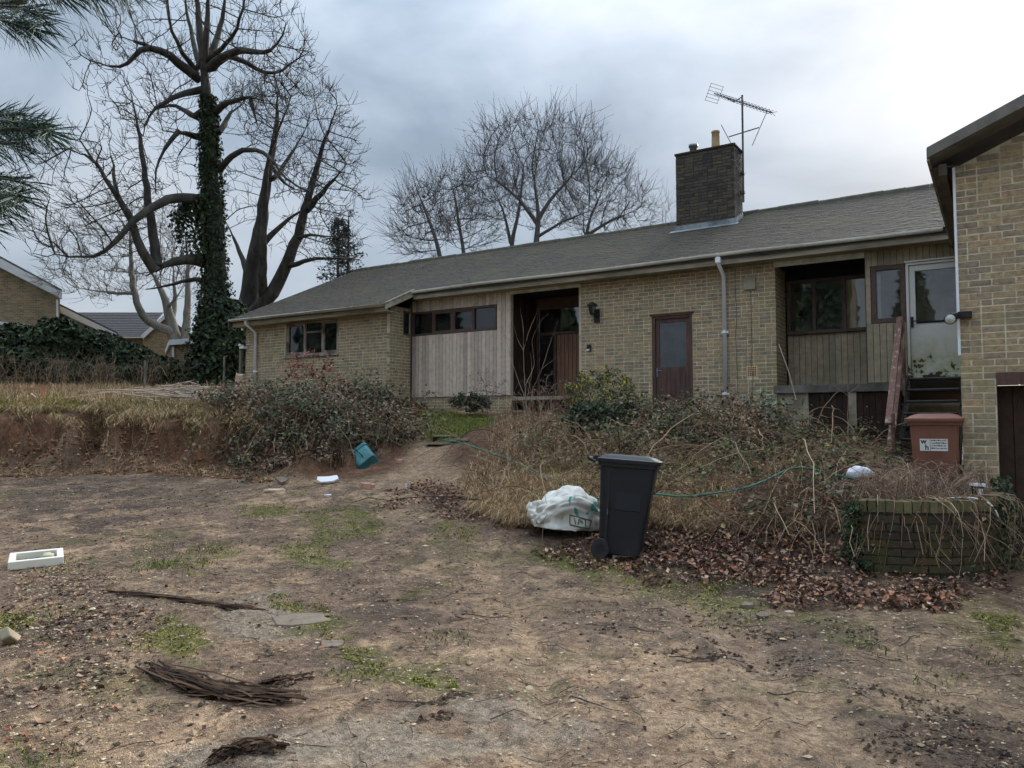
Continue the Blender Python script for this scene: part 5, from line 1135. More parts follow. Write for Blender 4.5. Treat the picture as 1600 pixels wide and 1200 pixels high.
slab([(224, 526), (257, 496), (288, 520), (288, 600), (224, 600)], 40.4, 4, 'gable', 'neigh_brick', n3); slab([(220, 524), (256, 492), (258, 497), (224, 529)], 40.2, .2, 'bargeboard', 'neigh_white', n3)
slab([(258, 492), (300, 524), (298, 528), (257, 497)], 40.2, .2, 'bargeboard', 'neigh_tile', n3)
n4 = nbr('neighbour_garage', 'flat roofed brick garage with white fascia behind the big tree', 290, 30)
slab([(268, 538), (392, 530), (392, 610), (268, 610)], 30, 4, 'wall', 'neigh_brick', n4); slab([(264, 531), (392, 521), (392, 531), (264, 539)], 29.8, 4.4, 'fascia', 'neigh_white', n4)
slab([(269, 542), (272, 542), (272, 560), (269, 560)], 29.9, .08, 'downpipe', 'neigh_white', n4)

# ================================================================ TREES
def colonize(nodes0, par0, A, step, kill, infl, iters, up=.0, jit=.12, maxn=14000):
    """space colonisation: grow from given nodes towards attraction points"""
    P = [np.array(p, float) for p in nodes0]; par = list(par0); A = np.asarray(A, float); alive = np.ones(len(A), bool)
    N0 = np.array(P); dist = np.full(len(A), 1e9); near = np.zeros(len(A), int)
    for i in range(0, len(N0), 200):
        d = np.linalg.norm(A[:, None] - N0[None, i:i + 200], axis=2); j = d.argmin(1); dm = d[np.arange(len(A)), j]; u = dm < dist; dist[u] = dm[u]; near[u] = j[u] + i
    for it in range(iters):
        act = alive & (dist < infl)
        if not act.any() or len(P) > maxn: break
        ids = near[act]; dirs = A[act] - np.array([P[i] for i in ids]); dirs /= np.linalg.norm(dirs, axis=1)[:, None] + 1e-9
        un, inv = np.unique(ids, return_inverse=True); acc = np.zeros((len(un), 3)); np.add.at(acc, inv, dirs)
        acc += rng.normal(0, jit, acc.shape) * 2; acc /= np.linalg.norm(acc, axis=1)[:, None] + 1e-9; acc[:, 2] += up; acc /= np.linalg.norm(acc, axis=1)[:, None] + 1e-9
        new = np.array([P[i] for i in un]) + acc * step; base = len(P)
        for k in range(len(un)): P.append(new[k]); par.append(int(un[k]))
        for i in range(0, len(new), 400):
            d = np.linalg.norm(A[:, None] - new[None, i:i + 400], axis=2); j = d.argmin(1); dm = d[np.arange(len(A)), j]; u = dm < dist; dist[u] = dm[u]; near[u] = j[u] + base + i
        alive &= dist > kill
    return np.array(P), np.array(par)
def skin(P, par, rad, name, mat, parent, sides=None, cols=None):
    """tubes for every parent link, sides by thickness"""
    n_ = len(P); ch = [[] for _ in range(n_)]
    for i, p in enumerate(par):
        if p >= 0: ch[p].append(i)
    out_ = {}
    # tangents at nodes
    T = np.zeros_like(P); has = par >= 0; T[has] = P[has] - P[par[has]]
    for i in range(n_):
        if ch[i]:
            k = max(ch[i], key=lambda c: rad[c]); T[i] = T[i] * (1 if par[i] >= 0 else 0) + (P[k] - P[i])
    T /= np.linalg.norm(T, axis=1)[:, None] + 1e-9
    ref = np.where(np.abs(T[:, 2:3]) < .9, np.array([[0, 0, 1.0]]), np.array([[1.0, 0, 0]])); X = np.cross(T, ref); X /= np.linalg.norm(X, axis=1)[:, None] + 1e-9
    for i in range(n_):
        p = par[i]
        if p >= 0 and rad[i] > .012:
            x = X[p] - T[i] * (X[p] @ T[i]); l = math.sqrt(x @ x)
            if l > .2: X[i] = x / l
    Y = np.cross(T, X)
    Vs = []; Fs = []; off = 0
    for lo, hi, ns in ((0, .012, 3), (.012, .05, 4), (.05, 9, 9)):
        c = np.where(has & (rad >= lo) & (rad < hi))[0]
        if not len(c): continue
        a = np.arange(ns) * 2 * math.pi / ns; p = par[c]
        main = np.array([max(ch[q], key=lambda z: rad[z]) == i for i, q in zip(c, p)])
        r0 = np.where(main, np.minimum(rad[p], rad[c] * 1.35), rad[c] * 1.15)
        # ring at the parent uses the parent's frame when this is the main continuation
        Xp = np.where(main[:, None], X[p], X[c]); Yp = np.where(main[:, None], Y[p], Y[c])
        ring0 = P[p][:, None] + r0[:, None, None] * (np.cos(a)[None, :, None] * Xp[:, None] + np.sin(a)[None, :, None] * Yp[:, None])
        ring1 = P[c][:, None] + rad[c][:, None, None] * (np.cos(a)[None, :, None] * X[c][:, None] + np.sin(a)[None, :, None] * Y[c][:, None])
        V = np.concatenate([ring0, ring1], 1).reshape(-1, 3); k = np.arange(ns); f_ = np.stack([k, (k + 1) % ns, (k + 1) % ns + ns, k + ns], 1)
        Fs.append(((np.arange(len(c)) * 2 * ns)[:, None, None] + f_[None]).reshape(-1, 4) + off); Vs.append(V); off += len(V)
    o = np.array(parent.location) if parent else 0
    return fast_mesh(name, np.concatenate(Vs) - o, np.concatenate(Fs), mat, None, parent, smooth=True)
def radii(P, par, tip, expo, fixed):
    n_ = len(P); acc = np.zeros(n_); order = np.arange(n_)[::-1]
    for i in order:
        if acc[i] == 0: acc[i] = tip ** expo
        if par[i] >= 0: acc[par[i]] += acc[i]
    r = acc ** (1 / expo)
    for i, v in fixed.items(): r[i] = v
    return r
def spray(P, par, rad, n_, ln, maxr=.035, tip=.006, up=.35, ctr=None):
    """fine side twigs on the thinner branches, curving outwards and up"""
    c = np.where((rad < maxr) & (par >= 0))[0]; k = rng.choice(c, n_); t = P[k] - P[par[k]]; t /= np.linalg.norm(t, axis=1)[:, None] + 1e-9
    d = t * .7 + rng.normal(0, .55, (n_, 3)) + np.array([0, 0, up])
    if ctr is not None: o = P[k] - ctr; o /= np.linalg.norm(o, axis=1)[:, None] + 1e-9; d += .6 * o
    d /= np.linalg.norm(d, axis=1)[:, None]; L_ = ln * (.35 + rng.random((n_, 1))); prev = k; pts = []; prs = []; base = len(P); cur = P[k]
    for j in range(3):
        d = d + rng.normal(0, .16, d.shape) + np.array([0, 0, .10]); d /= np.linalg.norm(d, axis=1)[:, None]; cur = cur + d * L_ / 3; pts.append(cur); prs.append(prev); prev = base + np.arange(n_) + j * n_
    return np.vstack([P] + pts), np.concatenate([par] + prs), np.concatenate([rad] + [np.full(n_, v) for v in (tip, tip * .85, tip * .6)])
LK = [.88]
def limbs_to_nodes(limbs, step=.3):
    """limbs: list of (attach, [(px,py,s)...], r0, r1); returns nodes, parents, fixed radii"""
    P = []; par = []; fx_ = {}
    for pts, r0, r1 in limbs:
        w_ = np.array([PS(*q) for q in pts]); t = np.r_[0, np.cumsum(np.linalg.norm(np.diff(w_, axis=0), axis=1))]; n_ = max(3, int(t[-1] / step)); u = np.linspace(0, t[-1], n_)
        q = np.stack([np.interp(u, t, w_[:, k]) for k in range(3)], 1)
        for _ in range(2): q[1:-1] = .25 * q[:-2] + .5 * q[1:-1] + .25 * q[2:]
        q[1:-1] += rng.normal(0, .05 * min(step, .3), q[1:-1].shape)
        if P:
            d = np.linalg.norm(np.array(P) - q[0], axis=1); j = int(d.argmin()); link = j if d[j] < 1.6 else -1
        else: link = -1
        for k in range(n_):
            P.append(q[k]); par.append(link if k == 0 else len(P) - 2); tt = k / (n_ - 1); fx_[len(P) - 1] = LK[0] * (r0 * (1 - tt) ** 1.0 + r1 * .45 * tt) 
    return P, par, fx_
def blob(c, rx, ry, rs, n_, shell=.45):
    """attraction points in an ellipsoid (pixel centre, pixel radii, depth radius in metres)"""
    d = rng.normal(size=(n_, 3)); d /= np.linalg.norm(d, axis=1)[:, None]; r = (shell + (1 - shell) * rng.random(n_)) [:, None]; d = d * r ** .8
    sc_ = c[2] / FPX; ctr = PS(*c); return ctr + _r * (d[:, :1] * rx * sc_) + _z * (d[:, 1:2] * ry * sc_) + _h * (d[:, 2:] * rs)
mk('bark_dark', S(62, 58, 56), .95, .35, 7, c2=S(80, 78, 68), bump=.6, bscale=14, stretch=(1, 1, .4)); mk('bark_grey', S(118, 112, 104), .95, .3, 7, c2=S(96, 94, 82), bump=.5, bscale=14, stretch=(1, 1, .4)); mk('bark_far', S(96, 94, 96), .95, .2, 3)
mk('twig_pale', S(150, 134, 118), .9, .2, 8)
# --- the ivy-clad tree beside the bungalow
S0 = 25.0
T1 = [([(338, 612, S0), (336, 500, S0), (335, 400, S0), (330, 300, S0), (327, 220, S0), (322, 150, S0), (318, 95, S0)], .54, .30),
      ([(318, 95, S0), (312, 50, S0), (308, 0, S0), (305, -60, S0)], .17, .06), ([(319, 95, S0), (324, 50, S0 - .3), (325, 5, S0 - .4), (327, -50, S0 - .4)], .15, .05), ([(322, 92, S0), (338, 70, S0 + .5), (349, 30, S0 + .6), (354, -40, S0 + .6)], .16, .05),
      ([(312, 100, S0), (300, 60, S0 + .8), (290, 10, S0 + 1), (284, -50, S0 + 1.2)], .12, .04), ([(306, 110, S0), (275, 70, S0 - .9), (262, 20, S0 - 1.2), (259, -30, S0 - 1.3)], .1, .04), ([(330, 90, S0), (366, 55, S0 - 1), (380, 10, S0 - 1.4), (388, -40, S0 - 1.5)], .1, .04),
      ([(308, 122, S0), (280, 98, S0 - .5), (262, 86, S0 - .8), (247, 71, S0 - 1), (225, 69, S0 - 1.2), (214, 77, S0 - 1.3), (203, 101, S0 - 1.4), (187, 112, S0 - 1.5), (168, 100, S0 - 1.6), (152, 98, S0 - 1.7)], .19, .05), ([(225, 69, S0 - 1.2), (212, 66, S0 - 1.2), (191, 58, S0 - 1.3)], .09, .04),
      ([(332, 104, S0), (348, 88, S0 - .5), (362, 80, S0 - .9), (386, 77, S0 - 1.2), (410, 84, S0 - 1.5), (426, 82, S0 - 1.7), (440, 62, S0 - 1.9), (447, 36, S0 - 2)], .19, .05), ([(349, 89, S0), (382, 92, S0 + .7), (403, 112, S0 + 1), (424, 120, S0 + 1.2), (446, 111, S0 + 1.4), (461, 92, S0 + 1.5), (487, 79, S0 + 1.7)], .12, .035),
      ([(338, 174, S0), (350, 162, S0 - .7), (365, 155, S0 - 1), (390, 152, S0 - 1.5), (412, 157, S0 - 1.8)], .15, .05), ([(391, 152, S0 - 1.5), (392, 168, S0 - 1.5), (402, 190, S0 - 1.6), (407, 210, S0 - 1.6)], .09, .04), ([(343, 206, S0), (352, 188, S0 + .6), (362, 171, S0 + .9), (382, 161, S0 + 1.4)], .13, .05),
      ([(345, 264, S0), (355, 250, S0 - .6), (368, 239, S0 - .9), (394, 231, S0 - 1.4), (420, 240, S0 - 1.8), (436, 268, S0 - 2), (452, 285, S0 - 2.2), (484, 300, S0 - 2.4)], .13, .04),
      ([(304, 182, S0), (290, 172, S0 + .5), (277, 166, S0 + .8), (255, 163, S0 + 1.1), (232, 176, S0 + 1.3)], .12, .05), ([(303, 143, S0), (277, 147, S0 - .7), (260, 160, S0 - 1), (244, 161, S0 - 1.2), (230, 180, S0 - 1.3), (224, 212, S0 - 1.5)], .13, .04),
      ([(302, 212, S0), (290, 204, S0 - .6), (279, 203, S0 - .9), (254, 204, S0 - 1.2)], .12, .05), ([(279, 205, S0 - .9), (262, 225, S0 - 1.1), (247, 241, S0 - 1.2), (240, 277, S0 - 1.4), (244, 302, S0 - 1.5)], .09, .04),
      ([(310, 312, S0), (292, 308, S0 - .6), (276, 307, S0 - 1), (254, 316, S0 - 1.4), (225, 331, S0 - 1.8), (202, 350, S0 - 2.1), (181, 378, S0 - 2.4), (162, 397, S0 - 2.6), (142, 407, S0 - 2.8), (114, 401, S0 - 3), (86, 397, S0 - 3.2)], .21, .05),
      ([(318, 408, S0), (295, 403, S0 - .5), (277, 405, S0 - .8), (254, 413, S0 - 1.2), (229, 431, S0 - 1.6)], .25, .08), ([(246, 415, S0 - 1.3), (240, 376, S0 - 1.2), (233, 322, S0 - 1.1), (226, 270, S0 - 1), (221, 225, S0 - 1), (213, 187, S0 - .9), (204, 142, S0 - .8)], .19, .05),
      ([(240, 420, S0 - 1.4), (224, 400, S0 - 1.6), (203, 338, S0 - 1.8), (184, 305, S0 - 2), (165, 277, S0 - 2.1), (142, 244, S0 - 2.2), (124, 218, S0 - 2.3)], .18, .05), ([(150, 255, S0 - 2.2), (130, 240, S0 - 2.3), (112, 230, S0 - 2.4)], .07, .03), ([(184, 305, S0 - 2), (178, 270, S0 - 1.7), (170, 225, S0 - 1.5)], .08, .03),
      ([(332, 440, S0), (300, 436, S0 + .8), (262, 446, S0 + 1.4), (228, 452, S0 + 1.8)], .12, .05)]
t1 = empty('ivy_clad_tree', on(334, S0, 0), 'tall bare tree with crooked limbs and trunk wrapped in ivy', 'tree')
nd, pr, fx_ = limbs_to_nodes(T1)
At = np.concatenate([blob((320, 60, S0), 165, 110, 4.0, 900), blob((200, 130, S0 - 1), 80, 75, 2.6, 330), blob((430, 110, S0), 80, 70, 2.6, 330), blob((410, 190, S0 - 1), 40, 45, 1.8, 110), blob((150, 290, S0 - 2), 95, 85, 3.0, 420), blob((135, 365, S0 - 2.5), 85, 60, 2.2, 260), blob((235, 240, S0 - 1), 70, 90, 2.4, 300), blob((460, 280, S0 - 2), 45, 40, 1.5, 100), blob((240, 330, S0), 60, 60, 3, 160), blob((90, 385, S0 - 3), 40, 50, 1.5, 120)])
P_, pa_ = colonize(nd, pr, At, .2, .26, 2.6, 70, up=.12, jit=.14, maxn=15000); ra_ = radii(P_, pa_, .0085, 2.25, {}); 
for i, v in fx_.items(): ra_[i] = v
ra_ = np.clip(ra_, .0085, 1); P_, pa_, ra_ = spray(P_, pa_, ra_, 2600, .5, .06, .0075, ctr=PS(325, 250, S0)); skin(P_, pa_, ra_, 'branches', 'bark_dark', t1)
# ivy: leaves on the trunk and lower limbs
def leaf_cloud(C3, nrm_, size, cols, fold=.25, aspect=.8, jitter=.5):
    """pointed leaves, 4 corners each, folded along the midrib: verts, faces, colours"""
    n_ = len(C3); nn = nrm_ + rng.normal(0, jitter, (n_, 3)); nn /= np.linalg.norm(nn, axis=1)[:, None] + 1e-9
    t = rng.normal(size=(n_, 3)); t -= nn * (t * nn).sum(1)[:, None]; t /= np.linalg.norm(t, axis=1)[:, None] + 1e-9; b_ = np.cross(nn, t)
    sz = size * (.6 + .8 * rng.random(n_)) if np.isscalar(size) else size; sz = sz[:, None]
    V = np.stack([C3 - t * sz * .55, C3 + b_ * sz * aspect * .5 + nn * sz * fold * .5 - t * sz * .08, C3 + t * sz * .6 - nn * sz * .1, C3 - b_ * sz * aspect * .5 + nn * sz * fold * .5 - t * sz * .08], 1).reshape(-1, 3)
    k = np.arange(n_)[:, None] * 4; F = np.concatenate([k + np.array([[0, 1, 2]]), k + np.array([[0, 2, 3]])]); return V, F, np.repeat(cols, 4, 0)
def pick(pal, n_, v=.2):
    pal = np.array([c[:3] for c in pal]); return pal[rng.integers(0, len(pal), n_)] * (1 + rng.normal(0, v, (n_, 1))).clip(.4, 1.8)
plain('leaf', .65, .25); plain('dry', .9, .15)
IV = [S(48, 62, 40), S(40, 52, 36), S(58, 72, 44), S(66, 78, 50), S(34, 44, 32)]
def ivy_on(path, rad, n_, name, parent, size=.11):
    path = np.array(path); u = rng.random(n_) ** .8 * (len(path) - 1.001); i = u.astype(int); f_ = (u - i)[:, None]; c = path[i] * (1 - f_) + path[i + 1] * f_; r = np.interp(u, np.arange(len(path)), rad)
    a = rng.random(n_) * 2 * math.pi; d = np.stack([np.cos(a), np.sin(a), np.zeros(n_)], 1); rr = r * (.75 + .75 * fbm(a * 2, c[:, 2] * 1.3, 3) + .6 * rng.random(n_) ** 4)
    V, F, cc = leaf_cloud(c + d * rr[:, None], d + np.array([0, 0, .3]), size, pick(IV, n_)); return fast_mesh(name, V - np.array(parent.location), F, 'leaf', cc, parent, 'stuff')
ivy_on([PS(338, 600, S0), PS(336, 520, S0), PS(335, 440, S0), PS(332, 340, S0), PS(328, 240, S0), PS(324, 150, S0)], [.62, .5, .34, .30, .26, .17], 9000, 'ivy', t1, .09)
ivy_on([PS(345, 600, S0 - .3), PS(352, 540, S0 - .3), PS(350, 470, S0 - .3)], [.85, .7, .4], 5000, 'ivy', t1, .13)
ivy_on([PS(318, 410, S0), PS(300, 345, S0), PS(306, 310, S0)], [.5, .45, .25], 1800, 'ivy', t1)
# --- two-stemmed tree behind the bungalow's gable
S1 = 28.0
T2 = [([(380, 520, S1), (386, 480, S1), (392, 435, S1), (402, 378, S1), (412, 320, S1), (420, 265, S1), (428, 225, S1), (433, 185, S1), (434, 150, S1)], .44, .1),
      ([(398, 400, S1), (402, 440, S1 - .5), (420, 462, S1 - .5), (436, 440, S1 - .5), (452, 405, S1 - .6), (466, 368, S1 - .7), (477, 325, S1 - .8), (488, 285, S1 - .9), (500, 240, S1 - 1), (515, 195, S1 - 1.1), (527, 165, S1 - 1.2)], .3, .06)]
T2 = [T2[0], ([(388, 500, S1), (410, 478, S1 - .5), (428, 455, S1 - .5), (440, 432, S1 - .5), (452, 400, S1 - .6), (466, 366, S1 - .7), (477, 325, S1 - .8), (488, 285, S1 - .9), (500, 240, S1 - 1), (515, 195, S1 - 1.1), (527, 165, S1 - 1.2)], .34, .06),
      ([(479, 328, S1 - .8), (500, 306, S1 - 1.4), (524, 276, S1 - 1.8), (542, 256, S1 - 2)], .16, .05), ([(411, 480, S1 - .3), (411, 430, S1 - 1), (412, 375, S1 - 1.2), (414, 310, S1 - 1.4), (417, 255, S1 - 1.5), (432, 210, S1 - 1.6), (445, 180, S1 - 1.7), (454, 150, S1 - 1.8)], .2, .05),
      ([(412, 380, S1 - 1.1), (430, 360, S1 - .9), (450, 342, S1 - .8), (470, 330, S1 - .8)], .14, .1), ([(450, 416, S1 - .6), (470, 410, S1 - 1.2), (491, 403, S1 - 1.6), (520, 404, S1 - 2), (555, 403, S1 - 2.4)], .12, .04), ([(460, 372, S1 - .7), (490, 366, S1 - 1.5), (532, 370, S1 - 2.2)], .09, .03),
      ([(428, 278, S1), (450, 250, S1 + .8), (470, 215, S1 + 1.2), (485, 190, S1 + 1.5)], .11, .04), ([(424, 260, S1), (436, 280, S1 + .4), (456, 300, S1 + .8), (476, 300, S1 + 1)], .1, .04), ([(391, 440, S1), (378, 400, S1 + .5), (366, 375, S1 + .8), (352, 345, S1 + 1)], .16, .05)]
t2 = empty('twin_stem_tree', on(395, S1, 0), 'bare tree with two thick leaning stems behind the bungalow gable', 'tree')
nd, pr, fx_ = limbs_to_nodes(T2)
At = np.concatenate([blob((480, 210, S1 - 1), 95, 95, 3.5, 700), blob((520, 280, S1 - 1.5), 58, 75, 2.8, 350), blob((500, 370, S1 - 1.5), 70, 55, 2.4, 250), blob((430, 170, S1), 60, 50, 2.5, 220), blob((400, 300, S1 + 1), 45, 60, 2.0, 130), blob((530, 400, S1 - 2), 40, 40, 1.5, 100)])
P_, pa_ = colonize(nd, pr, At, .2, .26, 2.6, 70, up=.1, jit=.14, maxn=10000); ra_ = radii(P_, pa_, .0085, 2.25, {})
for i, v in fx_.items(): ra_[i] = v
ra_ = np.clip(ra_, .0085, 1); P_, pa_, ra_ = spray(P_, pa_, ra_, 1500, .5, .06, .0075, ctr=PS(440, 330, S1)); skin(P_, pa_, ra_, 'branches', 'bark_dark', t2)
# --- paler tree behind the big trunk, forked low
S2 = 34.0
T3 = [([(278, 560, S2), (273, 525, S2), (266, 495, S2), (258, 470, S2), (252, 450, S2), (244, 436, S2), (236, 425, S2)], .4, .14), ([(272, 522, S2), (258, 512, S2 - .4), (240, 509, S2 - .6), (226, 500, S2 - .8), (218, 488, S2 - .9), (210, 462, S2 - 1), (205, 430, S2 - 1), (204, 380, S2 - 1), (204, 330, S2 - 1)], .24, .06),
      ([(268, 500, S2), (274, 480, S2 + .5), (272, 440, S2 + .6), (268, 400, S2 + .7)], .15, .05), ([(209, 458, S2 - 1), (180, 460, S2 - 1.5), (150, 455, S2 - 1.8), (122, 450, S2 - 2)], .1, .04), ([(288, 560, S2), (290, 520, S2), (294, 470, S2), (294, 416, S2), (290, 370, S2)], .26, .08), ([(262, 480, S2), (280, 460, S2 - .8), (290, 445, S2 - 1)], .1, .04)]
t3 = empty('pale_forked_tree', on(278, S2, 0), 'paler bare tree forking low behind the ivy clad trunk', 'tree')
nd, pr, fx_ = limbs_to_nodes(T3); At = np.concatenate([blob((200, 380, S2), 120, 90, 3.5, 420), blob((150, 440, S2 - 1), 90, 40, 2.5, 200), blob((285, 400, S2), 50, 70, 2.5, 160)])
P_, pa_ = colonize(nd, pr, At, .28, .4, 3.2, 60, up=.08, jit=.3, maxn=5000); ra_ = radii(P_, pa_, .009, 2.6, {})
for i, v in fx_.items(): ra_[i] = v
ra_ = np.clip(ra_, .009, 1); P_, pa_, ra_ = spray(P_, pa_, ra_, 1500, .8, .06, .008, ctr=PS(240, 470, S2)); skin(P_, pa_, ra_, 'branches', 'bark_grey', t3)
# --- trees far behind the roof
def far_tree(name, label, limbs, blobs, step=.42, tip=.011, maxn=6000, mat='bark_far', up=.1, kill=.4, nspray=800):
    e_ = empty(name, on(limbs[0][0][0][0], limbs[0][0][0][2], 0), label, 'tree', None); nd, pr, fx_ = limbs_to_nodes(limbs, .5)
    P_, pa_ = colonize(nd, pr, np.concatenate([blob(*b_) for b_ in blobs]), step, kill, 4.5, 60, up=up, jit=.12, maxn=maxn); ra_ = radii(P_, pa_, tip, 2.2, {})
    for i, v in fx_.items(): ra_[i] = max(v * .8, min(ra_[i], v * 1.2))
    ra_ = np.clip(ra_, tip, 1); P_, pa_, ra_ = spray(P_, pa_, ra_, nspray, 1.2, .09, tip * .9, .3, ctr=PS(limbs[0][0][1][0], limbs[0][0][1][1] , limbs[0][0][1][2])); skin(P_, pa_, ra_, 'branches', mat, e_); return e_
Q = 44.0
far_tree('bare_tree', 'widest rounded bare tree rising behind the middle of the roof', [([(838, 470, Q), (838, 390, Q), (842, 340, Q), (838, 300, Q), (832, 270, Q)], .42, .1), ([(840, 345, Q), (856, 315, Q), (880, 290, Q), (905, 262, Q)], .2, .06), ([(840, 350, Q), (818, 318, Q), (790, 290, Q), (762, 275, Q)], .2, .06), ([(795, 470, Q + 1), (798, 385, Q + 1), (808, 345, Q + 1), (815, 300, Q + 1), (818, 260, Q + 1)], .3, .08), ([(798, 380, Q + 1), (788, 330, Q + 1), (770, 295, Q + 1)], .16, .06), ([(840, 370, Q), (880, 345, Q - 1), (920, 330, Q - 2)], .15, .05)],
         [((838, 255, Q), 118, 68, 5.5, 900), ((870, 300, Q), 120, 60, 5, 450), ((775, 300, Q), 70, 55, 4, 300)], maxn=9000, nspray=3000)
far_tree('bare_tree', 'rounded bare tree at the right, behind the roof left of the chimney', [([(915, 470, Q + 2), (914, 375, Q + 2), (918, 355, Q + 2), (926, 330, Q + 2), (940, 300, Q + 2)], .3, .08), ([(915, 370, Q + 2), (940, 352, Q + 2), (965, 338, Q + 2), (990, 330, Q + 2)], .18, .05)], [((945, 320, Q + 2), 75, 65, 4.5, 520), ((985, 340, Q + 2), 42, 32, 3, 170)], maxn=5000)
far_tree('bare_tree', 'slim bare tree with a leaning stem, leftmost behind the roof', [([(698, 470, Q - 2), (688, 400, Q - 2), (676, 360, Q - 2), (664, 325, Q - 2), (652, 300, Q - 2), (643, 270, Q - 2)], .26, .05)], [((662, 345, Q - 2), 48, 60, 3.2, 380), ((640, 375, Q - 2), 30, 35, 2.5, 140)], maxn=4000)
far_tree('bare_tree', 'slender bare tree second from left behind the roof', [([(730, 470, Q - 1), (726, 395, Q - 1), (716, 350, Q - 1), (712, 310, Q - 1), (704, 280, Q - 1)], .24, .05)], [((712, 320, Q - 1), 48, 60, 3.2, 360), ((735, 360, Q - 1), 55, 35, 3, 170)], maxn=4000)
far_tree('sapling_tree', 'thin bare sapling peeping over the ridge just left of the chimney', [([(1036, 420, 40), (1036, 345, 40), (1033, 305, 40)], .05, .02), ([(1037, 380, 40), (1042, 335, 40), (1041, 310, 40)], .04, .015)], [((1035, 335, 40), 18, 28, 1.0, 60)], maxn=500, nspray=60, tip=.006)
# --- feathery evergreen left of the roof
cyp = empty('cypress_tree', on(530, 33, 0), 'sparse feathery cypress standing behind the left end of the roof', 'tree')
nd = MB(); Vs = []; Fs = []; Cs = []; k0 = 0
for px, top_, sp_ in ((527, 340, 30), (543, 332, 34)):
    a = PS(px, 520, 33); b_ = PS(px + 2, top_, 33); nd.tube([a, (a + b_) / 2, b_], [.1, .06, .02], 6)
    for k in range(46):
        u = random.random() ** .8; c = a + (b_ - a) * (.25 + .75 * u); L_ = (1.25 - .95 * u) * sp_ / 34; an_ = random.random() * 6.283; d = np.array([math.cos(an_), math.sin(an_), .15]); e2 = c + d * L_; nd.tube([c, (c + e2) / 2 + _z * .06, e2], [.018, .012, .005], 3)
        n_ = 26; t = rng.random((n_, 1)) ** .6; q = c + (e2 - c) * t + rng.normal(0, .09, (n_, 3)) - np.array([0, 0, .08]) * t; V, F, cc = leaf_cloud(q, np.tile([0, 0, 1.0], (n_, 1)), .13, pick([S(44, 58, 46), S(54, 68, 52), S(36, 48, 40)], n_), aspect=.45, jitter=.9); Vs.append(V); Fs.append(F + k0); Cs.append(cc); k0 += len(V)
nd.build('trunk', 'bark_dark', cyp); fast_mesh('foliage', np.concatenate(Vs) - np.array(cyp.location), np.concatenate(Fs), 'leaf', np.concatenate(Cs), cyp, 'stuff')
# --- pine reaching in at the top left, close to the viewer
pine = empty('pine_tree', (-4.6, 0.6, 0), 'long needled pine boughs reaching in at the top left', 'tree')
pt = np.array((-4.6, 0.6, 0)); MB().tube([pt, pt + (0, 0, 2), pt + (.05, 0, 5), pt + (.1, 0.1, 8)], [.2, .17, .12, .05], 10).build('trunk', 'bark_grey', pine)
plain('needle', .5, .3)
nb = MB(); NV = []; NC = []
def shoot(pts, r0, n_, ln, pal):
    q = ribbon(pts, 24); nb.tube(q, np.linspace(r0, r0 * .35, 24), 5)
    u = rng.random(n_) ** .7; i = (u * 22.99).astype(int); c = q[i]; tg = q[np.minimum(i + 1, 23)] - q[i]; tg /= np.linalg.norm(tg, axis=1)[:, None]
    d = rng.normal(size=(n_, 3)); d -= tg * (d * tg).sum(1)[:, None]; d /= np.linalg.norm(d, axis=1)[:, None]; dr = tg * (.35 + .8 * rng.random((n_, 1))) + d * .75; dr[:, 2] -= .25; dr /= np.linalg.norm(dr, axis=1)[:, None]
    L_ = ln * (.7 + .5 * rng.random((n_, 1))); sd_ = np.cross(dr, rng.normal(size=(n_, 3))); sd_ /= np.linalg.norm(sd_, axis=1)[:, None]; w_ = .0011
    NV.append(np.stack([c - sd_ * w_, c + sd_ * w_, c + dr * L_ * .6 + sd_ * w_ * .8 - _z * L_ * .04, c + dr * L_ - _z * L_ * .12], 1)); NC.append(np.repeat(pick(pal, n_, .15), 4, 0))
NP = [S(64, 88, 70), S(50, 74, 62), S(82, 106, 78), S(44, 62, 56)]
def bough(root, pts, shoots):
    q = [PS(*v) for v in pts]; nb.tube(ribbon([root] + q, 30), np.linspace(.045, .012, 30), 6)
    for a, b_, c in shoots: shoot([PS(*a), PS(*b_), PS(*c)], .008, 210, .125, NP)
bough(pt + (0, 0, 2.6), [(-260, 60, 3.2), (-60, 20, 2.9), (40, 0, 2.7)], [((-30, 10, 2.8), (30, 10, 2.7), (75, 30, 2.6)), ((-40, 20, 2.8), (0, 30, 2.7), (50, 45, 2.65)), ((60, -20, 2.7), (120, -25, 2.6), (150, -12, 2.6)), ((0, -30, 2.8), (60, -30, 2.7), (100, -10, 2.65)), ((130, -40, 2.7), (180, -35, 2.6), (200, -15, 2.6))])
bough(pt + (0, 0, 2.2), [(-260, 240, 3.2), (-90, 215, 3.0), (-10, 195, 2.9)], [((-70, 205, 3), (0, 190, 2.9), (70, 195, 2.8)), ((-40, 210, 2.95), (20, 200, 2.85), (85, 205, 2.75)), ((-80, 215, 3), (-20, 225, 2.9), (40, 222, 2.8)), ((-60, 190, 3.05), (-10, 180, 2.95), (40, 178, 2.9))])
bough(pt + (0, 0, 1.9), [(-260, 330, 3.2), (-100, 300, 3.0), (-30, 285, 2.9)], [((-90, 290, 3), (-20, 275, 2.9), (40, 285, 2.8)), ((-70, 300, 3), (-10, 305, 2.9), (35, 305, 2.8)), ((-90, 320, 3), (-40, 325, 2.9), (10, 325, 2.85)), ((-100, 340, 3), (-60, 345, 2.95), (-20, 350, 2.9))])
nb.build('boughs', 'bark_grey', pine); NV = np.concatenate(NV); k = np.arange(len(NV))[:, None] * 4
fast_mesh('needles', NV.reshape(-1, 3) - np.array(pine.location), np.concatenate([k + [[0, 1, 2]], k + [[0, 2, 3]]]), 'needle', np.concatenate(NC), pine, 'stuff')

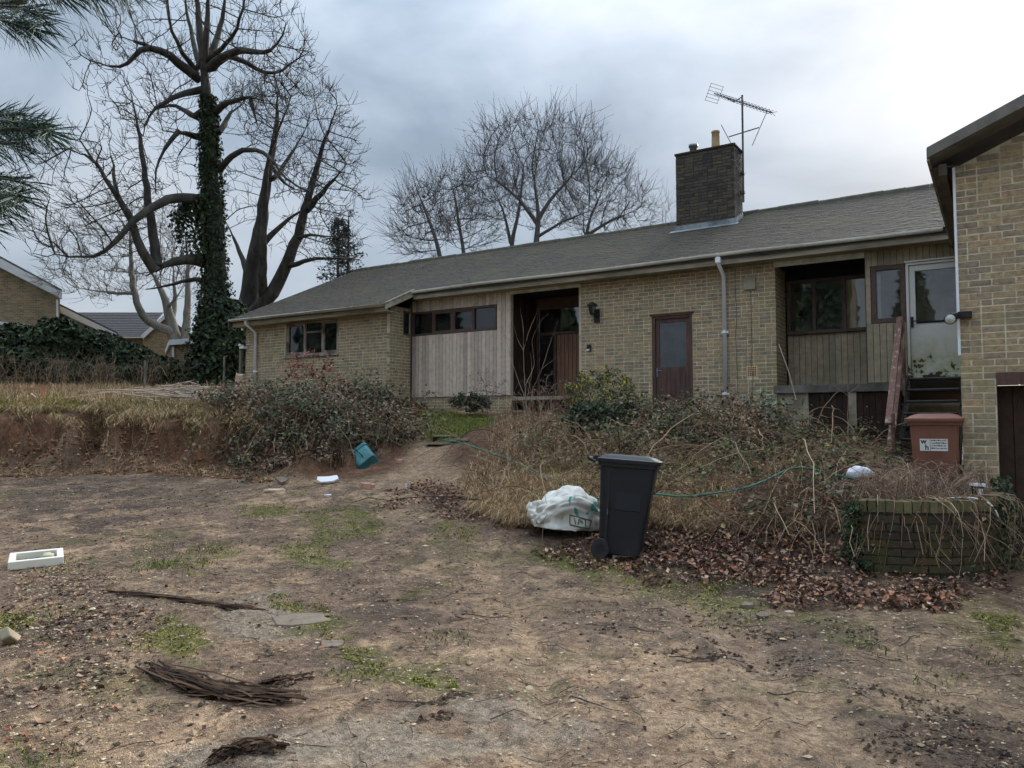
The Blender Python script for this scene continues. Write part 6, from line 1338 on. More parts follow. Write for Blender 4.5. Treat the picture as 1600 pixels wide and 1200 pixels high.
# --- conifers behind the viewer: they show only as dark shapes mirrored in the windows
cb2 = []
for x, y, hh in ((-7.5, -11, 12), (-3.6, -13, 9.5), (-10.5, -14, 13), (-30, -9, 12), (-36, -7, 14), (-24, -12, 11)):
    n_ = 2600; u = rng.random(n_) ** .7; a = rng.random(n_) * 6.283; rr = (1 - u) * hh * .24 * (.5 + .5 * rng.random(n_) ** .4) * (.7 + .6 * fbm(a * 2, u * 9, 3)); c = np.stack([x + rr * np.cos(a), y + rr * np.sin(a), .8 + u * hh], 1); cb2.append(leaf_cloud(c, np.stack([np.cos(a), np.sin(a), np.full(n_, .4)], 1), .55, pick([S(40, 56, 42), S(52, 66, 48)], n_)))
k0 = 0; Fq = []
for V, F, cc in cb2: Fq.append(F + k0); k0 += len(V)
tag(fast_mesh('conifer_belt', np.concatenate([v[0] for v in cb2]), np.concatenate(Fq), 'leaf', np.concatenate([v[2] for v in cb2]), None, 'stuff'), 'dark conifers behind the viewer, seen mirrored in the windows', 'trees')
# ================================================================ UNDERGROWTH
def gz(q): return height(q[:, 0], q[:, 1])
def blades(q, h_, w_, lean, pal, base_dark=.55, dirs=None, droop=.35, v=.2):
    """grass blades: q (n,2) plan points"""
    n_ = len(q); P0 = np.stack([q[:, 0], q[:, 1], gz(q) - .01], 1); hh = h_ * (.5 + .9 * rng.random(n_)); a = rng.random(n_) * 2 * math.pi
    d = np.stack([np.cos(a), np.sin(a), np.zeros(n_)], 1) if dirs is None else dirs + rng.normal(0, .75, (n_, 3)) * [1, 1, 0]
    d /= np.linalg.norm(d, axis=1)[:, None] + 1e-9; ln = (lean * (.3 + 1.2 * rng.random(n_)))[:, None]; sd_ = np.stack([-d[:, 1], d[:, 0], np.zeros(n_)], 1); rot_ = rng.random(n_)[:, None] * 2 - 1; sd_ = sd_ * (1 - np.abs(rot_) * .5) + d * rot_ * .7
    ww = (w_ * (.6 + .8 * rng.random(n_)))[:, None]; H = hh[:, None]; zv = np.array([[0, 0, 1.0]])
    mid = P0 + d * ln * H * .35 + zv * H * .62; tip = P0 + d * ln * H * 1.05 + zv * H * (1 - droop * rng.random((n_, 1)))
    V = np.stack([P0 - sd_ * ww, P0 + sd_ * ww, mid + sd_ * ww * .8, mid - sd_ * ww * .8, tip], 1).reshape(-1, 3); k = np.arange(n_)[:, None] * 5
    F = np.concatenate([k + [[0, 1, 2]], k + [[0, 2, 3]], k + [[3, 2, 4]]]); c = pick(pal, n_, v); return V, F, np.repeat(c, 5, 0)
def tubes(paths, r0, r1, cols):
    """(n,m,3) paths as three-sided tubes"""
    n_, m_, _ = paths.shape; T = np.gradient(paths, axis=1); T /= np.linalg.norm(T, axis=2)[..., None] + 1e-9
    X = np.cross(T, np.array([.31, .22, .92])); X /= np.linalg.norm(X, axis=2)[..., None] + 1e-9; Y = np.cross(T, X); u = np.linspace(0, 1, m_)[None, :, None]
    r = (np.reshape(r0, (-1, 1, 1)) * (1 - u) + np.reshape(r1, (-1, 1, 1)) * u) * np.ones((n_, 1, 1)); rings = [paths + r * (math.cos(a) * X + math.sin(a) * Y) for a in (0, 2.094, 4.189)]
    V = np.stack(rings, 2).reshape(-1, 3); b_ = (np.arange(n_) * m_ * 3)[:, None, None] + (np.arange(m_ - 1) * 3)[None, :, None]; k = np.arange(3)[None, None]; k2 = (np.arange(3) + 1) % 3
    F = np.stack([b_ + k, b_ + k2, b_ + 3 + k2, b_ + 3 + k], -1).reshape(-1, 4); F = np.concatenate([F[:, [0, 1, 2]], F[:, [0, 2, 3]]]); return V, F, np.repeat(cols, m_ * 3, 0)
def canes(q, L_, H_, n_pts=8, dirs=None, jit=.05):
    n_ = len(q); P0 = np.stack([q[:, 0], q[:, 1], gz(q)], 1); a = rng.random(n_) * 2 * math.pi; d = np.stack([np.cos(a), np.sin(a), np.zeros(n_)], 1)
    if dirs is not None: d = dirs + .6 * d; d /= np.linalg.norm(d, axis=1)[:, None]
    L_ = L_ * (.4 + rng.random(n_)); H_ = H_ * (.35 + rng.random(n_)); u = np.linspace(0, 1, n_pts); k = .55 + .3 * rng.random(n_)
    hz_ = H_[:, None] * (1 - (1 - u[None] / k[:, None]) ** 2); P = P0[:, None] + d[:, None] * (L_[:, None] * u[None] ** 1.15)[..., None]; g = height(P[..., 0], P[..., 1]); base = P0[:, None, 2] * (1 - u) + np.maximum(g, P0[:, None, 2] - 2) * u
    P[..., 2] = np.maximum(base + hz_, g + .01); P += np.cumsum(rng.normal(0, jit * .3, P.shape), 1) * u[None, :, None]; return P
class Stuff:
    def __init__(s): s.V = []; s.F = []; s.C = []; s.n = 0
    def add(s, V, F, C): s.V.append(V); s.F.append(F + s.n); s.C.append(C); s.n += len(V); return s
    def done(s, name, mat, label=None, cat=None, parent=None):
        V = np.concatenate(s.V); 
        if parent is not None: V = V - np.array(parent.location)
        o = fast_mesh(name, V, np.concatenate(s.F), mat, np.concatenate(s.C), parent, 'stuff' if (parent is None or cat == 'stuff') else None)
        return tag(o, label, cat if cat != 'stuff' else None)
def wpoly(pts): return np.array([GXY(*p) for p in pts])
def patchy(q, sc_=1.1, thr=.45, o=3): return q[fbm(q[:, 0] + 3, q[:, 1] - 6, o, sc_) > thr]
STRAW = [S(206, 178, 138), S(188, 158, 120), S(168, 140, 106), S(220, 196, 158), S(146, 120, 94)]
GREEN = [S(112, 118, 62), S(96, 106, 56), S(130, 128, 72), S(146, 140, 84)]
BRAM = [S(64, 72, 48), S(80, 86, 60), S(52, 58, 42), S(98, 102, 78), S(118, 118, 98), S(72, 76, 46), S(96, 76, 60), S(104, 70, 58)]
CANE = [S(112, 90, 74), S(140, 116, 92), S(96, 76, 64), S(160, 136, 110), S(124, 104, 84)]
DEADLEAF = [S(116, 88, 74), S(96, 72, 62), S(140, 104, 84), S(160, 132, 116), S(78, 60, 54), S(176, 122, 92), S(150, 120, 106), S(70, 56, 50), S(172, 144, 118)]
# ---- grass on the left bank, hanging over its cut edge
g1 = Stuff()
edge = wpoly([(-120, 17.9), (0, 17.9), (150, 17.65), (250, 16.9), (330, 15.8), (380, 15.0), (420, 15.6), (330, 17.2), (200, 19), (0, 19.2), (-120, 19.2)])
top_p = wpoly([(-160, 18.6), (0, 18.6), (200, 18.6), (330, 16.6), (420, 15.4), (440, 18), (380, 21), (300, 24), (100, 25), (-160, 25)])
q = scatter(edge, 16000, .15); q = q[fbm(q[:, 0], q[:, 1], 3, 3.2) > .45]; toward = np.tile(-_h * .9 , (len(q), 1)); g1.add(*blades(q, .2, .005, 1.3, STRAW + GREEN[2:], dirs=toward, droop=1.1))
q = patchy(scatter(edge, 9000), 1.4, .55); g1.add(*blades(q, .16, .006, .7, GREEN, droop=.5))
q = scatter(top_p, 22000); g1.add(*blades(q, .2, .006, .7, STRAW + GREEN[2:3])); q = patchy(scatter(top_p, 9000), .8, .5); g1.add(*blades(q, .3, .005, .5, STRAW))
q = edge_pts = scatter(wpoly([(-120, 16.9), (0, 16.9), (150, 16.6), (250, 15.9), (330, 14.8), (380, 14.4), (420, 15.2), (330, 16.6), (250, 17.4), (150, 18), (0, 18.2), (-120, 18.2)]), 11000, .1); zz_ = gz(q); zt = np.clip(f_up(q[:, 0], q[:, 1]), .5, 3.1); q = q[(zz_ > zt - .2) & (fbm(q[:, 0], q[:, 1], 3, 2.0) > .45)]
g1.add(*blades(q, .2, .005, 1.5, STRAW + STRAW + GREEN[2:3] + [S(110, 92, 62)], dirs=np.tile(-_h * .9, (len(q), 1)), droop=1.5)); q = scatter(wpoly([(-60, 17.8), (60, 17.7), (125, 17.7), (110, 19.0), (-60, 19.2)]), 9000, .3); q = q[fbm(q[:, 0], q[:, 1], 3, 1.6) > .45]; g1.add(*blades(q, .2, .005, .9, [S(140, 134, 78), S(124, 122, 70), S(158, 148, 92)], droop=.9)); g1.done('bank_grass', 'dry', 'straw coloured grass hanging over the edge of the left bank', 'grass')
# dead upright weeds before the hedge
dw = Stuff(); q = scatter(wpoly([(-60, 21), (120, 21.5), (270, 22), (300, 24.5), (100, 25.2), (-60, 25.2)]), 280); P = canes(q, .5, .75, 7); dw.add(*tubes(P, .006, .003, pick([S(128, 106, 90), S(110, 92, 80), S(150, 128, 104)], len(q))))
e_ = P[:, 3:].reshape(-1, 3); e_ = e_[rng.random(len(e_)) < .9]; n_ = len(e_); dd = rng.normal(size=(n_, 3)) * .16 + [0, 0, .14]; dw.add(*tubes(np.stack([e_, e_ + dd * .5, e_ + dd], 1), .003, .002, pick([S(128, 106, 90), S(150, 128, 104)], n_)))
dw.done('dead_weeds', 'dry', 'dead brown weed stalks standing in front of the ivy hedge', 'weeds')
# ---- ivy hedge at the far left
hd_ = Stuff()
def ivy_lump(px, py, s, rx, ry, rs, n_):
    d = rng.normal(size=(n_, 3)); d /= np.linalg.norm(d, axis=1)[:, None]; k = s / FPX; rr = (.72 + .28 * rng.random((n_, 1)) ** .4) * (1 + .35 * (fbm(d[:, 0] * 2.5 + px, d[:, 1] * 2.5 + d[:, 2] * 3, 4) - .5))[:, None] * 1.05
    c = PS(px, py, s) + (_r * (d[:, :1] * rx * k) + _z * (d[:, 1:2] * ry * k) + _h * (d[:, 2:] * rs)) * rr; hd_.add(*leaf_cloud(c, d @ np.array([_r, _z, _h]) , .16, pick(IV + [S(58, 74, 52)], n_, .25), jitter=.6))
for a in ((-40, 550, 26, 80, 50, 1.2, 4200), (30, 556, 26, 60, 46, 1.2, 3600), (98, 548, 25.6, 44, 50, 1.2, 4200), (60, 575, 25, 60, 35, 1.0, 2600), (150, 556, 26, 45, 38, 1.1, 3000), (195, 568, 26, 45, 30, 1.0, 2300), (238, 580, 26.2, 40, 24, 1.0, 1800), (110, 590, 24.8, 70, 26, .9, 2400), (190, 592, 25, 70, 22, .8, 2000), (285, 590, 25.5, 36, 22, .8, 1500), (20, 600, 24.8, 60, 22, .8, 1600)): ivy_lump(*a)
hd_.done('ivy_hedge', 'leaf', 'dark rounded ivy hedge in front of the neighbouring houses', 'hedge')
# ---- bramble mound
def thicket(name, label, poly, nleaf, ncane, H, pal, Lc=1.3, size=.06, stems=True, thr=.0, spread=1.0):
    st_ = Stuff(); lf = Stuff(); q = scatter(poly, ncane, .3); hv = .25 + 1.5 * sstep(.3, .7, fbm(q[:, 0] + 21, q[:, 1] - 13, 3, .8)); P = canes(q, Lc, H * hv, 9, jit=.1); st_.add(*tubes(P, .006, .003, pick(CANE, len(q))))
    # leaves sit along the canes in threes and fill a ragged canopy
    idx = rng.integers(0, len(P), nleaf); u = 2 + rng.random(nleaf) * 6; i = u.astype(int).clip(0, 7); f_ = (u - i)[:, None]; c = P[idx, i] * (1 - f_) + P[idx, np.minimum(i + 1, 8)] * f_ + rng.normal(0, .07 * spread, (nleaf, 3)); g = height(c[:, 0], c[:, 1]); c[:, 2] = np.maximum(c[:, 2], g + .02)
    keep = fbm(c[:, 0] * 1 + 9, c[:, 1] + c[:, 2] * 1.3, 3, 2.2) > thr; c = c[keep]; cl3 = pick(pal, len(c), .25); br_ = sstep(.5, .62, fbm(c[:, 0] - 31, c[:, 1] + 17 + c[:, 2], 3, 1.1)); cl3 = cl3 * (1 - .6 * br_[:, None]) + .6 * br_[:, None] * pick(DEADLEAF + STRAW[:3], len(c)) * .8; lf.add(*leaf_cloud(c, np.tile([-_h[0] * .5, -_h[1] * .5, .9], (len(c), 1)), size, cl3, jitter=.55))
    e2 = empty(name, (*P[:, 0, :2].mean(0), float(P[:, 0, 2].mean())), label, 'brambles'); e2['kind'] = 'stuff'
    st_.done('canes', 'dry', None, 'stuff', e2); lf.done('leaves', 'leaf', None, 'stuff', e2); return e2
moundp = wpoly([(330, 15.6), (400, 13.9), (470, 13.0), (535, 13.3), (560, 14.6), (612, 14.5), (645, 15.5), (640, 17.0), (610, 17.6), (520, 17.6), (420, 18.2), (370, 18.6), (330, 17.4)])
thicket('bramble_mound', 'dense dark bramble mound below the bungalow left wing', moundp, 17000, 900, .26, BRAM, .9, .062, thr=.42)
core = wpoly([(430, 14.6), (520, 14.2), (600, 14.4), (625, 15.6), (560, 17), (450, 17.2)])
thicket('bramble_clump', 'taller grey leaved bramble crest on the mound under the wing window', core, 9000, 420, .42, BRAM[3:5] + BRAM[:3], .9, .062, thr=.40)
dk = Stuff(); q = scatter(moundp, 9000); dk.add(*blades(q, .3, .006, .8, [S(74, 58, 48), S(96, 78, 60), S(60, 50, 42), S(120, 98, 72)])); dk.done('dead_undergrowth', 'dry', 'dry brown undergrowth beneath the bramble mound', 'undergrowth')
# bank face: roots, loose straw and small plants
bf = Stuff(); fp = wpoly([(-60, 16.2), (150, 16.0), (250, 15.2), (330, 13.9), (430, 12.7), (400, 13.6), (330, 15.0), (240, 16.4), (150, 17.0), (-60, 17.2)])
q = scatter(fp, 900); bf.add(*blades(q, .16, .004, 1.0, STRAW + [S(90, 66, 50)], droop=.9)); q = scatter(fp, 260); P = canes(q, .6, .12, 6); bf.add(*tubes(P, .006, .003, pick(CANE + [S(170, 150, 120)], len(q)))); bf.done('bank_roots', 'dry', 'loose roots and straw on the bare soil face of the bank', 'roots')
# ---- right slope: straw, brambles, dead stems
slp = wpoly([(735, 9.9), (800, 9.0), (880, 8.9), (1020, 8.7), (1120, 8.4), (1200, 8.05), (1320, 7.9), (1325, 9.2), (1385, 10.5), (1390, 13.0), (1210, 14.0), (1000, 15.2), (860, 16.2), (790, 16), (770, 14), (735, 12)])
rs_ = Stuff(); q = scatter(slp, 34000); rs_.add(*blades(q, .17, .0032, 1.1, STRAW + [S(134, 104, 80), S(116, 92, 72)], droop=.9)); lo_ = wpoly([(735, 9.9), (800, 9.1), (900, 9.0), (1010, 8.8), (1120, 8.5), (1150, 9.4), (1000, 10), (800, 11)]); q = scatter(lo_, 21000); rs_.add(*blades(q, .2, .003, 1.2, STRAW, droop=.95, dirs=np.tile(-_h * .7 + _r * .1, (len(q), 1))))
q = patchy(scatter(slp, 9000), 1.2, .55); rs_.add(*blades(q, .22, .006, .7, GREEN)); rs_.done('slope_grass', 'dry', 'matted straw coloured dead grass on the slope behind the black bin', 'grass')
thicket('bramble_thicket', 'sprawling bramble thicket on the slope below the brown door', wpoly([(880, 10.6), (1020, 9.6), (1180, 9.0), (1320, 8.6), (1385, 10.4), (1380, 12.8), (1210, 13.6), (1010, 14.9), (880, 14.8)]), 14000, 850, .26, BRAM + GREEN[:2] + [S(98, 108, 70)], .95, .052, thr=.43)
thicket('bramble_clump', 'leafy dark bramble clump in front of the downpipe', wpoly([(1010, 12.0), (1100, 11.4), (1200, 11.2), (1260, 12.2), (1190, 13.6), (1040, 14.4)]), 6500, 260, .38, BRAM + GREEN[:1], .8, .055, thr=.38)
thicket('bramble_clump', 'bramble patch left of the curved planter wall', wpoly([(1180, 8.3), (1320, 8.0), (1322, 9.0), (1200, 9.4)]), 2000, 420, .24, BRAM + [S(120, 96, 70)], .9, .055, thr=.45)
ds = Stuff(); q = scatter(slp, 480); P = canes(q, .9, .34, 8, jit=.14); ds.add(*tubes(P, .005, .0025, pick(CANE + [S(170, 150, 128)], len(q)))); q = scatter(wpoly([(780, 11), (900, 11), (900, 15.5), (780, 15.5)]), 120); P = canes(q, .4, .7, 7); ds.add(*tubes(P, .005, .002, pick(CANE + [S(150, 130, 108)], len(q))))
pq = scatter(np.array([(-1.1, 8.05), (-.5, 8.15), (-.2, 8.8), (-.2, 9.9), (-1.1, 9.9)]), 700, .1); P = canes(pq, .5, .32, 7, jit=.1); ds.add(*tubes(P, .0035, .002, pick([S(140, 118, 100), S(164, 140, 118), S(112, 92, 78)], len(pq)))); ds.add(*blades(scatter(np.array([(-1.1, 8.1), (-.5, 8.2), (-.2, 8.8), (-.2, 9.9), (-1.1, 9.9)]), 1600, .1), .2, .004, 1.0, STRAW + CANE))
q = scatter(slp, 60); P = canes(q, 1.9, .6, 10, jit=.16); ds.add(*tubes(P, .009, .004, pick(CANE[1:4], len(q)))); ds.done('dead_stems', 'dry', 'tangle of dead brown stems over the slope and planter', 'stems')
# stems hanging over the planter wall
hs_ = Stuff(); n_ = 26; ang_ = -math.pi / 2 + .1 + rng.random(n_) ** .7 * 1.45; out_ = np.stack([np.cos(ang_), np.sin(ang_), np.zeros(n_)], 1); b0 = np.array([PLC[0], PLC[1], 0]) + out_ * (PLR - .12); u = np.linspace(0, 1, 9)[None, :, None]; fall = (.3 + .65 * rng.random(n_))[:, None, None]; rz_ = (.05 + .16 * rng.random(n_))[:, None, None]
side = np.stack([-out_[:, 1], out_[:, 0], np.zeros(n_)], 1)[:, None] * rng.normal(0, .16, (n_, 1, 1)); P = b0[:, None] + out_[:, None] * (.16 + rz_ * np.sin(u * 2.6) * 1.2) * np.minimum(1, u * 3) + side * u ** 1.5 + np.array([0, 0, 1.0]) * (.82 + .06 * np.sin(u * 3.1) - fall * np.clip(u - .2, 0, 1) ** 1.2); P += np.cumsum(rng.normal(0, .008, P.shape), 1)
hs_.add(*tubes(P, .0045, .0025, pick([S(150, 128, 108), S(176, 152, 128), S(120, 98, 82)], n_))); lv = P[:, 2:].reshape(-1, 3); lv = lv[rng.random(len(lv)) < .35] + rng.normal(0, .02, (1, 3)); hs_.add(*leaf_cloud(lv, np.tile(-_h, (len(lv), 1)), .04, pick([S(96, 110, 80), S(134, 104, 74), S(80, 92, 70)], len(lv)))); hs_.done('hanging_stems', 'dry', 'thin dead stems hanging down the curved planter wall', 'stems')
iv2 = Stuff(); n_ = 420; c = np.array([PLC[0] - .02, PLC[1] - PLR - .0, 0]) + np.stack([rng.normal(-.04, .05, n_), rng.normal(-.02, .05, n_), .12 + rng.random(n_) * .66], 1); iv2.add(*leaf_cloud(c, np.tile([-.5, -.8, .2], (n_, 1)), .045, pick(IV + BRAM[:2], n_))); n_ = 700; c = np.array([PLC[0] + PLR + .02, 9.4, 0]) + np.stack([rng.normal(.03, .05, n_), rng.normal(0, .35, n_), rng.random(n_) * .95], 1); iv2.add(*leaf_cloud(c, np.tile([.6, -.6, .2], (n_, 1)), .05, pick(IV + BRAM[:3], n_))); iv2.done('planter_ivy', 'leaf', 'ivy climbing both ends of the curved planter wall', 'ivy')
# ---- shrubs one can tell apart
def shrub(name, label, px, s, hgt, wid, nst, pal, nleaf, size, bark=None, flowers=None, seedp=0, bare=.25):
    base = on(px, s, -.03); e2 = empty(name, base, label, 'shrub'); nd = [base + np.array([0, 0, .0])]; pr = [-1]; d = rng.normal(size=(nst * 10, 3)); d /= np.linalg.norm(d, axis=1)[:, None]; A = base + np.array([0, 0, hgt * .62]) + d * np.array([wid, wid, hgt * .42]) * rng.random((nst * 10, 1)) ** .33
    P_, pa_ = colonize(nd, pr, A, .07, .1, 3.0, 60, up=.12, jit=.3, maxn=2600); ra_ = np.clip(radii(P_, pa_, .0022, 2.4, {}), .0022, .03); skin(P_, pa_, ra_, 'stems', bark or 'twig_pale', e2)
    if nleaf:
        k = rng.integers(int(len(P_) * bare), len(P_), nleaf); c = P_[k] + rng.normal(0, .03, (nleaf, 3)); V, F, cc = leaf_cloud(c, np.tile([0, -.4, .8], (nleaf, 1)), size, pick(pal, nleaf, .2), jitter=.8); fast_mesh('leaves', V - base, F, 'leaf', cc, e2, 'stuff')
    if flowers:
        k = rng.integers(int(len(P_) * .6), len(P_), flowers); c = P_[k] + rng.normal(0, .025, (flowers, 3)); V, F, cc = leaf_cloud(c, np.tile(-_h, (flowers, 1)), .035, pick([S(226, 206, 70), S(206, 190, 60)], flowers, .1), jitter=.8); fast_mesh('flowers', V - base, F, 'leaf', cc, e2, 'stuff')
    return e2
shrub('beech_shrub', 'young beech with rusty dead leaves in front of the wing window', 482, 17.2, 1.35, .62, 16, [S(150, 96, 76), S(132, 86, 70), S(170, 116, 92), S(116, 78, 64)], 420, .06, 'bark_dark')
shrub('beech_shrub', 'small beech with rusty leaves right of the wing window', 520, 16.9, .95, .38, 8, [S(150, 96, 76), S(132, 86, 70), S(170, 116, 92)], 130, .055, 'bark_dark')
shrub('jasmine_shrub', 'winter jasmine shrub with small yellow flowers between porch and brown door', 940, 14.6, 1.15, .8, 30, [S(96, 100, 66), S(78, 84, 58), S(118, 114, 78)], 2300, .045, None, 420)
shrub('dark_shrub', 'low dark evergreen shrub at the foot of the timber cladding', 735, 17.0, .55, .5, 18, [S(58, 68, 46), S(74, 78, 54)], 1300, .05)
shrub('bare_shrub', 'leafless reddish shrub before the timber cladding left of the porch', 762, 16.6, 1.1, .55, 22, [S(120, 84, 74)], 160, .03, 'bark_grey')
shrub('bare_shrub', 'leafless shrub with fine pale twigs in front of the brown boarded front door', 862, 15.3, 1.0, .45, 18, [S(140, 104, 88)], 90, .03)
shrub('dark_shrub', 'dark green shrub on the slope in front of the jasmine', 935, 13.0, .75, .7, 26, [S(52, 64, 46), S(66, 78, 54), S(84, 92, 70)], 3000, .055, 'bark_dark')
shrub('leafy_sprig', 'pale leaved shrub sprig beside the air brick', 1192, 13.2, .85, .35, 8, [S(150, 162, 138), S(128, 142, 118)], 260, .07)
# bare sapling growing before the porch
sap = empty('porch_sapling', on(822, 14.2, -.03), 'bare pale sapling with upright forks in front of the dark porch', 'sapling')
T = [([(824, 655, 14.2), (820, 600, 14.2), (818, 555, 14.2), (818, 520, 14.2)], .016, .008), ([(818, 546, 14.2), (826, 520, 14.1), (838, 490, 14.1), (848, 472, 14)], .009, .004), ([(818, 548, 14.2), (808, 530, 14.3), (802, 505, 14.3)], .008, .004), ([(818, 520, 14.2), (816, 500, 14.2), (813, 482, 14.2)], .008, .003), ([(825, 640, 14.2), (835, 600, 14), (848, 575, 13.9), (858, 540, 13.9), (872, 500, 13.8)], .011, .004), ([(822, 625, 14.2), (808, 590, 14.4), (795, 545, 14.5), (780, 500, 14.5)], .01, .004), ([(824, 620, 14.2), (832, 580, 14.3), (828, 550, 14.4)], .008, .004), ([(848, 575, 13.9), (868, 560, 13.9), (880, 548, 13.8)], .006, .003), ([(822, 600, 14.2), (836, 570, 14.4), (830, 530, 14.5), (846, 500, 14.5), (858, 490, 14.5)], .007, .003)]
nd, pr, fx_ = limbs_to_nodes(T, .08); skin(np.array(nd), np.array(pr), np.array([fx_[i] for i in range(len(nd))]), 'stems', 'twig_pale', sap)
sap2 = empty('wall_sapling', on(1166, 13.4, -.03), 'thin bare stem rising against the brick wall right of the downpipe', 'sapling')
nd, pr, fx_ = limbs_to_nodes([([(1168, 690, 12.6), (1166, 600, 12.8), (1167, 520, 12.9), (1168, 470, 13), (1166, 440, 13)], .011, .004), ([(1167, 560, 12.9), (1158, 540, 12.9), (1152, 530, 12.9)], .005, .003)], .08); skin(np.array(nd), np.array(pr), np.array([fx_[i] for i in range(len(nd))]), 'stems', 'twig_pale', sap2)
sap3 = empty('bay_sapling', on(1325, 11.6, -.03), 'bare forked sapling below the window bay', 'sapling')
nd, pr, fx_ = limbs_to_nodes([([(1326, 720, 11.4), (1325, 660, 11.6), (1325, 615, 11.6), (1324, 575, 11.6)], .014, .006), ([(1325, 618, 11.6), (1308, 606, 11.6), (1292, 595, 11.6)], .007, .003), ([(1325, 616, 11.6), (1340, 605, 11.6), (1352, 594, 11.6)], .007, .003)], .08); skin(np.array(nd), np.array(pr), np.array([fx_[i] for i in range(len(nd))]), 'stems', 'twig_pale', sap3)
a_, b_ = PS(1217, 538, 11.8), PS(1244, 625, 11.6); tag(MB().tube([a_, (a_ + b_) / 2 + _r * .02, b_], .007, 5).build('bamboo_cane', 'cut_wood'), 'pale cane leaning in front of the window bay', 'cane')
# ---- lawn patch and leaves by the wing return
lw = Stuff(); q = scatter(POL['lawn'], 9000); lw.add(*blades(q, .07, .005, .6, GREEN + [S(150, 150, 80), S(120, 130, 60)])); lw.done('lawn_patch', 'dry', 'small mossy lawn patch by the timber cladding', 'grass')
rl = Stuff(); q = scatter(wpoly([(608, 18.1), (650, 18.0), (660, 18.9), (620, 18.8)]), 700, .1); rl.add(*leaf_cloud(np.column_stack([q, gz(q) + .02]), np.tile([0, 0, 1.0], (len(q), 1)), .07, pick([S(176, 112, 84), S(150, 92, 70), S(190, 134, 100)], len(q)))); rl.done('fallen_leaves', 'dry', 'drift of rusty fallen leaves in the corner by the wing', 'leaves')
# path slabs
for k, (px, py, w_) in enumerate(((690, 694, .9), (722, 690, .8), (700, 684, .7))):
    scrap('stepping_stone', ('grey stepping stone at the start of the garden path', 'grey stepping stone beside the lawn, farthest right on the path', 'grey stepping stone beside the lawn, farthest up the path')[k], 'slab', px, py, w_, .45, .03, 'stone_grey', (0, 0), 12 * k, 30 + k)
# ================================================================ GROUND LITTER
def lumps(q, size, pal, flat=.6, v=.2, sink=.3):
    n_ = len(q); s_ = size * (.4 + 1.2 * rng.random(n_) ** 2); base = np.array([(1, 0, 0), (0, 1, 0), (-1, 0, 0), (0, -1, 0), (0, 0, 1), (0, 0, -1)], float); jit_ = 1 + rng.normal(0, .25, (n_, 6, 1)); a = rng.random(n_) * 6.283; ca, sa = np.cos(a), np.sin(a); B = base[None] * jit_ * np.stack([1 + .5 * rng.random(n_), .7 + .4 * rng.random(n_), flat * (.6 + .6 * rng.random(n_))], 1)[:, None]
    V = np.stack([B[..., 0] * ca[:, None] - B[..., 1] * sa[:, None], B[..., 0] * sa[:, None] + B[..., 1] * ca[:, None], B[..., 2]], -1) * s_[:, None, None]; V += np.column_stack([q, gz(q) + s_ * flat * (1 - sink) * .5])[:, None]
    F = np.array([(0, 1, 4), (1, 2, 4), (2, 3, 4), (3, 0, 4), (1, 0, 5), (2, 1, 5), (3, 2, 5), (0, 3, 5)]); k = (np.arange(n_) * 6)[:, None, None]; return V.reshape(-1, 3), (k + F[None]).reshape(-1, 3), np.repeat(pick(pal, n_, v), 6, 0)
drive = np.array([GXY(*p) for p in [(-60, 3.0), (1660, 3.0), (1660, 7.4), (1330, 7.0), (1100, 8.0), (940, 8.4), (800, 8.8), (700, 10.2), (660, 12), (560, 12.2), (400, 12.8), (250, 15), (150, 16), (-60, 16)]])
near = np.array([GXY(*p) for p in [(-60, 2.9), (1660, 2.9), (1660, 7.0), (1330, 6.8), (1000, 7.8), (600, 8.2), (-60, 8.2)]])
PEB = [S(190, 168, 136), S(166, 144, 114), S(146, 126, 102), S(196, 180, 150), S(126, 108, 90), S(180, 152, 114), S(138, 124, 110)]
gv = Stuff(); q = scatter(near, 24000); q = q[fbm(q[:, 0], q[:, 1], 4, 1.6) > .42]; gv.add(*lumps(q, .0065, PEB)); q = scatter(drive, 9000); gv.add(*lumps(q, .0095, PEB)); q = scatter(drive, 420); gv.add(*lumps(q, .018, PEB))
lf_ = gpoly([(0, 860), (150, 880), (230, 960), (220, 1080), (150, 1200), (0, 1200)]); q = scatter(lf_, 3600); gv.add(*lumps(q, .009, PEB + [S(96, 74, 58), S(84, 66, 52), S(120, 92, 68)])); gv.done('gravel', 'dry', 'loose gravel and grit scattered over the drive', 'gravel')
cl_ = Stuff(); DARK = [S(72, 60, 52), S(86, 72, 60), S(62, 52, 46), S(100, 82, 66)]
for k, n_ in (('wet1', 1500), ('wet2', 900), ('wet3', 1300), ('wet4', 400), ('wet5', 600), ('wet6', 700), ('wet7', 700)): q = patchy(scatter(POL[k], n_, .9), 3.2, .5); cl_.add(*lumps(q, .011, DARK, .7))
q = scatter(fp, 2600); cl_.add(*lumps(q, .032, [S(124, 88, 62), S(98, 70, 52), S(146, 106, 76), S(164, 136, 104)], .8)); q = patchy(scatter(drive, 2600), 2.0, .5); cl_.add(*lumps(q, .014, DARK, .5)); cl_.done('mud_clods', 'dry', 'dark clods of mud and soil lying on the drive', 'mud')
ll = Stuff(); q = scatter(POL['litter'], 8000, .9); q = q[fbm(q[:, 0] + 2, q[:, 1], 4, 1.8) + .25 * rng.random(len(q)) > .55]; ll.add(*leaf_cloud(np.column_stack([q, gz(q) + .012 + .05 * rng.random(len(q)) ** 2]), np.tile([0, 0, 1.0], (len(q), 1)), .036 * (.5 + 1.1 * rng.random(len(q))), pick(DEADLEAF, len(q), .3), jitter=.4))
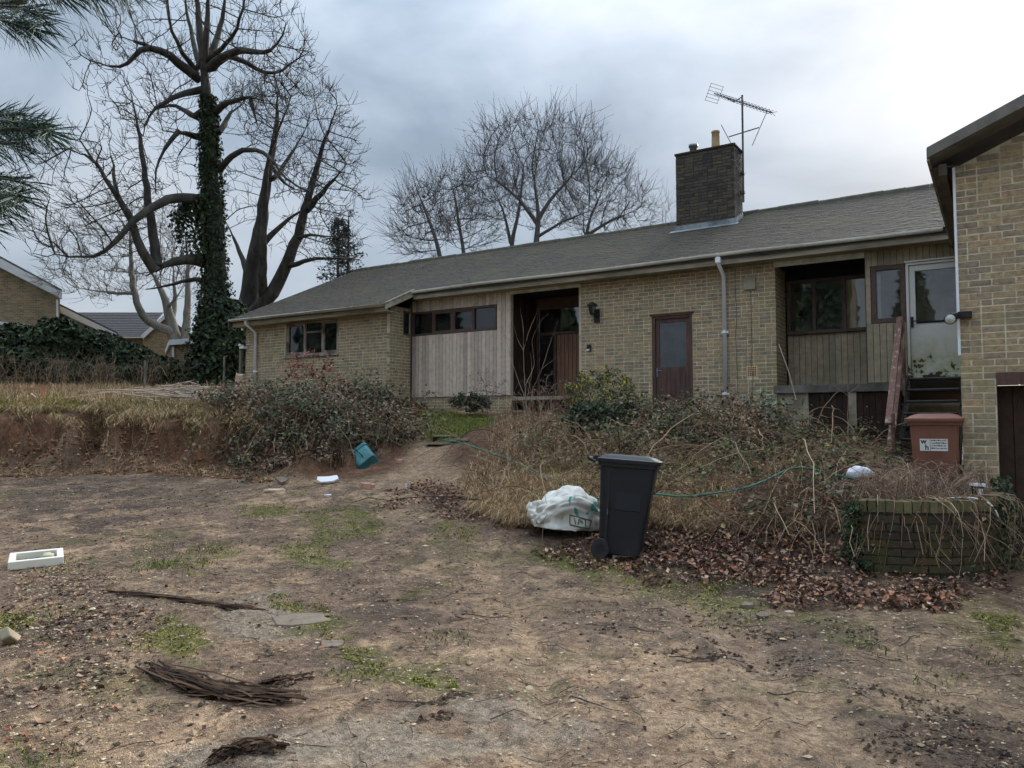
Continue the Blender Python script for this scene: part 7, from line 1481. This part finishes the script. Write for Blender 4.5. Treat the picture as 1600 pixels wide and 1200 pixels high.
q = scatter(gpoly([(1040, 830), (1330, 850), (1330, 930), (1490, 925), (1440, 945), (1200, 935), (1040, 880)]), 2600, .7); ll.add(*leaf_cloud(np.column_stack([q, gz(q) + .02 + .05 * rng.random(len(q))]), np.tile([0, 0, 1.0], (len(q), 1)), .045, pick(DEADLEAF, len(q), .25), jitter=.6))
q = scatter(drive, 1500); ll.add(*leaf_cloud(np.column_stack([q, gz(q) + .01]), np.tile([0, 0, 1.0], (len(q), 1)), .026, pick(DEADLEAF + [S(84, 66, 56)], len(q), .25), jitter=.3))
q = scatter(lf_, 500); ll.add(*leaf_cloud(np.column_stack([q, gz(q) + .01]), np.tile([0, 0, 1.0], (len(q), 1)), .035, pick(DEADLEAF, len(q), .25), jitter=.4)); q = scatter(slp, 2600); ll.add(*leaf_cloud(np.column_stack([q, gz(q) + .03]), np.tile([0, 0, 1.0], (len(q), 1)), .05, pick(DEADLEAF, len(q), .25), jitter=.6)); ll.done('leaf_litter', 'dry', 'reddish brown dead leaves littering the edge of the drive', 'leaves')
tw = Stuff(); q = scatter(drive, 1900); n_ = len(q); a = rng.random(n_) * 6.283; d = np.stack([np.cos(a), np.sin(a)], 1) * (.05 + .22 * rng.random((n_, 1)) ** 2); pts = [q + d * t + rng.normal(0, .008, (n_, 2)) for t in (-.5, -.17, .17, .5)]; P = np.stack([np.column_stack([p_, gz(p_) + .008 + .008 * rng.random(n_)]) for p_ in pts], 1); tw.add(*tubes(P, .0024, .0013, pick([S(70, 58, 50), S(90, 74, 62), S(56, 48, 42), S(120, 100, 82)], n_)))
for px, py, L_ in ((1110, 1035, .5), (1095, 1040, .3), (1430, 1000, .45), (1370, 1010, .4), (930, 1110, .3), (800, 1130, .22), (560, 1030, .3), (650, 1100, .35), (1240, 1080, .3), (760, 965, .4), (1010, 990, .25)):
    c = G1(px, py)[:2]; a = rng.normal(0, .35) + YAW; d = np.array([math.cos(a), math.sin(a)]) * L_; t = np.linspace(-.5, .5, 7)[:, None]; pp_ = c + d * t + np.cumsum(rng.normal(0, .008, (7, 2)), 0); P = np.column_stack([pp_, gz(pp_) + .012])[None]; tw.add(*tubes(P, np.array([.0045]), np.array([.002]), pick([S(62, 52, 46)], 1)))
tw.done('twig_litter', 'dry', 'dark twigs scattered over the muddy drive', 'twigs')
ms = Stuff(); MO = [S(130, 128, 60), S(114, 114, 54), S(146, 140, 70), S(98, 102, 52)]
for k in POL:
    if k.startswith('moss'): q = patchy(scatter(POL[k], 2600 if k in ('moss8', 'moss6', 'moss1') else 1200, .25), 2.6, .42); ms.add(*blades(q, .022, .006, .8, MO))
for px, py, n_ in ((250, 885, 260), (330, 860, 160), (500, 800, 120), (690, 1000, 70), (940, 835, 320), (560, 1050, 60), (1150, 975, 60), (1455, 1065, 60), (1345, 1010, 80), (1555, 1030, 70), (90, 965, 110), (30, 1190, 120), (240, 860, 90), (1180, 860, 60)):
    c = G1(px, py)[:2]; q = c + rng.normal(0, .13, (n_, 2)); ms.add(*blades(q, .045, .005, 1.0, [S(106, 114, 60), S(90, 102, 54), S(130, 132, 78)]))
ms.done('moss_tufts', 'dry', 'mossy green tufts and small weeds growing in the drive', 'moss')
